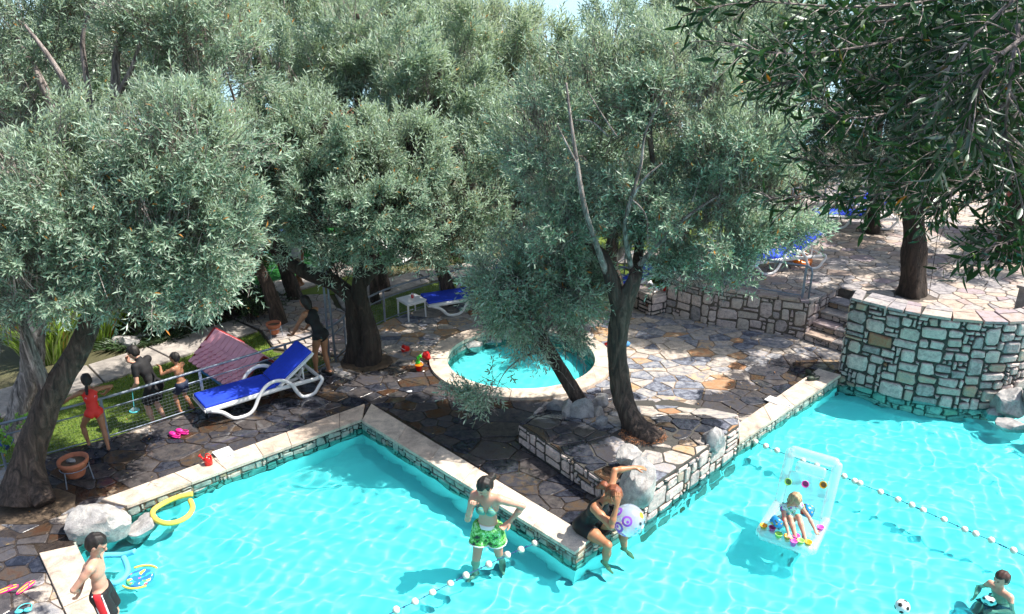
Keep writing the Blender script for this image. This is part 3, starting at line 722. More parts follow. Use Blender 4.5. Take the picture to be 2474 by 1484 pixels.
# plan of the lower deck (pool edges and back edge)
TIP_OUT = (1.00, 8.38); TIP_IN = (0.80, 8.16); CORN = (-2.44, 11.44); CORN_OUT = (-2.42, 11.95)
LIN = (-5.22, 9.12); BOUL = (-5.62, 8.45); BL_IN = (-4.83, 7.45); BL_OFF = (-2.2, 4.3)
RJ1 = (1.70, 8.93); RJ2 = (3.45, 10.70); RJ3 = (5.87, 13.0)
FENCE = [(-8.8, 9.2), (-7.3, 10.15), (-6.19, 10.93), (-5.12, 11.85), (-4.08, 12.76), (-3.55, 13.27), (-3.27, 13.8), (-3.12, 14.4), (-2.93, 15.03), (-2.58, 15.6), (-2.11, 16.1), (-1.36, 16.7), (-0.4, 17.12), (0.7, 17.3), (1.9, 17.2), (2.75, 16.85)]
deck_poly = [(-9.5, 4.0), BL_OFF, BL_IN, BOUL, LIN, CORN, TIP_IN, TIP_OUT, RJ1, RJ2, RJ3, (6.6, 13.9), (7.0, 16.2), (5.0, 17.6), (3.3, 17.6)] + [(x, y + .06) for x, y in FENCE[::-1]] + [(-9.5, 9.0)]
deck_poly = deck_poly if area(deck_poly) > 0 else deck_poly[::-1]
deck = empty('deck', 'irregular flagstone pool deck, wet and dark between the pools', None, kind='structure')
# solid body of the deck as a triangulated prism (round pool hole left open)
RPC = (0.17, 13.72); RIN = (1.42, 1.30)     # round pool centre, inner radii
ROUT = (1.72, 1.60)
def ellp(c, r, n=40, k=1.0): return [(c[0] + r[0] * k * math.cos(2 * math.pi * i / n), c[1] + r[1] * k * math.sin(2 * math.pi * i / n)) for i in range(n)]
hole = ellp(RPC, RIN)
from mathutils.geometry import tessellate_polygon
def slab(name, outer, holes, z0, z1, mat, parent=None, zt=None):
    mb = MB(); loops = [[Vector((x, y, 0)) for x, y in outer]] + [[Vector((x, y, 0)) for x, y in h] for h in holes]
    tri = tessellate_polygon(loops); flat = [p for l in loops for p in l]
    zz = (lambda x, y: z1) if zt is None else zt
    f2 = []
    for t in tri:
        a, b2, c = flat[t[0]], flat[t[1]], flat[t[2]]
        f2.append(t if (b2 - a).cross(c - a).z > 0 else t[::-1])
    mb.add([(p.x, p.y, zz(p.x, p.y)) for p in flat], f2)
    k = 0
    for li, l in enumerate(loops):
        n = len(l); vs = [(p.x, p.y, z0) for p in l] + [(p.x, p.y, zz(p.x, p.y)) for p in l]
        pos = area([(p.x, p.y) for p in l]) > 0; want = pos if li == 0 else not pos
        fs = [(i, (i + 1) % n, n + (i + 1) % n, n + i) if want else (i, n + i, n + (i + 1) % n, (i + 1) % n) for i in range(n)]
        mb.add(vs, fs)
    return mb.build(name, mat, parent)
slab('bedding_mortar', deck_poly, [hole], -1.0, -0.012, M['deck_mortar'], deck)
# holes in the paving: copings, planter, round coping, tree pits
def offset_strip(a, b2, w):
    d = Vector((b2[0] - a[0], b2[1] - a[1])); d.normalize(); n = Vector((-d.y, d.x))
    return [a, b2, (b2[0] + n.x * w, b2[1] + n.y * w), (a[0] + n.x * w, a[1] + n.y * w)]
CW = 0.33
cop_left = [LIN, CORN, (-2.46, 11.93), (-5.62, 9.24)]                                     # left arm
cop_right = [CORN, TIP_IN, (1.02, 8.42), (-2.0, 11.70), (-2.38, 11.94)]                   # right arm
cop_bl = [(-5.50, 8.27), (-4.83, 7.45), BL_OFF, (-2.5, 4.1), (-5.08, 7.20), (-5.86, 8.13)]
cop_far = [(3.47, 10.74), (5.90, 13.03), (5.60, 13.26), (3.64, 11.30)]
PLANT = [(0.10, 10.74), (1.30, 9.14), (1.70, 8.93), (3.45, 10.70), (3.55, 11.15), (2.6, 12.1), (1.3, 12.0), (0.55, 11.5)]
def ccw(p): return p if area(p) > 0 else p[::-1]
PLANT = ccw(PLANT)
pits = [ellp((-6.55, 9.15), (.62, .42), 10), ellp((-2.72, 13.62), (.5, .42), 10)]
holes = [ccw(cop_left), ccw(cop_right), ccw(cop_bl), ccw(cop_far), PLANT, ellp(RPC, ROUT, 32)] + pits
cells = crazy(deck_poly, holes, lambda x, y: 0.52, 3, 1.35)
print('deck cells', len(cells))
lay_paving(deck, cells, 0.0, M['deck'], 'flagstone', 11, gap=0.0085)
for p in pits:
    mb = MB(); mb.prism(p, -.2, -.004); o = mb.build('tree_pit', M['soil'], deck)
# copings
coping = empty('pool_coping', 'pale travertine slabs edging the pools', None, kind='structure')
def coping_run(inn, out, lens, z=0.035, over=0.03):
    """inn, out: two end points each"""
    a0, a1 = Vector(inn[0]), Vector(inn[1]); b0, b1 = Vector(out[0]), Vector(out[1])
    d = (a1 - a0).normalized(); n = Vector((d.y, -d.x))
    if (b0 - a0).dot(n) > 0: n = -n
    a0 = a0 + n * over; a1 = a1 + n * over; T = sum(lens); acc = 0
    for i, L in enumerate(lens):
        t0 = acc / T; acc += L; t1 = acc / T; g = .003 / (a1 - a0).length
        q = [a0.lerp(a1, t0 + g), a0.lerp(a1, t1 - g), b0.lerp(b1, t1 - g), b0.lerp(b1, t0 + g)]
        q = ccw([(p.x, p.y) for p in q]); mb = MB(); mb.cur = random.random(); mb.prism(q, z - .05, z + random.uniform(-.002, .002), .006); mb.build('coping_slab', M['coping'], coping)
coping_run((LIN, CORN), ((-5.62, 9.24), (-2.47, 11.93)), [.95, .55, .62, .5, .9, .45])
coping_run(((-2.40, 11.40), TIP_IN), ((-2.36, 11.93), (1.02, 8.42)), [.95, .8, .75, .62, .8, .75])
coping_run(((-5.50, 8.27), (-4.83, 7.45)), ((-5.86, 8.13), (-5.08, 7.20)), [.7, .5])
coping_run(((-4.82, 7.44), (-2.9, 5.1)), ((-5.07, 7.19), (-3.15, 4.86)), [.9, .8, .9])
coping_run(((3.47, 10.74), (5.90, 13.03)), ((3.64, 11.30), (5.60, 13.26)), [.9, .7, .8, .8])
# round coping
N = 9
for i in range(N):
    a0 = 2 * math.pi * i / N + .4; a1 = 2 * math.pi * (i + 1) / N + .4; q = []
    for k in range(9): t = a0 + .004 + (a1 - a0 - .008) * k / 8; q.append((RPC[0] + ROUT[0] * math.cos(t), RPC[1] + ROUT[1] * math.sin(t)))
    for k in range(8, -1, -1): t = a0 + .004 + (a1 - a0 - .008) * k / 8; q.append((RPC[0] + (RIN[0] - .03) * math.cos(t), RPC[1] + (RIN[1] - .03) * math.sin(t)))
    mb = MB(); mb.cur = random.random(); n = len(q); vs = [(x, y, -.02) for x, y in q] + [(x, y, .045) for x, y in q]
    fs = [(k, k + 1, n - 2 - k, n - 1 - k) for k in range(8)]; fs = [f[::-1] for f in fs] + [tuple(n + j for j in f) for f in fs] + [(k, (k + 1) % n, n + (k + 1) % n, n + k) for k in range(n)]
    mb.add(vs, fs); mb.build('coping_slab', M['coping'], coping)
# pool basin: floor and walls with stones
basin = empty('pool_basin', 'turquoise painted pool floor under rough stone walls', None, kind='structure')
mb = MB(); mb.add([(-7, 2.5, -.68), (12, 2.5, -.68), (12, 13.5, -.72), (-7, 13.5, -.68)], [(0, 1, 2, 3)]); o = mb.build('pool_floor', M['poolfloor'], basin); o.cycles.is_caustics_receiver = True
mb = MB(); mb.prism(ellp(RPC, RIN, 40, 1.0), -.7, -.5); o = mb.build('pool_floor', M['poolfloor'], basin); o.cycles.is_caustics_receiver = True
def basin_run(path, seed, z1=-.03, z0=-.34, unit=.055): wall_stones(basin, path, z0, z1, unit, seed, M['basin'], gap=.01, proud=.014)
basin_run([LIN, CORN], 31); basin_run([CORN, TIP_IN], 32); basin_run([TIP_IN, TIP_OUT, RJ1], 33)
basin_run([RJ2, RJ3], 34)
basin_run([(-3.3, 5.6), BL_IN, BOUL, LIN], 35, unit=.1)
for a, b2 in ((LIN, CORN), (CORN, TIP_IN), (TIP_IN, TIP_OUT), (TIP_OUT, RJ1), (RJ1, RJ2), (RJ2, RJ3), (BL_IN, BOUL), (BOUL, LIN), (BL_OFF, BL_IN)):
    d = Vector((b2[0] - a[0], b2[1] - a[1])).normalized(); n_ = Vector((d.y, -d.x)); q = [Vector(a) - d * .01, Vector(b2) + d * .01, Vector(b2) + d * .01 + n_ * .012, Vector(a) - d * .01 + n_ * .012]
    mb = MB(); mb.prism(ccw([tuple(v) for v in q]), -.69, -.345); o = mb.build('painted_wall', M['poolfloor'], basin); o.cycles.is_caustics_receiver = True
ring = ellp(RPC, (RIN[0] + .0, RIN[1] + .0), 40)
wall_stones(basin, [ring[k % 40] for k in range(22, -3, -1)], -.5, -.03, .08, 36, M['basin'], gap=.01, proud=.012)
# pool water with real waves
WV = []
_r = random.Random(5)
for _ in range(34):
    k = 1 / math.exp(_r.uniform(math.log(.13), math.log(1.4))); WV.append((_r.uniform(0, 6.283), k, _r.uniform(0, 6.283), .0060 / k ** 1.12 * _r.uniform(.5, 1.3)))
def wave(x, y, amp=1.0):
    z = 0
    for a, k, p, h in WV: z = z + h * np.sin(2 * math.pi * k * (x * math.cos(a) + y * math.sin(a)) + p + .6 * np.sin(x * 1.7 + a) + .6 * np.sin(y * 1.3 + p))
    return z * amp
pool_poly = [BL_OFF, BL_IN, BOUL, LIN, CORN, TIP_IN, TIP_OUT, RJ1, RJ2, RJ3, (6.35, 12.8), (6.8, 12.45), (7.4, 12.15), (8.2, 12.1), (9.5, 12.0), (12, 9), (12, 2.6), (-1.5, 2.6)]
cen = (sum(p[0] for p in pool_poly) / len(pool_poly), sum(p[1] for p in pool_poly) / len(pool_poly))
def water_mesh(name, label, poly, z, st, amp, ext=.04):
    xs = [p[0] for p in poly]; ys = [p[1] for p in poly]; X = np.arange(min(xs) - .1, max(xs) + .1, st); Y = np.arange(min(ys) - .1, max(ys) + .1, st)
    xx, yy = np.meshgrid(X, Y); nx = len(X); ny = len(Y)
    px, py = xx.ravel(), yy.ravel(); ins = np.zeros(len(px), bool); j = len(poly) - 1; md = np.full(len(px), 9.)
    for i in range(len(poly)):
        (xi, yi), (xj, yj) = poly[i], poly[j]
        c = ((yi > py) != (yj > py)) & (px < (xj - xi) * (py - yi) / ((yj - yi) or 1e-9) + xi); ins ^= c
        L2 = (xj - xi) ** 2 + (yj - yi) ** 2; t = np.clip(((px - xi) * (xj - xi) + (py - yi) * (yj - yi)) / L2, 0, 1)
        md = np.minimum(md, np.hypot(px - xi - t * (xj - xi), py - yi - t * (yj - yi))); j = i
    ok = (ins | (md < ext)).reshape(ny, nx)
    i = (np.arange(ny - 1)[:, None] * nx + np.arange(nx - 1)); keep = (ok[:-1, :-1] & ok[1:, :-1] & ok[:-1, 1:] & ok[1:, 1:]).ravel()
    q = np.stack([i, i + 1, i + nx + 1, i + nx], -1).reshape(-1, 4)[keep]
    V = np.stack([px, py, z + wave(px, py, amp)], 1); used = np.unique(q); mp = np.full(len(V), -1); mp[used] = np.arange(len(used))
    me = np_mesh(name, V[used], mp[q], True); o = link_mesh(name, me, M['water']); tag(o, label, None, None, 'structure'); o.cycles.is_caustics_caster = True; return o
water_mesh('water', 'bright turquoise water of the two joined pools', pool_poly, WATER, .03, 1.0)
water_mesh('water', 'calm water of the small round pool', ellp(RPC, (1.4, 1.28), 40), -.17, .035, .5, .03)

# planter: raised paved bed on the peninsula
def plant_z(x, y):   # level at the front, falling back to the deck
    a = max(0, min(1, (y - 10.85) / 1.1)); return .355 - .30 * a
planter = empty('raised_bed', 'raised flagstone bed with a rubble face between the two pools', 'raised bed', (1.7, 10.6, 0))
slab('bed_core', [(x, y) for x, y in PLANT], [], -.75, .3, M['mortar'], planter, zt=lambda x, y: plant_z(x, y) - .015).location = -Vector(planter.location)
PIT = (1.95, 10.42)
cells = crazy(PLANT, [ellp(PIT, (.36, .32), 12)], lambda x, y: .58, 8, 1.2)
lay_paving(planter, cells, .35, M['deck'], 'flagstone', 12, gap=.012, zf=plant_z)
wall_stones(planter, [(0.10, 10.74), (1.30, 9.14), (1.70, 8.93)], 0.0, .335, .072, 41, M['wall'], proud=.018)
wall_stones(planter, [(1.70, 8.93), (3.45, 10.70)], -.7, .32, .085, 42, M['wall'], proud=.018)
wall_stones(planter, [(3.45, 10.70), (3.55, 11.15)], 0.03, .3, .08, 43, M['wall'], proud=.018)
wall_stones(planter, [(0.55, 11.5), (0.10, 10.74)], 0.0, .3, .08, 44, M['wall'], proud=.018)
mb = MB(); mb.prism(ellp(PIT, (.37, .33), 12), .1, .33); mb.build('tree_pit', M['soil'], planter, wc=True)
r = np.random.default_rng(3); n = 1500; a = r.random(n) * 6.283; q = np.sqrt(r.random(n))
P = np.stack([PIT[0] + q * .35 * np.cos(a), PIT[1] + q * .31 * np.sin(a), .335 + r.random(n) * .02], 1); D = unit(r.normal(size=(n, 3)) * [1, 1, .25]); 
V, Fc, rv = leaf_arrays(P, D, unit(r.normal(size=(n, 3)) * .3 + [0, 0, 1]), r.uniform(.02, .05, n), r.uniform(.008, .014, n), r.random(n))
o = link_mesh('bark_chips', np_mesh('chips', V, Fc, False, rv), M['mulch']); tag(o, 'red-brown bark chips round the leaning olive on the raised bed', None, None, 'stuff')

# upper terrace
TZ = 0.78
PAR_OUT = [(5.97, 13.22), (6.35, 12.84), (6.8, 12.5), (7.3, 12.27), (7.9, 12.14), (8.5, 12.2), (9.2, 12.5), (10.2, 13.2), (11.5, 13.9)]
PAR_IN = [(6.22, 13.62), (6.62, 13.22), (7.05, 12.9), (7.5, 12.68), (7.95, 12.58), (8.4, 12.62), (9.0, 12.9), (10.0, 13.6), (11.4, 14.3)]
TC = (5.81, 14.66); TS = (6.70, 15.50)      # terrace corner beside the steps, top of the steps
TW = [(3.30, 16.05), (4.04, 15.42), TC]
terr_poly = ccw([(3.30, 16.05), (4.04, 15.42), TC, TS, (7.25, 14.95), (6.62, 13.6)] + PAR_IN[1:] + [(16, 18), (22, 24), (22, 34), (12, 31), (7.6, 21.0), (3.9, 17.6)])
terrace = empty('terrace', 'upper terrace of pale irregular flagstones', None, kind='structure')
slab('bedding_mortar', terr_poly, [], -.5, TZ - .012, M['terr_mortar'], terrace)
tp2 = ccw([(3.30, 16.05), (4.04, 15.42), TC, TS, (7.25, 14.95), (6.62, 13.6)] + PAR_IN[1:] + [(14, 16), (19, 24), (19, 28), (10, 26), (7.6, 21.0), (3.9, 17.6)])
cells = crazy(tp2, [ellp((8.0, 15.1), (.33, .33), 10), ellp((9.0, 19.45), (.3, .3), 8), ellp((11.25, 17.3), (.5, .4), 10)], lambda x, y: .44, 21, 1.25)
print('terrace cells', len(cells))
lay_paving(terrace, cells, TZ, M['terr'], 'flagstone', 22, gap=.009, dz=.003)
# terrace wall with steps
tw = empty('terrace_wall', 'straight grey rubble wall holding up the terrace left of the steps', 'stone wall', (4.5, 15.4, 0))
def wall_body(parent, out, inn, z0, z1):
    p = ccw([tuple(q) for q in out] + [tuple(q) for q in inn[::-1]]); o = slab('wall_core', p, [], z0, z1, M['mortar'], parent); o.location = -Vector(parent.location); return o
wall_body(tw, [(3.30, 16.07), (4.045, 15.44), (5.81, 14.68), (6.70, 15.50)], [(3.5, 16.3), (4.2, 15.7), (5.8, 14.95), (6.5, 15.68)], -.4, TZ - .03)
wall_stones(tw, TW, -.02, TZ - .03, .082, 51, M['wall'], proud=.022)
wall_stones(tw, [TC, TS], -.02, TZ - .03, .08, 52, M['wall'], proud=.02)
# coping flagstones of the terrace edge
rg = random.Random(4)
def edge_flags(parent, out, inn, z, over=.04, mat=None, step=.42, thick=.05, tilt=0):
    La = [0]
    for a, b2 in zip(out, out[1:]): La.append(La[-1] + math.hypot(b2[0] - a[0], b2[1] - a[1]))
    def pt(P, t):
        u = t * La[-1]; i = max(k for k in range(len(P) - 1) if La[k] <= u + 1e-9); f = min(1, (u - La[i]) / (La[i + 1] - La[i])); a, b2 = P[i], P[i + 1]; return Vector((a[0] + (b2[0] - a[0]) * f, a[1] + (b2[1] - a[1]) * f))
    u = 0
    while u < La[-1] - .05:
        w = step * rg.uniform(.5, 1.3); u2 = min(La[-1], u + w)
        if La[-1] - u2 < .15: u2 = La[-1]
        t0, t1 = u / La[-1] + .012 / La[-1], u2 / La[-1] - .012 / La[-1]; sp = rg.uniform(.35, .7); sk = rg.uniform(-.05, .05) / La[-1]
        a0, a1, b0, b1 = pt(out, t0), pt(out, t1), pt(inn, min(1, max(0, t0 + sk))), pt(inn, min(1, t1 + sk))
        an = (a0 - b0).normalized(); a0 = a0 + an * over; a1 = a1 + an * over
        g = .012 / max(.1, (a0 - b0).length)
        for (s0, s1) in (((0, sp), (sp, 1)) if (a0 - b0).length > .3 and rg.random() < .75 else ((0, 1),)):
            q = [a0.lerp(b0, s0 + (g if s0 else 0)), a1.lerp(b1, s0 + (g if s0 else 0)), a1.lerp(b1, s1 - g / 2), a0.lerp(b0, s1 - g / 2)]; q = ccw([(p.x, p.y) for p in q])
            mb = MB(); mb.cur = rg.random(); mb.prism(q, z - thick, z + rg.uniform(-.003, .003), .006); mb.build('coping_stone', mat or M['terr'], parent, wc=True)
        u = u2
edge_flags(tw, TW, [(3.45, 16.22), (4.18, 15.66), (5.83, 14.92)], TZ + .03)
edge_flags(tw, [TC, TS], [(5.62, 14.86), (6.52, 15.68)], TZ + .034)
# steps
st = empty('stone_steps', 'short flight of flagstone steps up to the terrace', 'steps', (6.2, 14.5, 0))
d3 = Vector((TS[0] - TC[0], TS[1] - TC[1])).normalized(); dn = Vector((d3.y, -d3.x)); RISE = TZ / 5; RUN = (Vector(TS) - Vector(TC)).length / 4.3
for i in range(4):
    a = Vector(TC) + d3 * (RUN * i - .05) + dn * .03; b2 = a + dn * 1.5; z = RISE * (i + 1)
    c0 = a + d3 * (RUN * (5.2 - i)); q = ccw([tuple(a), tuple(b2), tuple(b2 + d3 * (RUN * (5.2 - i))), tuple(c0)])
    mb = MB(); mb.prism(q, z - RISE - .05, z - .04); mb.build('riser', M['mortar'], st, wc=True)
    wall_stones(st, [tuple(a), tuple(b2)], z - RISE + .005, z - .045, .05, 60 + i, M['wall'], name='riser_stone', gap=.007, proud=.012, depth=.02)
    u = 0
    while u < 1.3:
        w = rg.uniform(.35, .7); p0 = a + dn * u - d3 * .03; p1 = a + dn * min(1.45, u + w - .015) - d3 * .03
        q = ccw([tuple(p0), tuple(p1), tuple(p1 + d3 * (RUN + .05)), tuple(p0 + d3 * (RUN + .05))]); mb = MB(); mb.cur = rg.random(); mb.prism(q, z - .04, z, .006); mb.build('tread', M['terr'], st, wc=True); u += w
# curved wall
cw = empty('curved_stone_wall', 'tall curving limestone rubble wall rising from the right pool', 'stone wall', (7.5, 12.3, 0))
CZ = 1.46
wall_body(cw, PAR_OUT, PAR_IN, -.75, CZ - .05)
def smooth_path(P, n=5):
    out = []
    for i in range(len(P) - 1):
        p0 = P[max(i - 1, 0)]; p1 = P[i]; p2 = P[i + 1]; p3 = P[min(i + 2, len(P) - 1)]
        for k in range(n):
            t = k / n; out.append(tuple(.5 * (2 * p1[c] + (p2[c] - p0[c]) * t + (2 * p0[c] - 5 * p1[c] + 4 * p2[c] - p3[c]) * t * t + (3 * p1[c] - p0[c] - 3 * p2[c] + p3[c]) * t ** 3) for c in (0, 1)))
    return out + [P[-1]]
so = smooth_path(PAR_OUT, 3); si = smooth_path(PAR_IN, 3)
wall_stones(cw, so, -.7, CZ - .05, .08, 55, M['wall'], proud=.03)
wall_stones(cw, [PAR_IN[0], PAR_OUT[0]], -.3, CZ - .05, .09, 56, M['wall'], proud=.02)
edge_flags(cw, so, si, CZ, step=.38, over=.05)
# low block with a railing at the right edge of the terrace
blk = empty('stone_block', 'squat grey rendered block at the right end of the curved wall', 'wall', (9.3, 13.1, TZ))
mb = MB(); mb.box((.3, .35, .55), (1.2, .5, .5), R(32)); mb.build('block', M['concrete'], blk)
mb = MB(); mb.box((.3, .35, .82), (1.26, .56, .05), R(32)); mb.build('cap', M['concrete'], blk)
# small wall piece at the left foot of the terrace
sw = empty('low_stone_wall', 'low rubble wall stub behind the forked olive, left of the terrace wall', 'stone wall', (3.0, 16.1, 0))
wall_body(sw, [(2.55, 16.45), (2.95, 15.85), (3.3, 16.05)], [(2.8, 16.7), (3.05, 16.1), (3.32, 16.2)], -.3, .42)
wall_stones(sw, [(2.55, 16.45), (2.95, 15.85)], 0, .42, .08, 57, M['wall']); wall_stones(sw, [(2.95, 15.85), (3.3, 16.05)], 0, .42, .08, 58, M['wall'])
edge_flags(sw, [(2.55, 16.45), (2.95, 15.85), (3.3, 16.05)], [(2.78, 16.66), (3.05, 16.12), (3.32, 16.18)], .46)

# ground beyond the fence: one sheet to the shore, then the sea to the horizon
GZ = -0.30
def gz(x, y):
    z = np.where(y > 24, GZ - (y - 24) * .16, GZ); return z
X = np.concatenate([np.linspace(-60, -12, 10), np.linspace(-10, 22, 33), np.linspace(26, 80, 10)]); Y = np.concatenate([np.linspace(-2, 40, 43), np.linspace(44, 150, 14)])
xx, yy = np.meshgrid(X, Y); zz = gz(xx, yy); 
px, py = xx.ravel(), yy.ravel()
lower = (py < 11.5 + .45 * np.clip(px + 5, 0, 20)) & (px > -6.5)         # stays below the pool floor
zz = np.where(lower.reshape(zz.shape), -1.1, zz); lower2 = (px > -3) & (px < 3) & (py < 17.2); zz = np.where(lower2.reshape(zz.shape), -1.1, zz); zz = np.where((xx > 2) & (yy < 30) & (yy > 10), np.minimum(zz, -.32), zz)
nx = len(X); i = (np.arange(len(Y) - 1)[:, None] * nx + np.arange(nx - 1)); q = np.stack([i, i + 1, i + nx + 1, i + nx], -1).reshape(-1, 4)
o = link_mesh('ground', np_mesh('ground', np.stack([px, py, zz.ravel()], 1), q, False), M['ground']); tag(o, 'dry sloping ground under the olive grove', None, None, 'structure')
mb = MB(); mb.add([(-4000, 90, -14), (4000, 90, -14), (4000, 9000, -14), (-4000, 9000, -14)], [(0, 1, 2, 3)]); o = mb.build('sea', M['sea']); tag(o, 'pale blue sea beyond the treetops', None, None, 'structure')
# lawn strips
def flat(name, label, poly, z, mat, thick=.05, kind='structure'):
    o = slab(name, ccw(poly), [], z - thick, z, mat); return tag(o, label, None, None, kind)
lawn1 = [(-11, 7.4), (-8.8, 9.3), (-6.19, 11.03), (-5.12, 11.95), (-4.08, 12.86), (-3.6, 13.4), (-3.3, 14.1), (-4.75, 14.6), (-5.35, 15.6), (-6.6, 14.2), (-7.5, 13.28), (-8.7, 11.9), (-11, 9.6)]
flat('lawn', 'mown lawn strip between the pool fence and the path', lawn1, GZ + .03, M['lawn'])
lawn2 = [(-3.2, 16.0), (-2.6, 15.8), (-2.1, 16.25), (-1.36, 16.85), (-.4, 17.25), (.7, 17.45), (2.9, 17.2), (3.4, 17.9), (4.8, 19.6), (2.5, 19.9), (0, 19.6), (-2.0, 18.6), (-3.3, 17.2)]
flat('lawn', 'sunny lawn behind the fence of the far loungers', lawn2, GZ + .03, M['lawn'])
flat('lawn', 'patch of lawn where the two paths meet', [(-5.4, 17.75), (-4.1, 17.85), (-3.4, 18.45), (-3.9, 19.3), (-4.9, 18.6)], GZ + .03, M['lawn'])
flat('lawn', 'lawn beyond the terrace railing', [(3.8, 18.0), (7.3, 21.3), (10, 25), (4, 26), (1.5, 22)], GZ + .03, M['lawn'])
flat('artificial_turf', 'deep green playground turf beyond the path', [(-9, 18.1), (-6.3, 17.9), (-5.2, 19.0), (-3.2, 21.2), (-4, 24), (-10, 24)], GZ + .03, M['turfbase'])
# path of concrete slabs
path = empty('path', 'concrete slab path running along the lawn', None, kind='structure')
A = [(-11.6, 7.6), (-9.9, 10.35), (-8.65, 11.93), (-7.50, 13.25), (-6.62, 14.21), (-5.35, 15.6)]; B = [(-12.4, 8.6), (-10.7, 11.2), (-9.35, 12.85), (-8.15, 13.95), (-7.34, 14.78), (-6.05, 16.2)]
for i in range(len(A) - 1):
    p0, p1, q0, q1 = Vector(A[i]), Vector(A[i + 1]), Vector(B[i]), Vector(B[i + 1]); g = .012
    q = ccw([tuple(p0.lerp(p1, g)), tuple(p0.lerp(p1, 1 - g)), tuple(q0.lerp(q1, 1 - g)), tuple(q0.lerp(q1, g))]); mb = MB(); mb.cur = rg.random(); mb.prism(q, GZ - .05, GZ + .07, .008); mb.build('slab', M['concrete'], path)
for P4 in ([(-6.25, 17.15), (-5.45, 17.7), (-6.05, 18.4), (-6.95, 17.9)], [(-5.42, 17.72), (-4.75, 18.35), (-5.3, 19.05), (-6.02, 18.42)], [(-4.72, 18.38), (-3.9, 19.35), (-4.5, 20.1), (-5.27, 19.08)],
           [(-3.85, 16.95), (-3.35, 16.25), (-3.2, 17.3), (-4.2, 17.85)], [(-3.18, 17.33), (-2.0, 18.6), (-2.5, 19.3), (-4.15, 17.9)], [(-1.95, 18.63), (0, 19.6), (-.2, 20.5), (-2.45, 19.33)], [(.05, 19.62), (2.5, 19.95), (2.5, 20.9), (-.15, 20.5)], [(2.55, 19.95), (5, 20.2), (6, 21.5), (2.55, 20.9)]):
    mb = MB(); mb.cur = rg.random(); mb.prism(ccw(P4), GZ - .05, GZ + .07, .008); mb.build('slab', M['concrete'], path)
xp = ccw([(-5.3, 15.65), (-4.8, 14.75), (-3.42, 14.4), (-3.25, 15.2), (-3.3, 16.1), (-4.0, 17.0), (-4.3, 17.75), (-5.5, 17.6), (-6.2, 17.1), (-6.8, 16.9), (-6.0, 16.2)])
slab('path_bed', xp, [], GZ - .05, GZ + .045, M['terr_mortar'], path)
lay_paving(path, crazy(xp, [], lambda x, y: .4, 5, 1.2), GZ + .07, M['terr'], 'flagstone', 6, gap=.01, cap=120)
# grass blades on the lawns
def blades(name, label, poly, n, z, mat, h=(.02, .05), seed=0):
    r = np.random.default_rng(seed); xs = [p[0] for p in poly]; ys = [p[1] for p in poly]; pts = []
    while len(pts) < n:
        x, y = r.uniform(min(xs), max(xs)), r.uniform(min(ys), max(ys))
        if inside((x, y), poly): pts.append((x, y, z))
    P = np.array(pts); D = unit(r.normal(size=(n, 3)) * [.5, .5, .15] + [0, 0, 1]); V, Fc, rv = leaf_arrays(P, D, unit(r.normal(size=(n, 3))), r.uniform(h[0], h[1], n), r.uniform(.008, .016, n), r.random(n))
    o = link_mesh(name, np_mesh(name, V, Fc, False, rv), mat); tag(o, label, None, None, 'stuff')
blades('grass', 'short grass blades on the lawn by the path', ccw(lawn1), 26000, GZ + .03, M['grassb'], seed=1)
blades('grass', 'short grass blades on the lawn behind the far fence', ccw(lawn2), 12000, GZ + .03, M['grassb'], seed=2)

# ================================================================== TREES
def V3(*a): return Vector(a)
# left foreground olive
b0 = at(75, 1195, z=0)
tree('big olive leaning right at the left edge, gnarled trunk beside the terracotta pot', (b0.x, b0.y, 0),
     [pth((55, 1215, 9.2, .30), (62, 1150, 9.35, .22), (80, 1075, 9.5, .19), (122, 960, 9.6, .17), (185, 850, 9.75, .155), (222, 760, 9.9, .14), (235, 680, 10.0, .11), (225, 560, 10.1, .09), (190, 420, 10.3, .07)),
      pth((110, 1215, 9.1, .14), (85, 1160, 9.3, .15), (80, 1080, 9.45, .12)), pth((10, 1215, 9.1, .13), (38, 1160, 9.3, .15), (66, 1080, 9.45, .12))],
     [pth((235, 690, 10.0, .08), (320, 600, 10.0, .05), (430, 480, 10.0, .03), (520, 380, 10.1, .012)), pth((222, 760, 9.9, .08), (330, 720, 9.9, .04), (460, 690, 9.8, .015)), pth((120, 960, 9.6, .1), (60, 800, 9.5, .06), (20, 640, 9.4, .04), (40, 450, 9.5, .02)),
      pth((225, 560, 10.1, .06), (330, 420, 10.2, .04), (400, 250, 10.3, .02))],
     [lobe(440, 345, 10.3, 165, 95, 1.0, 1.2), lobe(300, 500, 9.9, 210, 130, 1.0, 1.2), lobe(490, 540, 10.2, 120, 160, .8, 1.2), lobe(120, 620, 9.3, 150, 130, .8), lobe(80, 450, 9.6, 150, 120, .9), lobe(300, 670, 9.7, 170, 75, .7), lobe(490, 690, 10.2, 80, 75, .6), lobe(25, 760, 9.2, 70, 90, .5, .8), lobe(130, 690, 9.4, 90, 50, .5, .7)],
     14500, seed=11, up=.5)
b0 = at(45, 1060, z=GZ)
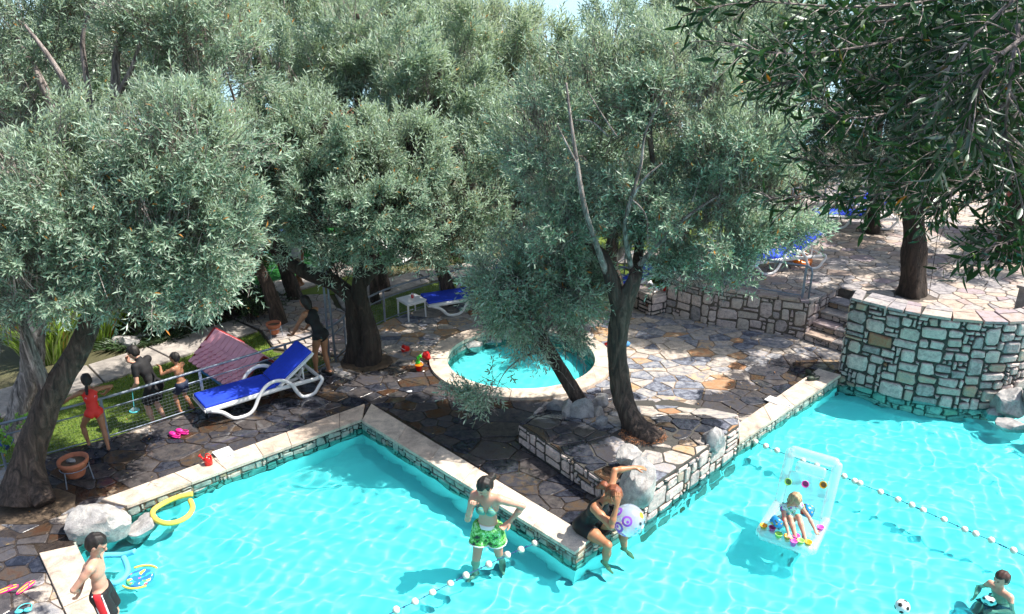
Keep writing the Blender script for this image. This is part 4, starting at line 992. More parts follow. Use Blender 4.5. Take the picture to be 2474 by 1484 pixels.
tree('upright olive with a sunlit trunk just behind the leaning one, outside the fence', (b0.x, b0.y, GZ),
     [pth((40, 1085, b0.y, .30), (55, 1000, b0.y, .24), (75, 900, b0.y, .2), (80, 800, b0.y, .18), (120, 640, b0.y + .1, .16), (150, 480, b0.y + .2, .14))],
     [pth((150, 480, b0.y + .2, .12), (150, 330, b0.y + .2, .09), (100, 200, b0.y + .2, .06), (40, 90, b0.y + .2, .03)), pth((150, 480, b0.y + .2, .1), (225, 330, b0.y + .2, .06), (210, 200, b0.y + .2, .045), (200, 90, b0.y + .2, .03), (230, 0, b0.y + .2, .02)),
      pth((120, 640, b0.y + .1, .12), (240, 430, b0.y + .2, .09), (275, 250, b0.y + .2, .07), (285, 110, b0.y + .2, .045), (330, 10, b0.y + .2, .02)), pth((275, 250, b0.y + .2, .05), (320, 160, b0.y, .03), (350, 60, b0.y, .015)), pth((225, 330, b0.y + .2, .05), (140, 170, b0.y, .04), (60, 60, b0.y, .02))],
     [lobe(60, 60, b0.y + .9, 170, 110, .8), lobe(330, 40, b0.y + 1., 190, 90, .8, .9), lobe(480, 150, b0.y + 1, 170, 130, 1.0), lobe(20, 250, b0.y + .4, 100, 120, .7, .8), lobe(230, 300, b0.y + 1.6, 140, 100, .6, .4), lobe(420, 30, b0.y + .8, 150, 110, 1.)],
     6800, seed=12, bark=M['bark_grey'], up=.45)
# olive with the forked trunk beside the round pool (left)
b0 = V3(-2.72, 13.62, 0)
tree('dark double-trunked olive at the bend of the pool fence, beside the red buckets', b0,
     [pth((852, 880, 13.7, .2), (862, 830, 13.7, .19), (858, 770, 13.7, .17), (850, 720, 13.75, .16), (800, 680, 13.7, .15), (735, 655, 13.7, .13), (690, 625, 13.7, .11), (665, 560, 13.7, .08), (640, 470, 13.7, .05)),
      pth((893, 885, 13.6, .21), (893, 820, 13.65, .19), (880, 760, 13.7, .17), (868, 700, 13.7, .15), (880, 600, 13.8, .12), (900, 480, 13.8, .09), (880, 360, 13.8, .05)),
      pth((875, 890, 13.5, .16), (880, 850, 13.6, .12), (878, 800, 13.65, .08))],
     [pth((868, 700, 13.7, .09), (950, 600, 13.7, .06), (1040, 520, 13.7, .04), (1100, 430, 13.7, .02)), pth((800, 680, 13.7, .08), (760, 560, 13.7, .05), (740, 430, 13.6, .03))],
     [lobe(790, 350, 13.2, 165, 85, 1.0, 1.2), lobe(700, 440, 13.0, 115, 130, .8), lobe(850, 500, 12.9, 170, 120, 1.0, 1.2), lobe(960, 420, 13.4, 120, 120, .9), lobe(960, 580, 13.2, 100, 60, .7, .8), lobe(1080, 530, 13.6, 90, 110, .8), lobe(640, 340, 13.4, 70, 80, .6), lobe(820, 640, 13.2, 70, 45, .5, .8)],
     14500, seed=13, bark=M['bark_black'])
# upright olive on the raised bed and its leaning neighbour
b0 = V3(1.95, 10.42, plant_z(1.95, 10.42))
tree('tall olive with a slender brown trunk standing in the bark-filled pit of the raised bed', b0,
     [pth((1580, 1075, 10.35, .26), (1540, 1035, 10.55, .2), (1512, 985, 10.7, .165), (1497, 920, 10.8, .155), (1492, 840, 10.8, .155), (1497, 770, 10.75, .165), (1515, 715, 10.7, .14), (1535, 670, 10.7, .10), (1545, 600, 11.2, .07), (1560, 520, 10.9, .055), (1578, 420, 10.7, .045), (1570, 310, 10.7, .035), (1580, 160, 10.8, .02)),
      pth((1497, 770, 10.75, .12), (1485, 700, 10.7, .115), (1470, 650, 10.7, .095), (1450, 610, 10.8, .08), (1415, 588, 10.9, .05))],
     [pth((1480, 700, 10.8, .06), (1440, 590, 10.5, .042), (1412, 500, 10.3, .036), (1395, 400, 10.3, .03), (1380, 300, 10.3, .022), (1368, 200, 10.4, .014)), pth((1395, 400, 10.3, .018), (1370, 350, 10.2, .014), (1345, 300, 10.2, .008)),
      pth((1530, 670, 10.9, .05), (1510, 560, 10.5, .034), (1525, 480, 10.3, .028), (1548, 400, 10.3, .022), (1560, 320, 10.3, .015), (1600, 240, 10.3, .008)), pth((1525, 480, 10.3, .022), (1560, 430, 10.2, .018), (1600, 395, 10.2, .010)),
      pth((1545, 640, 10.8, .045), (1640, 540, 10.5, .026), (1740, 470, 10.5, .012)), pth((1470, 330, 10.4, .014), (1430, 295, 10.4, .012), (1390, 290, 10.4, .006)), pth((1490, 330, 10.4, .014), (1450, 270, 10.4, .01), (1420, 220, 10.4, .006)), pth((1525, 480, 10.3, .012), (1560, 520, 10.2, .008), (1565, 590, 10.2, .004))],
     [lobe(1370, 330, 11.5, 150, 150, .8, .8), lobe(1470, 220, 11.6, 160, 110, .8, .8), lobe(1650, 240, 11.4, 150, 150, .8), lobe(1760, 400, 11.2, 150, 120, .8), lobe(1630, 500, 11.1, 170, 100, .8), lobe(1430, 530, 11.3, 130, 60, .6, .8), lobe(1780, 590, 10.9, 120, 85, .6), lobe(1640, 650, 11.3, 100, 50, .4, .6), lobe(1330, 510, 11.2, 100, 100, .7), lobe(1850, 500, 11.0, 90, 90, .5, 1.), lobe(1820, 590, 10.8, 85, 70, .4, 1.), lobe(1720, 650, 10.9, 100, 60, .5, 1.)],
     12000, seed=14, up=.5)
b0 = at(1405, 985, z=.3)
tree('olive leaning left over the round pool from among the white rocks', b0,
     [pth((1418, 1010, b0.y - .05, .16), (1395, 960, b0.y, .13), (1345, 880, b0.y + .05, .12), (1310, 820, b0.y + .05, .10), (1280, 760, b0.y + .05, .08), (1270, 700, b0.y + .1, .06), (1285, 640, b0.y + .15, .04))],
     [pth((1325, 850, b0.y + .05, .03), (1270, 860, b0.y - .15, .016), (1220, 900, b0.y - .25, .009), (1190, 960, b0.y - .3, .005)), pth((1310, 820, b0.y, .04), (1360, 730, b0.y, .03), (1430, 700, b0.y, .015)), ],
     [lobe(1290, 670, b0.y, 140, 80, .6, 1.1), lobe(1215, 730, b0.y, 60, 50, .4), lobe(1370, 690, b0.y, 80, 80, .5), lobe(1310, 770, b0.y - .1, 85, 50, .45, .9), lobe(1225, 900, b0.y - .25, 65, 40, .3, .3), lobe(1195, 965, b0.y - .3, 60, 40, .3, .35), lobe(1420, 890, b0.y - .2, 55, 50, .3, .3), lobe(1400, 800, b0.y - .1, 50, 40, .3, .25)],
     4300, seed=15, up=.2, droop=.2, stem=1.0)
# slim olive behind the fence
b0 = at(905, 735, z=GZ)
tree('thin olive trunk rising from the lawn behind the double-trunked one', b0,
     [pth((908, 740, b0.y, .13), (902, 680, b0.y, .1), (900, 600, b0.y, .08), (910, 500, b0.y, .06))], [],
     [lobe(900, 420, b0.y, 150, 110, 1.2), lobe(1000, 520, b0.y, 130, 90, 1.), lobe(1090, 470, b0.y, 150, 100, 1.2)], 3800, seed=16, leaf=(.06, .09), wr=.3)
# grove behind
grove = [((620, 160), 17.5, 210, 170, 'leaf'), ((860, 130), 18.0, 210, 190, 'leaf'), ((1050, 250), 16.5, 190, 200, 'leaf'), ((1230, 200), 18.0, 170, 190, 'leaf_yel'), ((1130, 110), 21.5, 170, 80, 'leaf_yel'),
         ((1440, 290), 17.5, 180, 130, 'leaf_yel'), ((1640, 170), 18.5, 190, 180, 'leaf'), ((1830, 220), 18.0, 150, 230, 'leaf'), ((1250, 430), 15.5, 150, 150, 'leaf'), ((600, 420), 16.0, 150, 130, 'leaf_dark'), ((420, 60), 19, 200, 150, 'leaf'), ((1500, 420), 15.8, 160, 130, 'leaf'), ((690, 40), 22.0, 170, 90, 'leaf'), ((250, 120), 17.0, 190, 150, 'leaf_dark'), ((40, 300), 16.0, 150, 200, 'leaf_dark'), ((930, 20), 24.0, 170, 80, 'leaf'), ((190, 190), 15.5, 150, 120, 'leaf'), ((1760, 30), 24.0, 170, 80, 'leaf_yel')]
words = ['olive behind the left crowns, its top reaching the upper edge', 'broad olive behind the double-trunked olive', 'dense olive in the middle of the grove behind the loungers', 'yellow-green olive in full light near the sea gap', 'farthest olive with a pale top against the sea',
         'pale olive behind the tall slender one', 'olive behind and right of the tall slender one', 'olive at the left edge of the terrace trees', 'low olive crown hanging behind the far fence', 'shaded olive above the playground', 'distant olive at the upper left', 'low olive behind the raised bed tree', 'far olive closing the gap at the top, left of centre', 'dim olive behind the sunlit upright trunk', 'dim olive filling the left edge behind the reeds', 'far olive top just left of the sea gap', 'olive crown seen between the pale upright limbs at the upper left', 'far olive top right of the sea gap']
for i, ((u, v), Y, ru, rv_, mt) in enumerate(grove):
    c = at(u, v, Y=Y); dep = c.y * math.cos(PITCH) - (c.z - CAMH) * math.sin(PITCH); s = dep / FPX; g = GZ if Y < 24 else GZ - 1
    L = []; rr = random.Random(100 + i)
    for _ in range(9):
        L.append((c.x + rr.uniform(-.7, .7) * ru * s, c.y + rr.uniform(-1.0, 1.0), c.z + rr.uniform(-.75, .6) * rv_ * s, ru * s * rr.uniform(.32, .55), .8, rv_ * s * rr.uniform(.28, .5)))
    top = c.z
    tk = [(c.x + .3, c.y, g - .1, .2), (c.x + .1, c.y + .1, g + .8, .15), (c.x - .1, c.y, g + 1.7, .13), (c.x, c.y, max(top - .5, g + 2.2), .09), (c.x + .1, c.y, top + .8, .04)]
    br = [[(c.x, c.y, g + 1.6, .08), (c.x + rr.uniform(-.6, .6), c.y - .4, g + 2.6, .05), (c.x + rr.uniform(-1.3, 1.3), c.y - .7, top + .5, .015)] for _ in range(2)]
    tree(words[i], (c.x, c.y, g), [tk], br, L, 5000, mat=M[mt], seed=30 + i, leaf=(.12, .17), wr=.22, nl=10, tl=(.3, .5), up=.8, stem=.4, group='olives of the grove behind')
# terrace trees
def simple_tree(label, base, lean, r0, L, n, seed, mt, leaf=(.07, .1), droop=0.1, extra=[]):
    bx, by, bz = base; tk = [(bx, by, bz - .1, r0 * 1.25), (bx + lean[0] * .15, by, bz + .5, r0), (bx + lean[0] * .4, by + lean[1] * .3, bz + 1.2, r0 * .9), (bx + lean[0] * .8, by + lean[1], bz + 2.1, r0 * .75), (bx + lean[0], by + lean[1], bz + 3.2, r0 * .4)]
    return tree(label, base, [tk] + extra, [[(bx + lean[0] * .6, by, bz + 1.7, r0 * .5), (bx + lean[0] + s * .8, by - .3, bz + 2.6, r0 * .3), (bx + lean[0] + s * 1.6, by - .5, bz + 3.3, r0 * .1)] for s in (-1, 1)], L, n, mat=M[mt], bark=M['bark_black'], seed=seed, leaf=leaf, wr=.3, droop=droop, group='olives on the terrace')
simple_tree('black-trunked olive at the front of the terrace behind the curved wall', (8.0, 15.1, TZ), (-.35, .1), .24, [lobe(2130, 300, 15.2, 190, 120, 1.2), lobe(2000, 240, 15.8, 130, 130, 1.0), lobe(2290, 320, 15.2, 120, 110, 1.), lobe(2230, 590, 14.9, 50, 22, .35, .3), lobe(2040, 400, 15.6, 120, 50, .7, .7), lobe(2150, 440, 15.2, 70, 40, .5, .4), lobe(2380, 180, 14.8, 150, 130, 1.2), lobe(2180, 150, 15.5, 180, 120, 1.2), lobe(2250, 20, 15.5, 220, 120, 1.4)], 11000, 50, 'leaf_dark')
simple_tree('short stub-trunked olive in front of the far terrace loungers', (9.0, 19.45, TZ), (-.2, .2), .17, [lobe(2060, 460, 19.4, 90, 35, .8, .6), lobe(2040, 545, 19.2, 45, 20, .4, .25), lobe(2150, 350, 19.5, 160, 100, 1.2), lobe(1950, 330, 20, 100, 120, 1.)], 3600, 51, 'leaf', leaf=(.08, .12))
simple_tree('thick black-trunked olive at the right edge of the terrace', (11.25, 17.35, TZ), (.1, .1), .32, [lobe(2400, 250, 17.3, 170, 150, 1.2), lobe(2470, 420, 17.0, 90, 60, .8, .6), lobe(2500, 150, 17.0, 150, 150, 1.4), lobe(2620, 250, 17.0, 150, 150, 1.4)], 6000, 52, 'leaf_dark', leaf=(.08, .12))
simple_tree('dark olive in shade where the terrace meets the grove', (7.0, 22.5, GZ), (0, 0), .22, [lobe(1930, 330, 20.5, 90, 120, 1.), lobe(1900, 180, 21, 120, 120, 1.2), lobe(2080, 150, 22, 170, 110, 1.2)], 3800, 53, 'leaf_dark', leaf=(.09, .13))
simple_tree('far olive behind the terrace, below the near branches', (12, 24, TZ), (0, 0), .22, [lobe(2250, 200, 24, 170, 130, 1.4), lobe(2420, 150, 25, 150, 120, 1.4), lobe(2300, 330, 24, 130, 60, 1.)], 3600, 54, 'leaf', leaf=(.1, .14))

# near olive beside the balcony: its long branches hang into the upper right of the view
near = empty('olive_tree', 'near olive whose large-leaved branches hang down across the upper right corner', 'olive tree', (5.2, 2.6, 0))
trunk_mesh([[(5.2, 2.6, -.5, .34), (5.1, 2.7, 1.5, .28), (4.6, 2.9, 3.4, .24), (3.9, 3.2, 5.2, .2), (3.3, 3.4, 6.8, .14), (2.9, 3.5, 8.2, .07)]], 60, .12).build('trunk', M['bark'], near, smooth=True, wc=True)
rn = random.Random(61)
NB = [[(2474, 20, 3.4), (2300, 60, 3.2), (2100, 110, 2.9), (1900, 130, 2.7), (1775, 108, 2.6)], [(2474, 120, 3.3), (2330, 170, 3.0), (2180, 260, 2.8), (2050, 285, 2.7), (1960, 235, 2.65)], [(2474, 250, 3.2), (2380, 380, 3.0), (2260, 420, 2.9), (2120, 470, 2.85), (1960, 475, 2.8), (1860, 480, 2.8)],
      [(2400, -40, 3.0), (2200, 10, 2.8), (2000, 15, 2.7), (1830, 5, 2.7), (1690, 22, 2.7)], [(2474, 260, 2.9), (2400, 360, 2.8), (2330, 440, 2.7), (2260, 490, 2.7)], [(2530, 560, 2.7), (2474, 572, 2.65), (2420, 590, 2.6), (2370, 602, 2.6)],
      [(2460, 60, 2.4), (2440, 200, 2.3), (2430, 330, 2.3), (2455, 430, 2.3)], [(2474, 180, 3.6), (2300, 260, 3.5), (2150, 380, 3.4), (2010, 400, 3.3), (1930, 380, 3.3)], [(2300, -30, 3.3), (2200, 120, 3.2), (2080, 190, 3.1), (1960, 180, 3.0), (1870, 210, 3.0)],
      [(2474, -20, 2.7), (2380, 60, 2.6), (2300, 150, 2.6), (2260, 270, 2.6), (2200, 330, 2.6)], [(2474, 300, 3.5), (2360, 370, 3.4), (2280, 430, 3.3), (2190, 480, 3.3)], [(2350, -30, 3.6), (2200, 40, 3.5), (2050, 60, 3.4), (1930, 90, 3.4), (1820, 160, 3.3)],
      [(2474, 90, 2.2), (2400, 150, 2.15), (2350, 240, 2.15), (2340, 330, 2.15)], [(2500, 30, 4.0), (2350, 150, 3.9), (2250, 330, 3.8), (2120, 440, 3.7), (2060, 470, 3.7)], [(2500, 400, 3.0), (2440, 430, 2.9), (2400, 460, 2.85), (2380, 480, 2.8)],
      [(2474, -10, 3.2), (2330, 90, 3.1), (2240, 190, 3.05), (2130, 200, 3.0), (2040, 150, 3.0)], [(2500, 200, 2.5), (2400, 270, 2.5), (2290, 360, 2.5), (2240, 400, 2.5)], [(2150, -30, 3.8), (2060, 60, 3.7), (1980, 120, 3.6), (1900, 250, 3.6)], [(2480, 380, 3.7), (2400, 330, 3.7), (2280, 390, 3.6), (2200, 440, 3.6)]]
LP, LD_, LN_, LL, LW, LR = [], [], [], [], [], []; TW_ = MB(); OL = []
def spl(pts, n):
    out = []
    for i in range(len(pts) - 1):
        p0 = pts[max(i - 1, 0)]; p1 = pts[i]; p2 = pts[i + 1]; p3 = pts[min(i + 2, len(pts) - 1)]
        for k in range(n): t = k / n; out.append(.5 * (2 * p1 + (p2 - p0) * t + (2 * p0 - 5 * p1 + 4 * p2 - p3) * t * t + (3 * p1 - p0 - 3 * p2 + p3) * t ** 3))
    return out + [pts[-1]]
def shoot(pts, r0, dens=38, llen=.058):
    C = spl(pts, 8); TW_.tube(C, [max(.0012, r0 * (1 - .85 * i / len(C))) for i in range(len(C))], 5); k = 0; acc = 0
    for i in range(1, len(C)):
        d = (C[i] - C[i - 1]); L = d.length; acc += L * dens; d.normalize()
        while acc >= 1:
            acc -= 1; k += 1; a = d.orthogonal().normalized(); a = Matrix.Rotation((k % 2) * math.pi + (k // 2) * 1.57 + rn.uniform(-.3, .3), 3, d) @ a; p = C[i - 1].lerp(C[i], rn.random())
            ld = (d * rn.uniform(.5, .9) + a * rn.uniform(.6, 1) + Vector((0, 0, -.12))).normalized()
            LP.append(p); LD_.append(ld); LN_.append((d - a * .4 + Vector((rn.gauss(0, .2), rn.gauss(0, .2), .5 + rn.gauss(0, .2)))).normalized()); LL.append(llen * rn.uniform(.65, 1.2)); LW.append(rn.uniform(.19, .26)); LR.append(rn.random())
            if rn.random() < .012: OL.append(p + Vector((rn.uniform(-.01, .01), rn.uniform(-.01, .01), -.015)))
    return C
for bp in NB:
    pts = [at(u, v, Y=Y) for (u, v, Y) in bp]; C = shoot(pts, .007, 26)
    for j in range(len(C)):
        f = j / len(C)
        for _ in range(rn.choice((1, 1, 2))):
            if f < .04: continue
            d = (C[min(j + 1, len(C) - 1)] - C[max(j - 1, 0)]).normalized(); a = Vector((rn.gauss(0, 1), rn.gauss(0, 1), rn.gauss(-.1, .7))); a = (a - d * a.dot(d)).normalized(); L = rn.uniform(.1, .27) * (1 - .4 * f)
            e = C[j] + d * L * .8 + a * L * .65 - Vector((0, 0, .1 * L)); shoot([C[j], C[j] + (d * .45 + a * .42) * L * .9, e], .0025, 46)
# dense inner crown, mostly out of view, added to shade the branches coming from it
inner = [(2.6, 3.4, 7.0, 1.3, 1.2, .55), (3.6, 3.2, 6.6, 1.0, 1.2, .9), (3.0, 4.2, 7.6, 1.4, 1.2, .6), (1.9, 4.2, 7.3, 1.0, 1.0, .35), (4.4, 3.9, 7.0, 1.1, 1.2, 1.2)]
V, Fc, rv, bs, D, TL, bend = twigs(inner, 3400, .1, .3, (.2, .35), 12, (.055, .075), .24, .2, 62)
o = link_mesh('crown', np_mesh('crown', V, Fc, False, rv), M['leaf_big'], near, True); o['kind'] = 'stuff'
def fine_leaf(L, W):
    n = 5; vs = [(0, 0, 0)]; fs = []
    for i in range(1, n): t = i / n; w = W * .5 * math.sin(math.pi * t ** .85); z = -.10 * L * t * t; vs += [(-w, t * L, z + w * .35), (0, t * L, z), (w, t * L, z + w * .35)]
    vs.append((0, L, -.10 * L)); fs = [(0, 2, 1), (0, 3, 2)]
    for i in range(n - 2): b = 1 + i * 3; fs += [(b, b + 1, b + 4, b + 3), (b + 1, b + 2, b + 5, b + 4)]
    b = 1 + (n - 2) * 3; e = len(vs) - 1; fs += [(b, b + 1, e), (b + 1, b + 2, e)]; return vs, fs
lm = []
for q in range(8):
    vs, fs = fine_leaf(1.0, .17 + .012 * q); me = bpy.data.meshes.new('leaf'); me.from_pydata(vs, [], fs); a = me.attributes.new('rv', 'FLOAT', 'FACE'); a.data.foreach_set('value', [q / 8.5] * len(fs)); me.polygons.foreach_set('use_smooth', [True] * len(fs)); me.materials.append(M['leaf_big']); me.update(); lm.append((me, vs, fs))
idx = sorted(range(len(LP)), key=lambda i: (LP[i] - Vector((0, 0, CAMH))).length - (100 if False else 0) + (0 if in_view(LP[i].x, LP[i].y, LP[i].z) else 50))
BV, BF, BR = [], [], []
for rank, i in enumerate(idx):
    d = LD_[i]; n_ = LN_[i]; s_ = d.cross(n_).normalized(); n_ = s_.cross(d); mt = Matrix((s_, d, n_)).transposed(); me, vs, fs = lm[i % 8]
    if rank < 300:
        o = bpy.data.objects.new('leaf', me); COL.objects.link(o); o.parent = near; m4 = mt.to_4x4(); m4 = Matrix.Translation(LP[i] - near.location) @ m4 @ Matrix.Scale(LL[i], 4); o.matrix_local = m4
    else:
        b = len(BV); BV += [tuple(LP[i] + mt @ (Vector(v) * LL[i])) for v in vs]; BF += [tuple(b + k for k in f) for f in fs]; BR += [LR[i]] * len(fs)
me = bpy.data.meshes.new('foliage'); me.from_pydata(BV, [], BF); a = me.attributes.new('rv', 'FLOAT', 'FACE'); a.data.foreach_set('value', BR); me.polygons.foreach_set('use_smooth', [True] * len(BF)); me.update()
o = link_mesh('foliage', me, M['leaf_big'], near, True); o['kind'] = 'stuff'; TW_.build('twigs', M['bark_grey'], near, wc=True)['kind'] = 'stuff'
mo = MB(); mo.ell((0, 0, 0), (.0085, .0085, .0125), seg=8, rings=6); om = mo.build('olive', M['olive'], near, smooth=True); om.location = OL[0] - near.location
for p in OL[1:120]: c = om.copy(); COL.objects.link(c); c.location = p - near.location
print('near leaves', len(LP), 'olives', len(OL), 'leaves', LEAVES[0])

# reeds, shrubs and plants along the path
def tuft(name, label, cat, cx, cy, z, n, h, w, spread, mat, seed, lean=.35, group=None, rad=(1, 1)):
    r = np.random.default_rng(seed); t = empty(name, label, cat, (cx, cy, z), 0, group)
    a = r.random(n) * 6.283; q = np.sqrt(r.random(n)) * spread; P = np.stack([cx + q * np.cos(a) * rad[0], cy + q * np.sin(a) * rad[1], np.full(n, z)], 1)
    D = unit(np.stack([np.cos(a) * lean * r.random(n), np.sin(a) * lean * r.random(n), np.ones(n)], 1) + r.normal(size=(n, 3)) * .12)
    H = r.uniform(h * .5, h, n); V4 = []
    S = unit(np.cross(D, unit(r.normal(size=(n, 3))))); bd = unit(D * [1, 1, 0] + 1e-4) * (H * lean * .5)[:, None]
    W = (w * r.uniform(.6, 1.2, n))[:, None]
    p1 = P + D * (H * .5)[:, None] + bd * .3; p2 = P + D * (H * .85)[:, None] + bd - np.array([0, 0, 1]) * (H * .05)[:, None]; p3 = P + D * H[:, None] + bd * 1.7 - np.array([0, 0, 1]) * (H * .14)[:, None]
    V = np.stack([P - S * W * .4, P + S * W * .4, p1 - S * W * .5, p1 + S * W * .5, p2 - S * W * .35, p2 + S * W * .35, p3, p3 + S * W * .03], 1).reshape(-1, 3)
    b = (np.arange(n) * 8)[:, None]; Fc = np.concatenate([b + [0, 1, 3, 2], b + [2, 3, 5, 4], b + [4, 5, 7, 6]], 1).reshape(-1, 4)
    link_mesh('blades', np_mesh('blades', V, Fc, False, np.repeat(r.random(n), 3)), mat, t, True)['kind'] = 'stuff'; return t
reed_spots = [(190, 850, 1.9), (250, 800, 2.1), (130, 870, 1.6), (320, 770, 1.9), (90, 890, 1.5), (390, 745, 1.6)]
for i, (u, v, h) in enumerate(reed_spots):
    p = at(u, v, z=GZ); tuft('reed_clump', ['tallest yellow-green reed clump behind the leaning olive trunk', 'reed clump right of the leaning trunk, beside the path', 'reed clump between the two left trunks', 'thin reed clump left of the white rocks', 'low reed clump at the far left by the path', 'reed clump behind the white rocks'][i], 'reeds', p.x, p.y + .5, GZ, 420, h, .03, .45, M['reed'], 70 + i, group='reeds beside the path')
def shrub(label, u, v, Y, ru, rv_, n, mt, seed, leaf=(.05, .09), name='shrub', cat='shrub', group='dark shrubs beyond the path', wr=.4, z=None):
    L = [lobe(u, v, Y, ru, rv_, .6), lobe(u - ru * .4, v + rv_ * .2, Y, ru * .6, rv_ * .7, .5), lobe(u + ru * .4, v + rv_ * .2, Y, ru * .6, rv_ * .7, .5)]
    t = empty(name, label, cat, (L[0][0], L[0][1], GZ if z is None else z), 0, group); V, Fc, rv, bs, D, TL, bend = twigs(L, n, .5, 0, (.2, .4), 10, leaf, wr, .3, seed)
    link_mesh('foliage', np_mesh('foliage', V, Fc, False, rv), M[mt], t, True)['kind'] = 'stuff'; V, Fc = stems(bs, D, TL, bend, .004, seed); link_mesh('stems', np_mesh('stems', V, Fc), M['bark'], t, True)['kind'] = 'stuff'
shrub('dark shrub mass at the path edge under the left crown', 500, 690, 16.8, 110, 60, 1100, 'shrub', 81); shrub('dark shrub between the reeds and the flagged path', 400, 730, 15.6, 90, 55, 900, 'shrub', 82)
shrub('trailing ground cover spilling onto the path corner', 590, 748, 16.4, 55, 18, 500, 'shrub', 83, name='ground_cover'); shrub('shadowy shrub behind the playground fence', 560, 610, 20, 120, 70, 900, 'shrub', 84, leaf=(.08, .12))
shrub('low shrub behind the far lawn', 1080, 640, 20.5, 130, 45, 900, 'shrub', 85, leaf=(.08, .12)); shrub('dark hedge below the left crown behind the reeds', 300, 650, 16.5, 150, 110, 1500, 'shrub', 86, leaf=(.08, .12))
shrub('hedge behind the grass beyond the raised bed', 1500, 480, 24, 180, 60, 1100, 'shrub', 87, leaf=(.1, .15)); shrub('hedge at the back of the terrace', 2200, 420, 27, 250, 40, 1300, 'shrub', 88, leaf=(.12, .18), z=TZ)
shrub('dark hedge closing the grove at the left', 150, 500, 15.5, 170, 170, 1800, 'shrub', 89, leaf=(.09, .13))
for k, (u, v) in enumerate([(430, 800), (520, 770), (350, 835), (290, 850), (560, 755)]):
    p = at(u, v, z=GZ); tuft('ivy_tuft', ['leafy tuft along the path edge, right of the white rocks', 'leafy tuft on the path edge under the dark shrub', 'leafy tuft touching the white rocks', 'leafy tuft at the foot of the reeds', 'leafy tuft near the flagged path corner'][k], 'ground cover', p.x, p.y + .25, GZ, 260, .25, .035, .5, M['shrub'], 90 + k, .9, 'low tufts on the path edge', (1.3, .5))
# agave-like plant
p = at(655, 745, z=GZ); tuft('agave', 'spiky grey-green agave by the flagged path', 'agave', p.x - .5, p.y + .4, GZ, 26, .55, .06, .08, M['leaf'], 96, .9)

# ================================================================== ROCKS
rock((-5.40, 8.68, .02), (.42, .36, .34), 201, 'large pale boulder at the lower left corner of the left pool', rz=.5)
rock((-5.02, 9.0, -.30), (.30, .26, .26), 202, 'half-sunk boulder beside the large one in the left pool', rz=1.2)
rock((-5.45, 8.1, -.38), (.22, .26, .24), 203, 'small boulder under water below the large pale one', rz=.2)
P_ = [((1.10, 11.02, .38), (.22, .15, .27), 211, 'tall white rock leaning by the foot of the left-leaning olive', .1), ((1.36, 10.72, .38), (.13, .12, .11), 212, 'cube-like cream rock at the front of the bed rocks', .6), ((.74, 11.5, .2), (.21, .18, .17), 213, 'rounded white rock at the rim of the round pool', .3),
      ((.86, 11.1, .36), (.14, .12, .2), 214, 'greyish rock behind the tall white one', .9), ((1.36, 11.1, .3), (.13, .12, .14), 215, 'small rock between the two trunks', .2), ((1.42, 11.5, .26), (.26, .16, .16), 216, 'broad white rock at the back between the trunks', 1.1), ((1.62, 11.1, .26), (.11, .1, .1), 217, 'dark little rock touching the upright trunk', 1.7), ((1.95, 11.25, .26), (.16, .14, .13), 218, 'white rock right of the upright trunk', .4)]
for l, s, sd, lb, rz in P_: rock(l, s, sd, lb, 'rock', 'rocks on the raised bed', rz=rz)
rock((1.66, 9.02, .38), (.26, .22, .50), 221, 'big white rock on the bed corner that the seated woman touches', rz=.4, tilt=.1)
rock((1.62, 9.42, .62), (.24, .2, .16), 222, 'flat-topped white rock resting behind the big corner rock', rz=1.0)
rock((2.95, 10.28, .30), (.19, .17, .27), 223, 'white rock standing on the bed edge above the right pool', rz=.3)
rock((-.76, 14.72, -.22), (.27, .22, .22), 224, 'wet rock rising from the round pool at its far left', rz=.6); rock((-.4, 14.92, -.2), (.2, .18, .18), 225, 'smaller wet rock beside it in the round pool', rz=.1)
for i, (x, y, z, s) in enumerate([(8.35, 12.0, .0, (.3, .32, .4)), (8.75, 11.75, .25, (.32, .3, .38)), (8.2, 11.55, -.2, (.28, .24, .22)), (8.6, 11.2, -.15, (.3, .28, .26)), (8.15, 11.95, -.25, (.22, .2, .18)), (9.1, 11.3, .1, (.4, .35, .4)), (8.75, 10.75, -.25, (.3, .3, .24))]):
    rock((x, y, z), s, 230 + i, ['boulder against the right end of the curved wall', 'upper boulder of the pile at the right edge', 'low wet boulder at the waterline, right', 'brownish boulder at the right pool corner', 'small boulder at the foot of the curved wall', 'boulder at the far right of the pile', 'nearest boulder of the right-hand pile'][i], 'boulder', 'boulders at the right end of the pool', rz=i * .7)
for i, (u, v, s) in enumerate([(318, 838, .22), (292, 830, .15), (345, 822, .17)]):
    p = at(u, v, z=GZ); rock((p.x, p.y, GZ + .08), (s * 1.2, s, s * .8), 240 + i, ['white rock beside the path, the biggest of three', 'small white rock at the foot of the reeds', 'white rock farthest right of the three by the path'][i], 'rock', 'white rocks beside the path', rz=i)

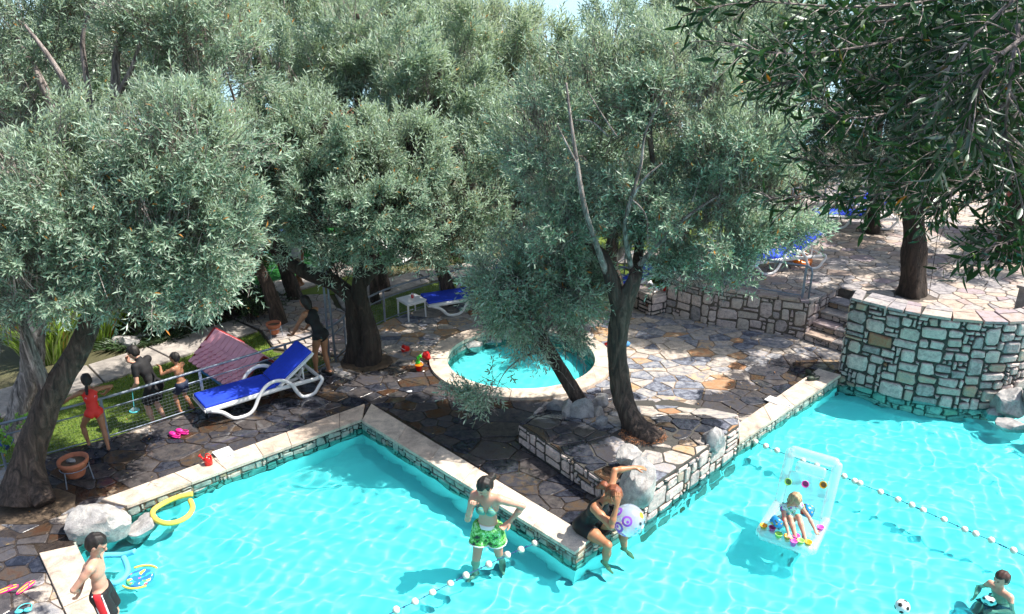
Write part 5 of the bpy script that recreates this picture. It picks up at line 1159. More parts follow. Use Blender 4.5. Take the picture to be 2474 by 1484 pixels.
# ================================================================== FENCES
def rail_fence(label, line, z, h, post_at, wire=True, name='fence', cell=.055, end_bend=False, group=None, mid=True):
    f = empty(name, label, 'fence', (line[0][0], line[0][1], z), 0, group); o0 = Vector(f.location)
    S = smooth_path(line, 4); L = [0]
    for a, b2 in zip(S, S[1:]): L.append(L[-1] + math.hypot(b2[0] - a[0], b2[1] - a[1]))
    def pt(u):
        i = max(k for k in range(len(S) - 1) if L[k] <= u + 1e-9); t = min(1, (u - L[i]) / (L[i + 1] - L[i])); return S[i][0] + (S[i + 1][0] - S[i][0]) * t, S[i][1] + (S[i + 1][1] - S[i][1]) * t
    def rail(nm, zz, r, u0=0, u1=None):
        u1 = L[-1] if u1 is None else u1; n = max(2, int((u1 - u0) / .15)); pts = [Vector((*pt(u0 + (u1 - u0) * k / n), z + zz)) - o0 for k in range(n + 1)]
        if nm == 'top_rail' and end_bend: pts += [pts[-1] + (pts[-1] - pts[-2]).normalized() * .09 - Vector((0, 0, .03)), pts[-1] + (pts[-1] - pts[-2]).normalized() * .12 - Vector((0, 0, .12)), pts[-1] + (pts[-1] - pts[-2]).normalized() * .12 - Vector((0, 0, h))]
        mb = MB(); mb.tube(pts, r, 8); mb.build(nm, M['metal'], f, smooth=True)
    rail('top_rail', h, .021)
    if mid: rail('mid_rail', h * .74, .012)
    rail('bottom_rail', h * .07, .011)
    n = int(L[-1] / post_at); pm = None
    for k in range(n + 1):
        x, y = pt(min(L[-1] - .001, k * L[-1] / n)); x2, y2 = pt(min(L[-1], k * L[-1] / n + .01)); a = math.atan2(y2 - y, x2 - x)
        if pm is None: mb = MB(); mb.box((0, 0, h / 2 - .1), (.045, .02, h + .2 - .03)); pm = mb.build('post', M['metal'], f); o = pm
        else: o = pm.copy(); COL.objects.link(o)
        o.location = Vector((x, y, z)) - o0; o.rotation_euler = (0, 0, a)
    if wire:
        mb = MB(); top = h * (.74 if mid else .96); u = 0
        while u < L[-1]:
            x, y = pt(u); p = Vector((x, y, z)) - o0; mb.tube([p + Vector((0, 0, h * .07)), p + Vector((0, 0, top))], .0012, 3, caps=False); u += cell
        zz = h * .07 + cell
        while zz < top:
            m_ = int(L[-1] / .2); mb.tube([Vector((*pt(L[-1] * k / m_), z + zz)) - o0 for k in range(m_ + 1)], .0012, 3, caps=False); zz += cell
        mb.build('wire_mesh', M['wire'], f)['kind'] = 'stuff'
    return f
rail_fence('curving grey tube and wire fence between the deck and the lawn', FENCE, 0, .70, 1.42)
rail_fence('wire-mesh railing with a rounded end on top of the terrace wall', [(3.35, 16.22), (4.2, 15.66), (5.72, 14.82)], TZ + .03, .66, 1.25, end_bend=True, name='railing', mid=False)
rail_fence('railing along the back edge of the terrace beyond the loungers', [(3.9, 17.75), (5.6, 19.3), (7.6, 21.0), (10, 22.8), (12.5, 24.4)], TZ, .75, 1.4, name='railing')
rail_fence('short railing on the grey block at the right edge', [(9.75, 13.6), (10.1, 13.95), (11.0, 14.6)], TZ + .84, .7, .9, name='railing', mid=False)
rail_fence('railing of the ramp behind the forked olive', [(2.0, 17.6), (2.6, 18.6), (3.6, 20.2)], GZ, .75, 1.1, name='railing')
# brown stone pillars half hidden behind the leaves
for (u, v, lb) in ((1640, 640, 'brown stacked-stone pillar behind the olive leaves'), (1915, 500, 'reddish-brown pillar at the corner of the terrace railing')):
    p = at(u, v, z=GZ if u < 1700 else TZ); t = empty('stone_pillar', lb, 'pillar', (p.x, p.y + .3, p.z), .3); H_ = 1.5 if u < 1700 else .8; rg = random.Random(u); zz = 0
    while zz < H_:
        hh = rg.uniform(.09, .17); x = -.2
        for k in range(2):
            mb = MB(); mb.cur = rg.uniform(.85, 1.0); w = .2 + rg.uniform(-.05, .05); V_, F_ = rbox((.39 if k else .36, .2, hh - .015), .015, 1); mb.add([v + Vector((rg.uniform(-.02, .02), -.1 + k * .2, zz + hh / 2)) for v in V_], F_); mb.build('stone', M['wall'], t)
        zz += hh
# ================================================================== SUN LOUNGERS
def make_lounger(label, group='white sun loungers with blue cushions'):
    t = empty('sun_lounger', label, 'sun lounger', (0, 0, 0), 0, group)
    W = .30; ang = R(33); bl = .78; hx = 1.16
    def S(x): return x
    for s in (-1, 1):
        mb = MB(); mb.tube([(0.0, s * W, .27), (.4, s * W, .275), (hx, s * W, .28), (1.9, s * W, .26)], [.022, .026, .026, .024], 8, flat=1.5); mb.build('side_rail', M['white'], t, smooth=True)
        y = s * (W + .05)
        hoop = spl([Vector(q) for q in ((.06, s * W, .26), (.22, y, .2), (.36, y, .06), (.47, y, .025), (.62, y, .03), (.72, y, .10), (.82, y, .27), (.93, y, .40), (1.08, y, .46), (1.24, y, .43), (1.38, y, .32), (1.46, y, .16), (1.54, y, .05), (1.64, y, .025), (1.76, y, .04), (1.84, y, .13), (1.92, y, .24), (1.90, s * W, .30))], 5)
        mb = MB(); mb.tube(hoop, .023, 8, flat=1.4); mb.build('leg_arch', M['white'], t, smooth=True)
    mb = MB()
    mb.box((hx / 2, 0, .285), (hx - .02, 2 * W - .02, .02)); mb.build('seat_base', M['white'], t)
    for x in (.0, 1.9): mb = MB(); mb.box((x, 0, .268), (.05, 2 * W, .035)); mb.build('cross_bar', M['white'], t)
    Mx = Matrix.Rotation(-ang, 3, 'Y'); mb = MB(); hp = Vector((hx, 0, .29))
    for d in np.arange(.05, bl, .085): mb.box(hp + Mx @ Vector((d, 0, 0)), (.06, 2 * W - .05, .014), M=Mx)
    for s in (-1, 1): mb.box(hp + Mx @ Vector((bl / 2, s * (W - .03), -.015)), (bl, .035, .04), M=Mx)
    mb.box(hp + Mx @ Vector((bl, 0, -.01)), (.05, 2 * W - .03, .04), M=Mx); mb.build('backrest_frame', M['white'], t)
    for s in (-1, 1):
        mb = MB(); a = hp + Mx @ Vector((bl * .72, s * .2, -.03)); mb.tube([a, (1.66, s * .2, .27)], .014, 6); mb.build('support_strut', M['white'], t)
    mb = MB(); mb.box((1.62, .0, .275), (.03, .6, .02)); mb.box((1.45, .24, .262), (.34, .035, .03)); mb.box((1.45, -.24, .262), (.34, .035, .03)); mb.build('notched_rack', M['white'], t)
    for k, (c, L, mx, nm) in enumerate(((Vector((hx / 2 - .01, 0, .325)), hx, Matrix.Identity(3), 'seat_cushion'), (hp + Mx @ Vector((bl / 2 + .02, 0, .04)), bl, Mx, 'back_cushion'))):
        V_, F_ = rbox((L, .56, .055), .024, 3); mb = MB(); mb.add([c + mx @ (v + Vector((0, 0, .004 * math.sin(v.x * 9) * (v.z > 0)))) for v in V_], F_); o = mb.build(nm, M['blue'], t, smooth=True)
        q = [Vector((sx * (L / 2 - .015), sy * .266, -.012)) for sx, sy in ((-1, -1), (-1, 1), (1, 1), (1, -1))]; ring_ = []
        for i in range(4):
            a, b2 = q[i], q[(i + 1) % 4]
            for f in (.06, .5, .94): ring_.append(c + mx @ a.lerp(b2, f) + mx @ ((a.lerp(b2, f)).normalized() * .0) )
        mb = MB(); mb.tube([c + mx @ Vector((v.x * 1.012, v.y * 1.05, -.012)) for v in [Vector(((sx) * (L / 2), sy * .28, 0)) for sx, sy in ((-1, -.93), (-1, .93), (-.985, 1), (.985, 1), (1, .93), (1, -.93), (.985, -1), (-.985, -1))]], .0045, 5, closed=True); mb.build('piping', M['white'], o)
    return t
lg0 = make_lounger('white plastic lounger with a royal blue cushion on the wet paving by the fence')
def place(o, x, y, z, rz): o.location = (x, y, z); o.rotation_euler = (0, 0, rz)
place(lg0, -5.02, 11.46, 0, R(38.2)); lg0.scale = (1.02, 1.02, 1.04)
for (x, y, z, a, lb) in ((-1.85, 15.95, 0, 24, 'lounger with blue cushion right of the white table, half under the leaves'), (1.25, 16.55, 0, 8, 'lounger behind the tall olive, seen through its branches'),
                      (4.85, 16.40, TZ, 18, 'lounger on the terrace beside the orange swim ring'), (7.75, 20.1, TZ, -6, 'terrace lounger behind the stub-trunked olive'), (9.0, 21.6, TZ, 8, 'farthest terrace lounger, behind the stub-trunked olive')):
    c = copy_tree(lg0); c['label'] = lb; place(c, x, y, z, R(a))
# ================================================================== TABLE AND CAN
t = empty('side_table', 'square white plastic side table with a red can on it', 'table', (-2.12, 15.82, 0), R(38))
V_, F_ = rbox((.47, .47, .03), .012, 2); mb = MB(); mb.add([v + Vector((0, 0, .385)) for v in V_], F_); mb.build('table_top', M['white'], t)
mb = MB()
for s in (-1, 1): mb.box((0, s * .205, .355), (.38, .012, .04)); mb.box((s * .205, 0, .355), (.012, .38, .04))
mb.build('apron', M['white'], t)
for sx in (-1, 1):
    for sy in (-1, 1):
        mb = MB(); mb.tube([(sx * .205, sy * .205, .372), (sx * .212, sy * .212, 0)], [.024, .019], 4); mb.build('leg', M['white'], t)
cn = empty('drink_can', 'red drink can standing on the white table', 'can', (-2.10, 15.86, .40)); mb = MB(); mb.lathe((0, 0, 0), [(.022, 0), (.027, .006), (.028, .09), (.024, .1)], 16); mb.build('can_body', M['can'], cn, smooth=True); mb = MB(); mb.lathe((0, 0, 0), [(.0235, .0985), (.0235, .103), (.001, .1005)], 16); mb.build('lid', M['silver'], cn)
# ================================================================== PLAYHOUSE
ph = empty('playhouse', "children's playhouse with a pink scalloped roof on the lawn", 'playhouse', (-4.75, 12.75, GZ))
o0 = Vector(ph.location)
RA, RB = at(520, 794, z=.47), at(634, 861, z=.47); EA, EB = at(469, 868, z=.0), at(547, 928, z=.0)
e = (RB - RA); sl = ((EA - RA) + (EB - RB)) / 2; nrm = e.cross(sl).normalized(); nrm = nrm if nrm.z > 0 else -nrm
nb = 11; W_ = e.length / nb; SL = sl.length; ed = e.normalized(); sd = (sl - ed * sl.dot(ed)).normalized(); SL = sl.dot(sd)
for i in range(nb):                     # vertical boards in the upper part
    a = RA + ed * (W_ * i + .004); mb = MB(); q = [a, a + ed * (W_ - .016), a + ed * (W_ - .016) + sd * SL * .46, a + sd * SL * .46]
    mb.add([p - nrm * .03 - o0 for p in q] + [p - o0 for p in q], [(4, 5, 6, 7), (0, 1, 5, 4), (1, 2, 6, 5), (2, 3, 7, 6), (3, 0, 4, 7)]); mb.build('roof_board', M['pink'], ph)
rows = 5; rl = SL * .62 / rows
for rw in range(rows):
    for i in range(nb):
        off = .5 * W_ * (rw % 2); a = RA + ed * (W_ * i + off) + sd * (SL * .40 + rl * rw); w = W_ - .012; lift = nrm * .016
        if W_ * i + off + w > e.length + .02: continue
        top = [a, a + ed * w, a + ed * w + sd * rl * .75]; arc = [a + ed * (w / 2 + w / 2 * math.cos(t_)) + sd * (rl * .75 + w * .5 * math.sin(t_)) for t_ in np.linspace(0, math.pi, 8)[1:-1]]; q = top + arc + [a + sd * rl * .75]
        n = len(q); mb = MB(); mb.add([p - nrm * .012 + lift - o0 for p in q] + [p + lift + nrm * (.004 + .035 * max(0, (p - a).dot(sd)) / rl) - o0 for p in q], [tuple(range(n, 2 * n))] + [(k, (k + 1) % n, n + (k + 1) % n, n + k) for k in range(n)]); mb.build('scalloped_tile', M['pink'], ph)
sd2 = Vector((-sd.x, -sd.y, sd.z)); a = RA; q = [RA, RB, RB + sd2 * SL, RA + sd2 * SL]; n2 = ed.cross(sd2).normalized(); n2 = n2 if n2.z > 0 else -n2
mb = MB(); mb.add([p - o0 for p in q] + [p - n2 * .03 - o0 for p in q], [(0, 1, 2, 3), (4, 5, 6, 7)[::-1], (0, 1, 5, 4), (1, 2, 6, 5), (2, 3, 7, 6), (3, 0, 4, 7)]); mb.build('roof_panel', M['pink'], ph)
for P0 in (RA - ed * .03, RB + ed * .03):
    for s_, nn in ((sd, nrm), (sd2, n2)):
        mb = MB(); mb.tube([P0 - o0 + nn * .0, P0 + s_ * (SL + .02) - o0], .022, 4); mb.build('bargeboard', M['dred'], ph)
in_ = Vector((sd.x, sd.y, 0)).normalized(); hw = Vector((sl.x, sl.y, 0)).dot(in_)
for s_, f in ((1, .8), (-1, .8)):
    p = [RA + in_ * hw * f * s_ + ed * .08, RB + in_ * hw * f * s_ - ed * .08]; mb = MB(); th_ = in_ * .02
    q = [Vector((p[0].x, p[0].y, GZ)), Vector((p[1].x, p[1].y, GZ)), Vector((p[1].x, p[1].y, .08)), Vector((p[0].x, p[0].y, .08))]; mb.add([v + th_ - o0 for v in q] + [v - th_ - o0 for v in q], [(0, 1, 2, 3), (7, 6, 5, 4), (0, 1, 5, 4), (1, 2, 6, 5), (2, 3, 7, 6), (3, 0, 4, 7)]); mb.build('side_wall', M['pblue'], ph)
for P0, sg in ((RA + ed * .08, 1), (RB - ed * .08, -1)):
    for s_ in (-1, 1):
        b_ = P0 + in_ * hw * .82 * s_ - ed * .05 * sg; mb = MB(); mb.box(Vector((b_.x, b_.y, (GZ + .06) / 2)) - o0, (.05, .05, .06 - GZ), math.atan2(ed.y, ed.x)); mb.build('corner_post', M['dred'], ph)
# ================================================================== POTS
def pot(label, x, y, z, r=.17, h=.26, contents=None, group='terracotta pots in wire stands'):
    t = empty('flower_pot', label, 'flower pot', (x, y, z), 0, group); st_ = .10
    mb = MB(); mb.lathe((0, 0, st_), [(r * .55, 0), (r * .62, h * .1), (r * .88, h * .72), (r * .9, h * .74), (r * 1.0, h * .76), (r * 1.03, h * .98), (r * .95, h), (r * .86, h * .97), (r * .82, h * .78), (r * .01, h * .76)], 28); mb.build('pot_body', M['terracotta'], t, smooth=True)
    mb = MB(); mb.lathe((0, 0, st_), [(r * .8, h * .79), (.001, h * .82)], 20); mb.build('potting_soil', M['soil'], t)
    mb = MB(); mb.tube([(r * .93 * math.cos(a), r * .93 * math.sin(a), st_ + h * .55) for a in np.linspace(0, 2 * math.pi, 21)[:-1]], .007, 6, closed=True); mb.build('stand_ring', M['metal'], t)
    for k in range(3): a = k * 2.094 + .3; mb = MB(); mb.tube([(r * .93 * math.cos(a), r * .93 * math.sin(a), st_ + h * .55), (r * 1.05 * math.cos(a), r * 1.05 * math.sin(a), 0)], .009, 5); mb.build('stand_leg', M['metal'], t)
    return t
pot('terracotta pot in a wire stand on the lawn corner by the flagged path', -4.92, 15.3, GZ + .03, .15, .24)
pot('large terracotta pot in a metal stand beside the leaning trunk, a pale stone in it', -6.18, 9.72, 0, .2, .27)
rock((-6.2, 9.72, .34), (.075, .06, .045), 251, 'pale stone lying in the large terracotta pot', 'stone', name='stone', sub=3)
# blue bowl with lettuce-green plant on the left fence
t = empty('plant_bowl', 'blue bowl with a bright green plant behind the leaning trunk', 'planter', (-7.35, 10.0, .35)); mb = MB(); mb.lathe((0, 0, 0), [(.1, 0), (.17, .09), (.185, .12), (.17, .12), (.15, .09), (.001, .08)], 20); mb.build('bowl', M['bluep'], t, smooth=True)
V, Fc, rv, *_ = twigs([(-7.35, 10.0, .52, .13, .13, .07)], 60, .6, 0, (.06, .1), 6, (.05, .08), .6, .3, 97); link_mesh('leaves', np_mesh('leaves', V, Fc, False, rv), leaf_mat('lettuce green leaf', (.25, .5, .08), (.3, .5, .12), .001), t, True)['kind'] = 'stuff'
mb = MB(); mb.tube([(0, 0, 0), (0, 0, -.65)], .02, 6); mb.build('stem_stand', M['metal'], t)
# tall twin metal poles by the fence bend
t = empty('pole_frame', 'pair of tall grey metal poles by the fence bend', 'pole', (-3.42, 13.62, 0))
for dx in (0, .13): mb = MB(); mb.tube([(dx, .0, -.3), (.05 + dx * .1, .03, 3.3)], .022, 8); mb.build('pole', M['metal'], t, smooth=True)
# ================================================================== TOYS AND SMALL THINGS
def bucket(label, x, y, z, rot, mat, rim=None, r=.072, h=.12, extra_group='beach buckets by the round pool', name='toy_bucket'):
    t = empty(name, label, 'bucket', (x, y, z), 0, extra_group); t.rotation_euler = rot
    mb = MB(); mb.lathe((0, 0, 0), [(.001, 0), (r * .7, 0), (r * .98, h * .93), (r * 1.08, h * .94), (r * 1.08, h), (r * .94, h), (r * .66, .006), (.001, .006)], 20); mb.build('bucket_body', M[mat], t, smooth=True)
    mb = MB(); mb.tube([(r * 1.1 * math.cos(a), r * .35 * math.sin(a) + .0, h * .92 + r * .9 * math.sin(a)) for a in np.linspace(0, math.pi, 12)], .005, 5); mb.build('handle', M['white'], t, smooth=True)
    if rim: mb = MB(); mb.lathe((0, 0, 0), [(r * 1.09, h * .9), (r * 1.12, h * .93), (r * 1.12, h * 1.01), (r * 1.0, h * 1.01)], 20); mb.build('rim', M[rim], t, smooth=True)
    return t
bucket('red toy bucket lying tipped on its side, farthest from the round pool', -1.98, 14.03, .07, (R(75), 0, R(-60)), 'red')
bucket('red toy bucket lying against the rim of the round pool', -1.56, 13.6, .08, (R(80), 0, R(-150)), 'red')
bucket('upright orange-red toy bucket with the green watering can in it', -1.70, 13.25, 0, (0, 0, .4), 'red', 'orange')
t = empty('toy_mould', 'green toy watering rose sticking out of the upright bucket', 'toy', (-1.71, 13.27, .11)); mb = MB(); mb.ell((-.01, 0, .04), (.05, .04, .05)); mb.ell((-.0, .0, .12), (.03, .03, .045)); mb.build('body', M['green'], t, smooth=True); mb = MB(); mb.tube([(0, 0, .15), (.06, .0, .17)], [.015, .04], 10); mb.build('rose', M['green'], t, smooth=True)
t = empty('toy_watering_can', 'red toy watering can on the coping of the left pool', 'watering can', (-4.44, 10.1, .035), R(-15)); 
mb = MB(); mb.lathe((0, 0, 0), [(.001, 0), (.055, 0), (.06, .09), (.045, .12), (.03, .125), (.028, .1), (.001, .1)], 18); mb.build('body', M['red'], t, smooth=True)
mb = MB(); mb.tube([(-.05, 0, .03), (-.09, 0, .08), (-.125, 0, .115)], [.016, .013, .011], 8); mb.tube([(-.12, 0, .11), (-.145, 0, .13)], [.012, .028], 10); mb.build('spout', M['red'], t, smooth=True)
mb = MB(); mb.tube(spl([Vector(q) for q in ((-.035, 0, .12), (-.03, 0, .165), (.02, 0, .18), (.055, 0, .15), (.056, 0, .08))], 5), .009, 7); mb.build('handle', M['red'], t, smooth=True)
# skimmer lids with depth plates
def depth_sign(text, x, y, rz, label, l2, lidoff, mat='white'):
    t = empty('skimmer_lid', l2, 'lid', (x, y, .037), rz, 'white lids on the coping'); V_, F_ = rbox((.26, .2, .014), .005, 1); mb = MB(); mb.add([v + Vector((0, 0, .007)) for v in V_], F_); mb.build('lid_plate', M['white'], t); mb = MB(); mb.ell((0, 0, .0145), (.007, .007, .002)); mb.build('finger_hole', M['rubber'], t)
    s = empty('depth_sign', label, 'sign', (x + lidoff[0], y + lidoff[1], .037), rz, 'depth signs on the coping'); mb = MB(); V_, F_ = rbox((.22, .1, .006), .002, 1); mb.add([v + Vector((0, 0, .003)) for v in V_], F_); mb.build('plate', simple('sign plate', (.62, .64, .66), .4, var=.05), s)
    cu = bpy.data.curves.new('lettering', 'FONT'); cu.body = text; cu.size = .075; cu.align_x = 'CENTER'; cu.align_y = 'CENTER'; cu.extrude = .0008; cu.materials.append(M['rubber'])
    tmp = bpy.data.objects.new('tmp', cu); COL.objects.link(tmp); bpy.context.view_layer.update(); me = bpy.data.meshes.new_from_object(tmp); bpy.data.objects.remove(tmp)
    o = bpy.data.objects.new('lettering', me); COL.objects.link(o); o.parent = s; o.location = (0, 0, .0075); o.rotation_euler = (0, 0, math.pi)
depth_sign('35 cm', -4.34, 10.42, R(40), 'grey depth plate reading 35 cm, upside down to the viewer', 'square white skimmer lid beside the red watering can', (.095, -.15))
depth_sign('50 cm', 4.42, 12.03, R(-45), 'grey depth plate reading 50 cm on the right coping', 'square white skimmer lid on the right coping', (.15, -.13))
# clogs, flip-flops and other small things
def clog(name, label, x, y, z, rz, mat, group):
    t = empty(name, label, 'shoe', (x, y, z), rz, group); mb = MB()
    mb.ell((0, .02, .012), (.045, .125, .014), seg=16); mb.build('sole', M[mat], t, smooth=True)
    mb = MB(); mb.ell((0, .07, .035), (.045, .07, .036), seg=14); mb.build('upper', M[mat], t, smooth=True); mb = MB(); mb.tube(spl([Vector(q) for q in ((-.042, .02, .04), (-.03, -.08, .05), (0, -.1, .055), (.03, -.08, .05), (.042, .02, .04))], 4), .007, 6, flat=1.5); mb.build('strap', M[mat], t, smooth=True)
clog('clog', 'magenta clog on the wet paving, the left of the pair', -5.25, 10.92, .004, R(60), 'magenta', 'magenta clogs'); clog('clog', 'magenta clog on the wet paving, the right of the pair', -5.17, 11.02, .004, R(70), 'magenta', 'magenta clogs')
clog('clog', 'dark green clog on the right coping, the nearer one', 5.36, 12.80, .04, R(100), 'dkgreen', 'dark green clogs'); clog('clog', 'dark green clog on the right coping, the farther one', 5.36, 12.98, .04, R(20), 'dkgreen', 'dark green clogs')
clog('clog', 'black clog lying on a tread of the steps', 6.55, 14.55, RISE * 2 + .005, R(-40), 'rubber', None)
def flip(label, x, y, rz):
    t = empty('flip_flop', label, 'flip-flop', (x, y, .004), rz, 'rainbow flip-flops on the deck'); out = []
    for k in range(22):
        a = 2 * math.pi * k / 22; out.append(((.042 + .008 * math.sin(a)) * math.cos(a), .125 * math.sin(a)))
    mb = MB(); mb.prism(out, 0, .012); mb.build('sole', M['magenta'], t); mb = MB(); mb.prism([(x_ * .93, y_ * .95) for x_, y_ in out], .0125, .017); mb.build('footbed', M['flipflop'], t)
    mb = MB(); mb.tube(spl([Vector(q) for q in ((-.04, -.0, .012), (-.02, .045, .035), (0, .075, .02), (.02, .045, .035), (.04, 0, .012))], 4), .005, 5); mb.build('strap', M['magenta'], t, smooth=True)
flip('rainbow striped flip-flop with pink strap, the left one at the frame edge', -5.90, 7.50, R(-52)); flip('rainbow striped flip-flop with pink strap, the right one', -5.70, 7.54, R(-20))
t = empty('goggles', 'turquoise swim goggles lying at the lower left edge of the deck', 'goggles', (-5.5, 7.14, .02), .3); mb = MB(); mb.ell((-.045, 0, .01), (.045, .03, .022)); mb.ell((.045, 0, .01), (.045, .03, .022)); mb.build('lenses', M['turq'], t, smooth=True); mb = MB(); mb.tube(spl([Vector(q) for q in ((-.08, 0, .01), (-.06, .1, .0), (.0, .13, .0), (.06, .1, .0), (.08, 0, .01))], 4), .006, 5); mb.build('strap', M['turq'], t)
t = empty('tissue', 'small crumpled white tissue on the dark wet paving', 'tissue', (-1.78, 12.38, .012)); mb = MB(); mb.ell((0, 0, .01), (.045, .02, .016), seg=7, rings=5); mb.ell((.03, .015, .012), (.025, .02, .018), seg=6, rings=5); mb.build('paper', M['white'], t)
mb = MB(); mb.ell((0, 0, .05), (.085, .07, .055), seg=11, rings=8); o = mb.build('plastic_bag', M['pblue'], None); o.location = (2.22, 14.3, 0); tag(o, 'crumpled light blue plastic bag on the paving right of the tall trunk', 'plastic bag')
bucket('small red cup behind the tall trunk on the rim of the round pool', 1.80, 14.3, .045, (0, R(80), 0), 'red', None, .035, .07, None, 'toy_cup'); bucket('red cup on the low wall stub', 3.25, 16.1, .47, (0, 0, 0), 'red', None, .04, .08, None, 'toy_cup')
# red bag near the terrace lounger
t = empty('bag', 'dark red bag behind the wire railing of the terrace', 'bag', (4.85, 16.1, TZ), .5); V_, F_ = rbox((.35, .2, .26), .06, 3); mb = MB(); mb.add([v + Vector((0, 0, .13)) for v in V_], F_); mb.build('bag_body', M['dred'], t, smooth=True); mb = MB(); mb.tube(spl([Vector(q) for q in ((-.1, 0, .25), (-.08, 0, .36), (.08, 0, .36), (.1, 0, .25))], 4), .01, 5); mb.build('handle', M['dred'], t)
def torus_pts(r, n=24, z=0): return [(r * math.cos(2 * math.pi * i / n), r * math.sin(2 * math.pi * i / n), z) for i in range(n)]
t = empty('swim_ring', 'orange inflatable swim ring leaning beside the terrace lounger', 'swim ring', (6.42, 16.98, TZ + .12), 0); t.rotation_euler = (R(35), 0, R(20)); mb = MB(); mb.tube(torus_pts(.17), .075, 12, closed=True); mb.build('ring', M['orange'], t, smooth=True); mb = MB(); mb.ell((.0, .2, .07), (.05, .05, .05)); mb.ell((.15, .12, .07), (.04, .04, .04)); mb.build('animal_head', M['orange'], t, smooth=True); mb = MB(); mb.ell((.0, .2, .115), (.018, .018, .012)); mb.build('eye', M['eye'], t, smooth=True)
# playground things seen dimly between the trunks
t = empty('spring_rider', 'blue toy riding animal on the playground turf', 'riding toy', (-6.35, 20.6, GZ + .03), .4); mb = MB(); mb.ell((0, 0, .38), (.3, .14, .2)); mb.build('body', M['bluep'], t, smooth=True); mb = MB(); mb.ell((.24, 0, .62), (.12, .1, .13)); mb.build('head', M['bluep'], t, smooth=True); mb = MB(); mb.tube([(.3 * 0 + .05 * math.cos(a), .05 * math.sin(a), a / 60) for a in np.arange(0, 18, .5)], .012, 5); mb.build('spring', M['metal'], t); mb = MB(); mb.tube([(.2, -.2, .6), (.2, .2, .6)], .015, 6); mb.build('handlebar', M['orange'], t)
t = empty('playground_gate', 'white lattice frame at the corner of the playground turf', 'frame', (-6.9, 18.15, GZ), 0)
for dx in (-.11, .11): mb = MB(); mb.box((dx, 0, 1.3), (.035, .035, 2.6)); mb.build('upright', M['white'], t)
for k in range(16): mb = MB(); mb.box((0, 0, .12 + k * .16), (.2, .02, .022)); mb.build('rung', M['white'], t)
for k in range(2): mb = MB(); mb.box((-1.3, .0, .1 + k * .5), (2.4, .03, .04)); mb.build('rail', M['white'], t)
t = empty('climbing_frame', 'white railed climbing frame with a slide beyond the playground', 'climbing frame', (-5.0, 21.4, GZ), R(-25))
for (x, y) in ((-1, -.5), (1, -.5), (-1, .6), (1, .6), (0, -.5)): mb = MB(); mb.box((x, y, 1.3), (.07, .07, 2.6)); mb.build('upright', M['white'], t)
for z in (.9, 1.25, 1.6, 2.0, 2.5): mb = MB(); mb.box((0, -.5, z), (2.0, .04, .05)); mb.build('rail', M['white'], t); mb = MB(); mb.box((0, .6, z), (2.0, .04, .05)); mb.build('rail', M['white'], t)
mb = MB(); mb.box((0, .05, .85), (2.0, 1.1, .05)); mb.build('platform', M['cream'], t)
mb = MB(); mb.add([(1, -.45, .88), (1, .1, .88), (2.6, .1, .1), (2.6, -.45, .1), (1, -.45, 1.0), (2.6, -.45, .22), (1, .1, 1.0), (2.6, .1, .22)], [(0, 1, 2, 3), (0, 3, 5, 4), (1, 6, 7, 2)]); mb.build('slide', M['white'], t)
# white beach hut / building beyond the trees, and a red parasol at the right edge
t = empty('pool_building', 'low cream building glimpsed through the crowns beyond the playground', 'building', (-6.5, 25.5, GZ)); mb = MB(); mb.box((0, 0, 1.4), (8, 3, 2.8)); mb.build('wall', M['cream'], t); mb = MB(); mb.box((0, 0, 2.9), (8.6, 3.6, .2)); mb.build('roof', M['terracotta'], t)
for k in range(4): f = MB(); f.box((-2.8 + k * 1.9, -1.52, 1.5), (.9, .06, 1.0)); f = f.build('window', M['white'], t); g_ = MB(); g_.box((-2.8 + k * 1.9, -1.56, 1.5), (.8, .02, .9)); g_.build('pane', M['rubber'], f)
t = empty('kiosk', 'red wooden kiosk with white shutters at the right edge of the terrace', 'kiosk', (13.0, 18.8, TZ)); 
for k in range(14): mb = MB(); mb.box((-.6, -.9 + k * .14, 1.1), (.04, .13, 2.2)); mb.build('plank', M['dred'], t)
for k in range(3): mb = MB(); mb.box((-.64, -.9 + .5 * k, .75 + .35 * (k % 2)), (.03, .36, .3)); mb.build('panel', M['white'], t)
mb = MB(); mb.box((0.1, 0, 2.3), (1.9, 2.4, .12)); mb.build('roof', M['dred'], t)
# guy rope from the terrace trunk
mb = MB(); a, b2 = Vector((8.25, 15.0, TZ + .45)), Vector((11.0, 17.1, TZ + 1.35)); mb.tube([a.lerp(b2, k / 12) - Vector((0, 0, .12 * math.sin(math.pi * k / 12))) for k in range(13)], .009, 5); o = mb.build('rope', M['rubber']); tag(o, 'dark rope strung between the two black trunks on the terrace', 'rope')
mb = MB(); mb.tube([Vector((8.2, 15.0, TZ + 1.9)), Vector((8.28, 14.95, TZ + .05))], .006, 5); o = mb.build('cable', M['rubber']); tag(o, 'thin cable hanging beside the front terrace trunk', 'cable')
r = np.random.default_rng(77); n = 520; P = np.stack([r.uniform(-8, 7, n), r.uniform(5.5, 16.5, n), np.full(n, .012)], 1); ok = np.array([inside((p[0], p[1]), deck_poly) and not inside((p[0], p[1]), PLANT) and not inside((p[0], p[1]), ellp(RPC, ROUT)) for p in P]); P = P[ok]; n = len(P)
D = unit(r.normal(size=(n, 3)) * [1, 1, .06]); V, Fc, rv = leaf_arrays(P, D, unit(r.normal(size=(n, 3)) * .15 + [0, 0, 1]), r.uniform(.04, .08, n), r.uniform(.012, .02, n), r.random(n))
tag(link_mesh('fallen_leaves', np_mesh('fallen', V, Fc, False, rv), leaf_mat('dry fallen leaf', (.28, .2, .09), (.35, .3, .18), .15)), 'dry olive leaves scattered over the pool deck', None, None, 'stuff')
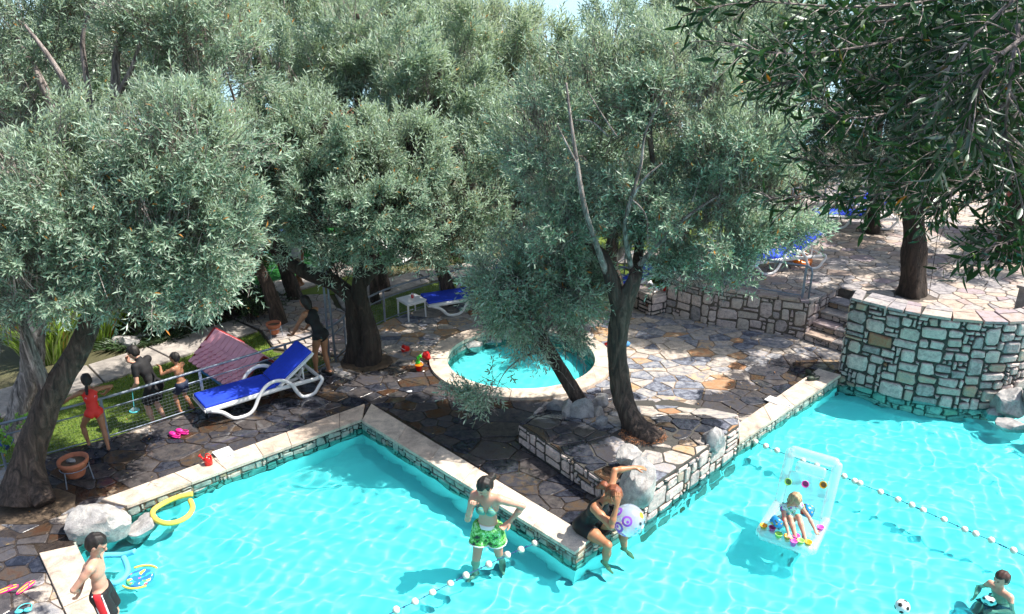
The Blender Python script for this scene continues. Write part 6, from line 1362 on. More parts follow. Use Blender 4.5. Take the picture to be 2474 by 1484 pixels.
# ================================================================== POOL TOYS
def noodle(label, pts, mat, r=.036):
    t = spl([Vector(p) for p in pts], 8); mb = MB(); mb.tube(t, r, 14); o = mb.build('pool_noodle', M[mat], None, smooth=True); o.location = (0, 0, 0); return tag(o, label, 'pool noodle', 'foam noodles bent into loops')
WZ = WATER + .03
def cc2(x, y): p = at((x * .55214) / 1.6556, (1657 + y * .55214) / 1.6556, z=WZ); return (p.x, p.y, WZ)
pl = [cc2(*q) for q in ((1400, 600), (1290, 615), (1180, 650), (1110, 700), (1120, 755), (1190, 790), (1280, 782), (1360, 740), (1395, 680), (1378, 625))]; pl[0] = (pl[0][0], pl[0][1], WZ + .05); pl[1] = (pl[1][0], pl[1][1], WZ + .03)
noodle('yellow foam noodle bent into a loop on the left pool', pl, 'yellow')
pl = [cc2(*q) for q in ((985, 1022), (900, 1018), (820, 1020), (740, 1030), (700, 1100), (730, 1190), (820, 1225), (890, 1195), (925, 1140), (915, 1080), (895, 1040))]; pl[0] = (pl[0][0], pl[0][1], WZ + .06)
noodle('light blue foam noodle behind the boy in the lower left', pl, 'ltblue')
p = cc2(1017, 1192); t = empty('swim_ring', 'round blue film ring with printed fish and two yellow tubes floating near the boy', 'swim ring', (p[0], p[1], WZ)); 
mb = MB(); mb.lathe((0, 0, 0), [(.05, .014), (.1, .03), (.145, .03), (.165, .012), (.15, -.005), (.05, -.005)], 28); mb.build('film_ring', M['fishring'], t, smooth=True)
for s in (-1, 1): mb = MB(); mb.tube([(.17 * math.cos(a), s * .155 + s * .05 * math.sin((a - .6) * 1.6), .03) for a in np.linspace(.6, 2.54, 10)], .013, 8); mb.build('tube', M['yellow'], t, smooth=True)
# football
p = at((2700 + 1610 * .5643) / 1.6556, (1657 + 1370 * .5643) / 1.6556, z=WATER + .05); fb = empty('football', 'white football with black patches floating at the bottom edge', 'ball', (p.x, p.y, WATER + .06)); mb = MB(); mb.ell((0, 0, 0), .085, seg=24, rings=16); mb.build('shell', M['white'], fb, smooth=True)
ph_ = (1 + 5 ** .5) / 2; ico = [Vector(v).normalized() for v in [(0, s1, s2 * ph_) for s1 in (-1, 1) for s2 in (-1, 1)] + [(s1, s2 * ph_, 0) for s1 in (-1, 1) for s2 in (-1, 1)] + [(s2 * ph_, 0, s1) for s1 in (-1, 1) for s2 in (-1, 1)]]
rq = Matrix.Rotation(.5, 3, 'X') @ Matrix.Rotation(.4, 3, 'Y')
for v in ico:
    v = rq @ v; a = v.orthogonal().normalized(); b2 = v.cross(a); mb = MB(); mb.add([v * .0872] + [(v + (a * math.cos(k * 1.2566) + b2 * math.sin(k * 1.2566)) * .33).normalized() * .0862 for k in range(5)], [(0, k + 1, (k + 1) % 5 + 1) for k in range(5)]); mb.build('patch', M['rubber'], fb)
# float lines
def float_line(label, pts, blab, extra, seed):
    rg = random.Random(seed); W = [Vector((p.x, p.y, WATER + .025)) for p in pts]; r_ = MB(); r_.tube(spl([W[0] + extra[0]] + W + [W[-1] + extra[1]], 3), .006, 6)
    for _ in range(len(W)): i = rg.randrange(len(W) - 1); r_.ell(W[i].lerp(W[i + 1], rg.uniform(.3, .7)), .013, seg=6, rings=4)
    o = r_.build('float_rope', M['rope']); tag(o, label, 'rope')
    m0 = None
    for i, p in enumerate(W):
        d = (W[min(i + 1, len(W) - 1)] - W[max(i - 1, 0)]).normalized(); a = math.atan2(d.y, d.x)
        if m0 is None: mb = MB(); mb.lathe((0, 0, 0), [(.008, -.045), (.025, -.036), (.042, -.025), (.048, 0), (.042, .025), (.025, .036), (.008, .045)], 16, M=Matrix.Rotation(R(90), 3, 'Y')); m0 = mb.build('float', M['float'], None, smooth=True); c = m0
        else: c = m0.copy(); COL.objects.link(c)
        c.location = p + Vector((0, 0, rg.uniform(-.012, .008))); c.rotation_euler = (0, rg.uniform(-.2, .2), a + rg.uniform(-.3, .3)); tag(c, blab(i, len(W)), 'float', label.split(' with')[0] + ' floats')
def c4(x, y): return at((1400 + x * .55214) / 1.6556, (1657 + y * .55214) / 1.6556, z=WATER + .02)
def c6(x, y): return at((2700 + x * .5643) / 1.6556, (1657 + y * .5643) / 1.6556, z=WATER + .02)
ordn = ['first', 'second', 'third', 'fourth', 'fifth', 'sixth', 'seventh', 'eighth', 'ninth', 'tenth', 'eleventh', 'twelfth', 'thirteenth', 'fourteenth', 'fifteenth', 'sixteenth', 'seventeenth', 'eighteenth', 'nineteenth']
float_line('blue rope with ivory floats across the left pool mouth', [c4(*q) for q in ((1340, 935), (1238, 980), (1140, 1025), (1005, 1090), (840, 1170), (727, 1230), (597, 1295), (470, 1362), (335, 1425))],
           lambda i, n: 'ivory rope float on the left pool line, %s from the coping tip' % ordn[i], (Vector((.2, .17, .12)), Vector((-.6, -.5, 0))), 1)
float_line('blue rope with ivory floats across the right pool', [c6(*q) for q in ((570, 195), (643, 230), (722, 262), (816, 298), (907, 330), (1005, 363), (1198, 445), (1272, 480), (1310, 495), (1457, 553), (1580, 606), (1677, 650), (1758, 686), (1905, 752), (2053, 818), (2130, 852), (2240, 898), (2397, 970))],
           lambda i, n: 'ivory rope float on the right pool line, %s from the coping' % ordn[i], (Vector((-.12, .02, .05)), Vector((.6, -.7, 0))), 2)
# clear lounge float with cup holders
fl = empty('lounge_float', 'clear inflatable lounge float with pink and yellow cup holders under the blonde girl', 'pool float', (3.75, 8.85, WATER + .02), R(-33))
def bag(parts, c, sz, bev, M3=None, name='chamber'):
    V_, F_ = rbox(sz, bev, 4); mb = MB(); mb.add([Vector(c) + ((M3 @ v) if M3 is not None else v) for v in V_], F_); return mb.build(name, M['clear'], fl, smooth=True)
Mb = Matrix.Rotation(R(64), 3, 'X'); hinge = Vector((0, .30, .03))
bag(0, (0, -.02, .02), (.66, .56, .10), .045, name='seat_chamber')
for s in (-1, 1): bag(0, (s * .33, -.06, .06), (.12, .82, .13), .055, name='side_tube')
bag(0, (0, -.44, .06), (.70, .16, .15), .07, name='foot_tube')
for s in (-1, 1): bag(0, hinge + Mb @ Vector((s * .31, .40, .0)), (.13, .86, .12), .055, Mb, name='back_side_tube')
bag(0, hinge + Mb @ Vector((0, .80, 0)), (.66, .15, .13), .06, Mb, name='head_tube'); bag(0, hinge + Mb @ Vector((0, .62, .03)), (.40, .17, .1), .045, Mb, name='pillow'); bag(0, hinge + Mb @ Vector((0, .27, -.01)), (.54, .54, .06), .028, Mb, name='back_chamber')
for k in range(12): mb = MB(); mb.tube([hinge + Mb @ Vector((.36, .1 + k * .03, .045)), hinge + Mb @ Vector((.25, .1 + k * .03, .05))], .004, 5); mb.build('seam_rib', M['clear'], fl)
def cup(p, m_, mt): mb = MB(); mb.lathe(p, [(.001, 0), (.03, 0), (.044, .07), (.05, .072), (.05, .078), (.04, .078), (.027, .006), (.001, .006)], 16, M=m_); mb.build('cup_holder', mt, fl, smooth=True)
pk = simple('pink cup plastic', (.85, .12, .5), .3, var=.03); yl = simple('yellow cup plastic', (.85, .45, .02), .3, var=.03); gn = simple('lime cup plastic', (.35, .75, .15), .3, var=.03)
for (x, y, mt) in ((-.02, .42, pk), (.2, .48, yl), (-.24, .38, gn)): cup(hinge + Mb @ Vector((x, y, -.0)), Mb, mt)
for (x, y, mt) in ((-.34, -.44, yl), (-.22, -.42, pk), (-.1, -.52, gn), (.02, -.5, yl), (.12, -.42, pk), (.2, -.5, gn), (.12, -.56, pk), (.3, -.47, yl), (.36, -.02, pk)): cup(Vector((x * .9, y * .88, .085)), Matrix.Identity(3), mt)
# beach ball held by the seated woman
bb = empty('beach_ball', 'clear beach ball with purple swirls and coloured dots on the seated woman\'s lap', 'beach ball', (1.47, 8.42, .30)); mb = MB(); mb.ell((0, 0, 0), .205, seg=32, rings=22); mb.build('ball_film', M['clearball'], bb, smooth=True)
pu = simple('purple print', (.28, .08, .6), .3, var=.03); yw = simple('yellow print', (.85, .55, .03), .3, var=.03); dk = simple('black print', (.02, .02, .03), .3, var=.03); tq = simple('turquoise print', (.1, .5, .6), .3, var=.03); wt_ = simple('white print', (.8, .8, .8), .3, var=.03)
def dot(dirv, ra, mt, ring_=0, R0=.2065, nm='printed_dot'):
    v = Vector(dirv).normalized(); a = v.orthogonal().normalized(); b2 = v.cross(a); n = 20; mb = MB(); V_ = []
    ks = [ring_, ra] if ring_ else [0.001, ra]
    for rr in ks:
        for k in range(n): V_.append((v + (a * math.cos(k * 2 * math.pi / n) + b2 * math.sin(k * 2 * math.pi / n)) * rr).normalized() * R0)
    mb.add(V_, [(k, (k + 1) % n, n + (k + 1) % n, n + k) for k in range(n)]); mb.build(nm, mt, bb, smooth=True)
for dv, ra, ri in (((-.8, -.75, .0), .36, .2), ((-.85, -.7, .03), .1, 0), ((-.25, -.85, .55), .34, .2), ((-.2, -.85, .5), .09, 0), ((-.5, -.6, -.6), .32, .17), ((-.7, -.1, .75), .3, .14)): dot(dv, ra, pu, ri, nm='printed_ring' if ri else 'printed_dot')
for dv, ra, mt in (((.75, -.35, .65), .2, yw), ((.9, -.4, .15), .12, dk), ((.6, -.75, .3), .1, dk), ((.75, -.65, .0), .13, wt_), ((.5, -.85, -.1), .1, tq), ((.3, -.9, -.3), .08, tq), ((.75, -.5, -.4), .14, yw), ((.55, -.7, -.45), .07, dk), ((.3, -.93, .1), .07, tq), ((.1, -.85, -.55), .07, tq)): dot(dv, ra, mt, R0=.2075)

# ================================================================== PEOPLE (smooth blended bodies meshed from distance fields)
def nets(D, org, h):
    nx, ny, nz = D.shape; ins = D < 0
    cs = np.zeros((nx - 1, ny - 1, nz - 1), np.int8)
    for i in (0, 1):
        for j in (0, 1):
            for k in (0, 1): cs += ins[i:nx - 1 + i, j:ny - 1 + j, k:nz - 1 + k]
    act = (cs > 0) & (cs < 8); idx = np.argwhere(act); vid = np.full(act.shape, -1, np.int32); vid[act] = np.arange(len(idx))
    acc = np.zeros((len(idx), 3)); cnt = np.zeros(len(idx)); I = idx
    for a in range(3):
        for o1 in (0, 1):
            for o2 in (0, 1):
                off = [0, 0, 0]; b = [x for x in range(3) if x != a]; off[b[0]] = o1; off[b[1]] = o2; off2 = list(off); off2[a] = 1
                d0 = D[I[:, 0] + off[0], I[:, 1] + off[1], I[:, 2] + off[2]]; d1 = D[I[:, 0] + off2[0], I[:, 1] + off2[1], I[:, 2] + off2[2]]
                s = (d0 < 0) != (d1 < 0); t = np.where(s, d0 / (d0 - d1 + 1e-12), 0); p = np.tile(np.array(off, float), (len(I), 1)); p[:, a] += t
                acc[s] += p[s]; cnt[s] += 1
    V = (idx + acc / np.maximum(cnt, 1)[:, None]) * h + org; Q = []
    for a in range(3):
        sl0 = [slice(None)] * 3; sl1 = [slice(None)] * 3; sl0[a] = slice(0, -1); sl1[a] = slice(1, None); A = ins[tuple(sl0)]; B = ins[tuple(sl1)]; e = np.argwhere(A != B); b, c = [(1, 2), (2, 0), (0, 1)][a]
        e = e[(e[:, b] > 0) & (e[:, c] > 0) & (e[:, b] < D.shape[b] - 1) & (e[:, c] < D.shape[c] - 1)]
        def g(db, dc):
            q = e.copy(); q[:, b] -= db; q[:, c] -= dc; return vid[q[:, 0], q[:, 1], q[:, 2]]
        q = np.stack([g(1, 1), g(0, 1), g(0, 0), g(1, 0)], 1); fl_ = ~A[e[:, 0], e[:, 1], e[:, 2]]; q[fl_] = q[fl_][:, ::-1]; Q.append(q)
    return V, np.concatenate(Q)
class Field:
    def __init__(s, lo, hi, h): s.h = h; s.org = np.array(lo, float); s.n = np.ceil((np.array(hi) - s.org) / h).astype(int) + 1; s.D = np.full(s.n, 9.0, np.float32)
    def _sub(s, lo, hi):
        a = np.maximum(0, np.floor((np.array(lo) - s.org) / s.h).astype(int)); b = np.minimum(s.n, np.ceil((np.array(hi) - s.org) / s.h).astype(int) + 1)
        if (b <= a).any(): return None
        ax = [s.org[i] + s.h * np.arange(a[i], b[i]) for i in range(3)]; return (slice(a[0], b[0]), slice(a[1], b[1]), slice(a[2], b[2])), np.stack(np.meshgrid(*ax, indexing='ij'), -1)
    def _mix(s, sub, d, k):
        c = s.D[sub]
        if k > 0: hh = np.maximum(k - np.abs(c - d), 0) / k; s.D[sub] = np.minimum(c, d) - hh * hh * k * .25
        else: s.D[sub] = np.minimum(c, d)
    def cone(s, a, b, r1, r2, k=.02, side=None, ratio=1.0, cut=None):
        a = np.array(a, float); b = np.array(b, float); m = max(r1, r2) + k + 3 * s.h; r = s._sub(np.minimum(a, b) - m, np.maximum(a, b) + m)
        if r is None: return
        sub, P = r; ab = b - a; L2 = ab @ ab + 1e-12; t = np.clip(((P - a) @ ab) / L2, 0, 1); o = P - a - t[..., None] * ab
        if side is not None:
            sv = np.array(side, float); sv /= np.linalg.norm(sv); c = o @ sv; o = o + (c * (1 / ratio - 1))[..., None] * sv
        d = np.linalg.norm(o, axis=-1) - (r1 + (r2 - r1) * t)
        if side is not None: d = d * min(1, ratio + .25)
        if cut is not None: d = np.maximum(d, (P - np.array(cut[0])) @ np.array(cut[1]))
        s._mix(sub, d, k)
    def ell(s, c, ax, rad, k=.02):
        """ax: 3 unit vectors, rad: 3 radii"""
        c = np.array(c, float); m = max(rad) + k + 3 * s.h; r = s._sub(c - m, c + m)
        if r is None: return
        sub, P = r; q = np.stack([(P - c) @ np.array(ax[i], float) / rad[i] for i in range(3)], -1); n = np.linalg.norm(q, axis=-1); g = np.linalg.norm(q / np.array(rad), axis=-1) + 1e-9
        s._mix(sub, n * (n - 1) / g, k)
    def mesh(s): return nets(s.D, s.org, s.h)
def ik(a, c, l1, l2, hint):
    a, c = Vector(a), Vector(c); d = c - a; L = d.length
    if L > (l1 + l2) * .995: c = a + d * ((l1 + l2) * .995 / L); d = c - a; L = d.length
    d.normalize(); x = (l1 * l1 - l2 * l2 + L * L) / (2 * L); h = math.sqrt(max(0, l1 * l1 - x * x)); hn = Vector(hint); hn = hn - d * hn.dot(d)
    hn = hn.normalized() if hn.length > 1e-5 else d.orthogonal().normalized(); return a + d * x + hn * h, c

def person(label, loc, rotz, S, pel, spine, fwd, look, handL, handR, elL, elR, footL, footR, knL=(0, 1, 0), knR=(0, 1, 0), hdirL=None, hdirR=None, pnL=(0, 1, 0), pnR=(0, 1, 0), curlL=.35, curlR=.35,
           skin='skin_tan', hair='hair_black', style='short', outfit=(), fem=False, hs=1.0, h=.0075, neck=None, toe=(0, 1, 0), group=None, toeL=None, toeR=None, chest_fwd=None, fat=1.0, crop_feet=False):
    """local frame: +Y ahead, X right, Z up; positions in fractions of stature S"""
    root = empty('person', label, 'person', loc, rotz, group)
    v = lambda q: Vector(q) * S
    t = Vector(spine).normalized(); f = Vector(fwd); f = (f - t * f.dot(t)).normalized(); r = f.cross(t).normalized()
    cf = f if chest_fwd is None else (Vector(chest_fwd) - t * Vector(chest_fwd).dot(t)).normalized(); cr = cf.cross(t).normalized()
    p = v(pel); bend = f * .0
    hipL = p - r * .052 * S; hipR = p + r * .052 * S; waist = p + t * .085 * S; chest = p + t * .195 * S
    shw = .104 if not fem else .096
    shL = p + t * .278 * S - cr * shw * S; shR = p + t * .278 * S + cr * shw * S; nb = p + t * .298 * S
    nd = Vector(neck).normalized() if neck else t; lk = Vector(look).normalized(); up = (nd - lk * nd.dot(lk)).normalized(); hr = lk.cross(up)
    hc = nb + nd * (.052 + .058 * hs) * S + lk * .012 * S
    ua, fa, th, sh = .172 * S, .150 * S, .245 * S, .232 * S
    eL, wL = ik(shL, v(handL), ua, fa, elL); eR, wR = ik(shR, v(handR), ua, fa, elR); kL, aL = ik(hipL, v(footL), th, sh, knL); kR, aR = ik(hipR, v(footR), th, sh, knR)
    pts = [p, hc, wL, wR, eL, eR, kL, kR, aL, aR]; lo = [min(q[i] for q in pts) - .17 * S for i in range(3)]; hi = [max(q[i] for q in pts) + .17 * S for i in range(3)]
    F = Field(lo, hi, h); A3 = (tuple(r), tuple(f), tuple(t)); C3 = (tuple(cr), tuple(cf), tuple(t)); kk = .035 * S * .6
    w = fat
    F.ell(p + t * .005 * S, A3, (.083 * S * w * (1.04 if fem else .95), .060 * S * w, .066 * S), 0); F.ell(waist, A3, (.066 * S * w, .049 * S * w, .085 * S), kk); F.ell(chest, C3, (.079 * S * w, .054 * S * w, .085 * S), kk); F.ell(chest + t * .055 * S, C3, (.085 * S * w, .045 * S, .045 * S), kk)
    for sg in (-1, 1): F.ell(p + r * sg * .042 * S - f * .026 * S - t * .02 * S, A3, (.043 * S, .040 * S, .05 * S), kk * .8)
    if fem:
        for sg in (-1, 1): F.ell(chest + cr * sg * .038 * S + cf * .044 * S + t * .0 * S, C3, (.031 * S, .030 * S, .032 * S), kk * .45)
    F.cone(shL + cr * .02 * S, shR - cr * .02 * S, .033 * S, .033 * S, kk); F.cone(nb - t * .02 * S, hc - up * .02 * S, .033 * S * (.85 if fem else .95), .029 * S * (.9 if fem else 1), kk * .7)
    for (a, e_, w_) in ((shL, eL, wL), (shR, eR, wR)):
        F.cone(a, a.lerp(e_, .35), .031 * S * w, .028 * S * w, kk); F.cone(a.lerp(e_, .3), e_, .027 * S * w, .0205 * S, kk * .5); F.cone(e_, e_.lerp(w_, .35), .0205 * S, .0225 * S, kk * .4); F.cone(e_.lerp(w_, .3), w_, .0225 * S, .0145 * S, kk * .4)
    for (a, k_, n_, tq_) in ((hipL, kL, aL, toeL), (hipR, kR, aR, toeR)):
        F.cone(a, a.lerp(k_, .5), .052 * S * w, .043 * S * w, kk); F.cone(a.lerp(k_, .45), k_, .043 * S * w, .030 * S, kk * .6); F.cone(k_, k_.lerp(n_, .38), .029 * S, .032 * S, kk * .5); F.cone(k_.lerp(n_, .33), n_, .031 * S, .0185 * S, kk * .5)
        tt = Vector(tq_ if tq_ else toe).normalized(); F.cone(n_ - tt * .022 * S - Vector((0, 0, .012 * S)), n_ + tt * .045 * S - Vector((0, 0, .018 * S)), .021 * S, .018 * S, kk * .5); F.cone(n_ + tt * .04 * S - Vector((0, 0, .02 * S)), n_ + tt * .088 * S - Vector((0, 0, .028 * S)), .019 * S, .012 * S, kk * .4, side=(0, 0, 1), ratio=.75)
    # head
    H3 = (tuple(hr), tuple(lk), tuple(up)); q = hs * S
    F.ell(hc + up * .016 * q - lk * .006 * q, H3, (.0455 * q, .0575 * q, .050 * q), kk * .5); F.ell(hc - up * .022 * q + lk * .014 * q, H3, (.035 * q, .038 * q, .042 * q), kk * .5); F.ell(hc - up * .051 * q + lk * .034 * q, H3, (.017 * q, .014 * q, .012 * q), kk * .4)
    F.cone(hc + lk * .050 * q + up * .004 * q, hc + lk * .062 * q - up * .016 * q, .006 * q, .0095 * q, .008 * q); F.ell(hc + lk * .047 * q + up * .012 * q, H3, (.030 * q, .010 * q, .006 * q), .008 * q); F.ell(hc + lk * .049 * q - up * .031 * q, H3, (.014 * q, .007 * q, .006 * q), .006 * q)
    for sg in (-1, 1): F.ell(hc + hr * sg * .046 * q - lk * .004 * q - up * .006 * q, H3, (.006 * q, .013 * q, .018 * q), .006 * q)
    # hands
    for (e_, w_, hd, pn, cu, sg) in ((eL, wL, hdirL, pnL, curlL, -1), (eR, wR, hdirR, pnR, curlR, 1)):
        hd = Vector(hd).normalized() if hd else (w_ - e_).normalized(); pn = Vector(pn); pn = (pn - hd * pn.dot(hd)); pn = pn.normalized() if pn.length > 1e-3 else hd.orthogonal().normalized(); ac = hd.cross(pn).normalized()   # across the palm
        z = S; F.cone(w_, w_ + hd * .02 * z, .0145 * z, .016 * z, .012 * z, side=tuple(pn), ratio=.7); F.ell(w_ + hd * .034 * z, (tuple(ac), tuple(hd), tuple(pn)), (.0225 * z, .028 * z, .0105 * z), .010 * z)
        for n_, (ox, Lf) in enumerate(((-1.5, .036), (-.5, .043), (.5, .045), (1.5, .040))):
            b0_ = w_ + hd * .052 * z + ac * ox * .0108 * z; d1 = (hd * math.cos(cu) + pn * math.sin(cu) + ac * ox * .05).normalized(); d2 = (hd * math.cos(cu * 2.4) + pn * math.sin(cu * 2.4)).normalized(); m_ = b0_ + d1 * Lf * .5 * z
            F.cone(b0_ - hd * .01 * z, m_, .0060 * z, .0053 * z, .004 * z); F.cone(m_, m_ + d2 * Lf * .5 * z, .0053 * z, .0042 * z, .003 * z)
        tb = w_ + hd * .016 * z + ac * sg * .014 * z * 1.0; d1 = (hd * .75 + ac * sg * .75 + pn * .25).normalized(); m_ = tb + d1 * .026 * z; F.cone(tb, m_, .0085 * z, .0065 * z, .007 * z); F.cone(m_, m_ + (d1 * .6 + hd * .6 + pn * .3).normalized() * .022 * z, .0062 * z, .0048 * z, .004 * z)
    V_, Q_ = F.mesh(); o = link_mesh('body', np_mesh('body', V_, Q_, True), M[skin], root); o.cycles.is_caustics_receiver = True
    # face details
    for sg in (-1, 1):
        mb = MB(); mb.ell(hc + lk * .0495 * q + hr * sg * .0175 * q + up * .003 * q, (.0062 * q, .0042 * q, .0035 * q), M=Matrix((hr, lk, up)).transposed(), seg=8, rings=6); mb.build('eye', M['eye'], root, smooth=True)
        mb = MB(); mb.tube([hc + lk * .0535 * q + hr * sg * .008 * q + up * .0135 * q, hc + lk * .053 * q + hr * sg * .019 * q + up * .0165 * q, hc + lk * .045 * q + hr * sg * .029 * q + up * .012 * q], .0017 * q, 5); mb.build('eyebrow', M[hair], root, smooth=True)
    mb = MB(); mb.ell(hc + lk * .0525 * q - up * .031 * q, (.012 * q, .004 * q, .0038 * q), M=Matrix((hr, lk, up)).transposed(), seg=10, rings=6); mb.build('lips', M['lip'], root, smooth=True)
    # hair
    G = Field([min(hc[i], chest[i]) - .14 * S - .04 for i in range(3)], [max(hc[i], chest[i]) + .14 * S + .04 for i in range(3)], h * .8)
    G.ell(hc + up * .024 * q - lk * .010 * q, H3, (.0515 * q, .062 * q, .0535 * q), 0)
    back = hc - lk * .03 * q
    if style == 'bob':
        G.ell(hc - lk * .026 * q - up * .02 * q, H3, (.053 * q, .043 * q, .055 * q), .02 * q); G.cone(back - up * .02 * q, back - up * .075 * q, .047 * q, .036 * q, .02 * q)
    elif style in ('pony', 'pony_low'):
        e0 = hc - lk * .06 * q + up * (.012 if style == 'pony' else -.01) * q; G.ell(e0, H3, (.02 * q, .02 * q, .02 * q), .012 * q); e1 = e0 - lk * .03 * q - up * .025 * q + hr * .01 * q; e2 = e1 - up * .06 * q + hr * .012 * q; G.cone(e0, e1, .018 * q, .026 * q, .01 * q); G.cone(e1, e2, .026 * q, .012 * q, .012 * q); G.ell(hc - lk * .025 * q - up * .012 * q, H3, (.048 * q, .042 * q, .042 * q), .015 * q)
    elif style == 'braid':
        G.ell(hc - lk * .025 * q - up * .015 * q, H3, (.050 * q, .042 * q, .045 * q), .015 * q); e0 = hc - lk * .055 * q - up * .03 * q
        for k_ in range(6): G.ell(e0 - up * .022 * q * k_ - hr * (.014 + .004 * k_) * q, H3, (.017 * q, .016 * q, .016 * q), .006 * q)
    elif style == 'long':
        G.ell(hc - lk * .022 * q - up * .02 * q, H3, (.053 * q, .044 * q, .055 * q), .02 * q)
        for sg in (-1, 1): G.cone(hc + hr * sg * .042 * q + lk * .012 * q, hc + hr * sg * .05 * q + lk * .02 * q - up * .085 * q, .018 * q, .012 * q, .01 * q)
        G.cone(back - up * .02 * q, back - up * .10 * q, .045 * q, .03 * q, .02 * q)
    else: G.ell(hc - lk * .022 * q - up * .004 * q, H3, (.050 * q, .043 * q, .047 * q), .015 * q)
    ax = [G.org[i] + G.h * np.arange(G.n[i]) for i in range(3)]; P = np.stack(np.meshgrid(*ax, indexing='ij'), -1); rel = P - np.array(hc)
    fx, fy, fz = rel @ np.array(hr) / q, rel @ np.array(lk) / q, rel @ np.array(up) / q
    strand = (.0022 * np.sin(fx * 160 + fy * 70 + fz * 30) + .0018 * np.sin(fy * 130 - fx * 90 + fz * 60)) * q * .8
    G.D = G.D + strand.astype(np.float32)
    hl = .030 if style != 'bald' else .05
    face = np.maximum(np.maximum(.012 - fy, fz - hl - .35 * (fx ** 2) / .05), np.abs(fx) - (.040 if style in ('long', 'bob') else .05)) * q; face2 = np.maximum(np.maximum(-.008 - fy, fz - .004), -(np.abs(fx) - .0) * 0 - .05) * q if style == 'short' else 9
    G.D = np.maximum(G.D, -face); G.D = np.maximum(G.D, -face2) if style == 'short' else G.D
    V_, Q_ = G.mesh(); link_mesh('hair', np_mesh('hair', V_, Q_, True), M[hair], root)
    J = dict(p=p, t=t, f=f, r=r, cf=cf, cr=cr, waist=waist, chest=chest, shL=shL, shR=shR, nb=nb, hipL=hipL, hipR=hipR, kL=kL, kR=kR, aL=aL, aR=aR, eL=eL, eR=eR, wL=wL, wR=wR, hc=hc, S=S, kk=kk, hr=hr, lk=lk, up=up)
    for nm, fn, mt, grow in outfit:
        N_ = Field(lo, hi, h); 
        if grow is None: fn(N_, J); D_ = N_.D
        else: fn(N_, J); D_ = np.maximum(F.D - grow, N_.D)
        N_.D = D_.astype(np.float32); V_, Q_ = N_.mesh()
        if len(Q_): o = link_mesh(nm, np_mesh(nm, V_, Q_, True), M[mt] if isinstance(mt, str) else mt, root); o.cycles.is_caustics_receiver = True
    return root, J
def suit(N, J, low=.0, neck=.045, straps=True, backcut=False):
    S = J['S']; p, t, f, r, cf, cr, ch = (J[k] for k in ('p', 't', 'f', 'r', 'cf', 'cr', 'chest')); A3 = (tuple(r), tuple(f), tuple(t)); C3 = (tuple(cr), tuple(cf), tuple(t))
    N.ell(p - t * .005 * S, A3, (.115 * S, .09 * S, .05 * S), 0); N.cone(p - t * .02 * S, p - t * .075 * S, .06 * S, .022 * S, .03 * S, side=tuple(f), ratio=1.6); N.cone(p + t * .02 * S, ch + t * neck * S * .3, .105 * S, .10 * S, .02 * S); 
    if straps:
        for sh_, sg in ((J['shL'], -1), (J['shR'], 1)):
            m_ = sh_ + t * .035 * S - cr * sg * .035 * S; N.cone(ch + cr * sg * .045 * S + cf * .05 * S, m_ + cf * .01 * S, .012 * S, .010 * S, .01 * S); N.cone(m_, ch + cr * sg * .02 * S - cf * .055 * S, .010 * S, .010 * S, .01 * S)
def shorts(N, J, L=.5, w=.062, z1=.02, loose=.068):
    S = J['S']; p, t, f, r = (J[k] for k in ('p', 't', 'f', 'r')); A3 = (tuple(r), tuple(f), tuple(t)); N.ell(p - t * .002 * S, A3, (.090 * S, .068 * S, .062 * S), 0)
    for sg in (-1, 1): N.ell(p + r * sg * .042 * S - f * .026 * S - t * .02 * S, A3, (.046 * S, .044 * S, .052 * S), .02 * S)
    for hp_, kn in ((J['hipL'], J['kL']), (J['hipR'], J['kR'])):
        d = (kn - hp_).normalized(); e_ = hp_.lerp(kn, L + .15); c_ = hp_.lerp(kn, L); N.cone(hp_, e_, w * S, loose * S, .015 * S, cut=(tuple(c_), tuple(d)))
    q = p + t * z1 * S * 2; ax = None
    P0 = np.array(q); 
    X = [N.org[i] + N.h * np.arange(N.n[i]) for i in range(3)]; PP = np.stack(np.meshgrid(*X, indexing='ij'), -1); N.D = np.maximum(N.D, (PP - P0) @ np.array(t))
def band(z0, z1):
    def fn(N, J):
        S = J['S']; a = J['p'] + J['t'] * z0 * S; b = J['p'] + J['t'] * z1 * S; X = [N.org[i] + N.h * np.arange(N.n[i]) for i in range(3)]; PP = np.stack(np.meshgrid(*X, indexing='ij'), -1); c = (a + b) / 2
        d1 = np.abs((PP - np.array(c)) @ np.array(J['t'])) - (z1 - z0) * S / 2; A3 = (tuple(J['r']), tuple(J['f']), tuple(J['t'])); N.ell(J['p'] + J['t'] * .01 * S, A3, (.087 * S, .066 * S, .075 * S), 0); N.D = np.maximum(N.D, d1)
    return fn
def hem(L, w, loose, th=.02):
    def fn(N, J):
        S = J['S']; X = [N.org[i] + N.h * np.arange(N.n[i]) for i in range(3)]; PP = np.stack(np.meshgrid(*X, indexing='ij'), -1); D = N.D
        for hp_, kn in ((J['hipL'], J['kL']), (J['hipR'], J['kR'])):
            d = np.array((kn - hp_).normalized()); c_ = np.array(hp_.lerp(kn, L)); D = np.minimum(D, np.maximum(np.abs((PP - c_) @ d) - .006 * S, np.linalg.norm(PP - c_, axis=-1) - .082 * S))
        N.D = D
    return fn
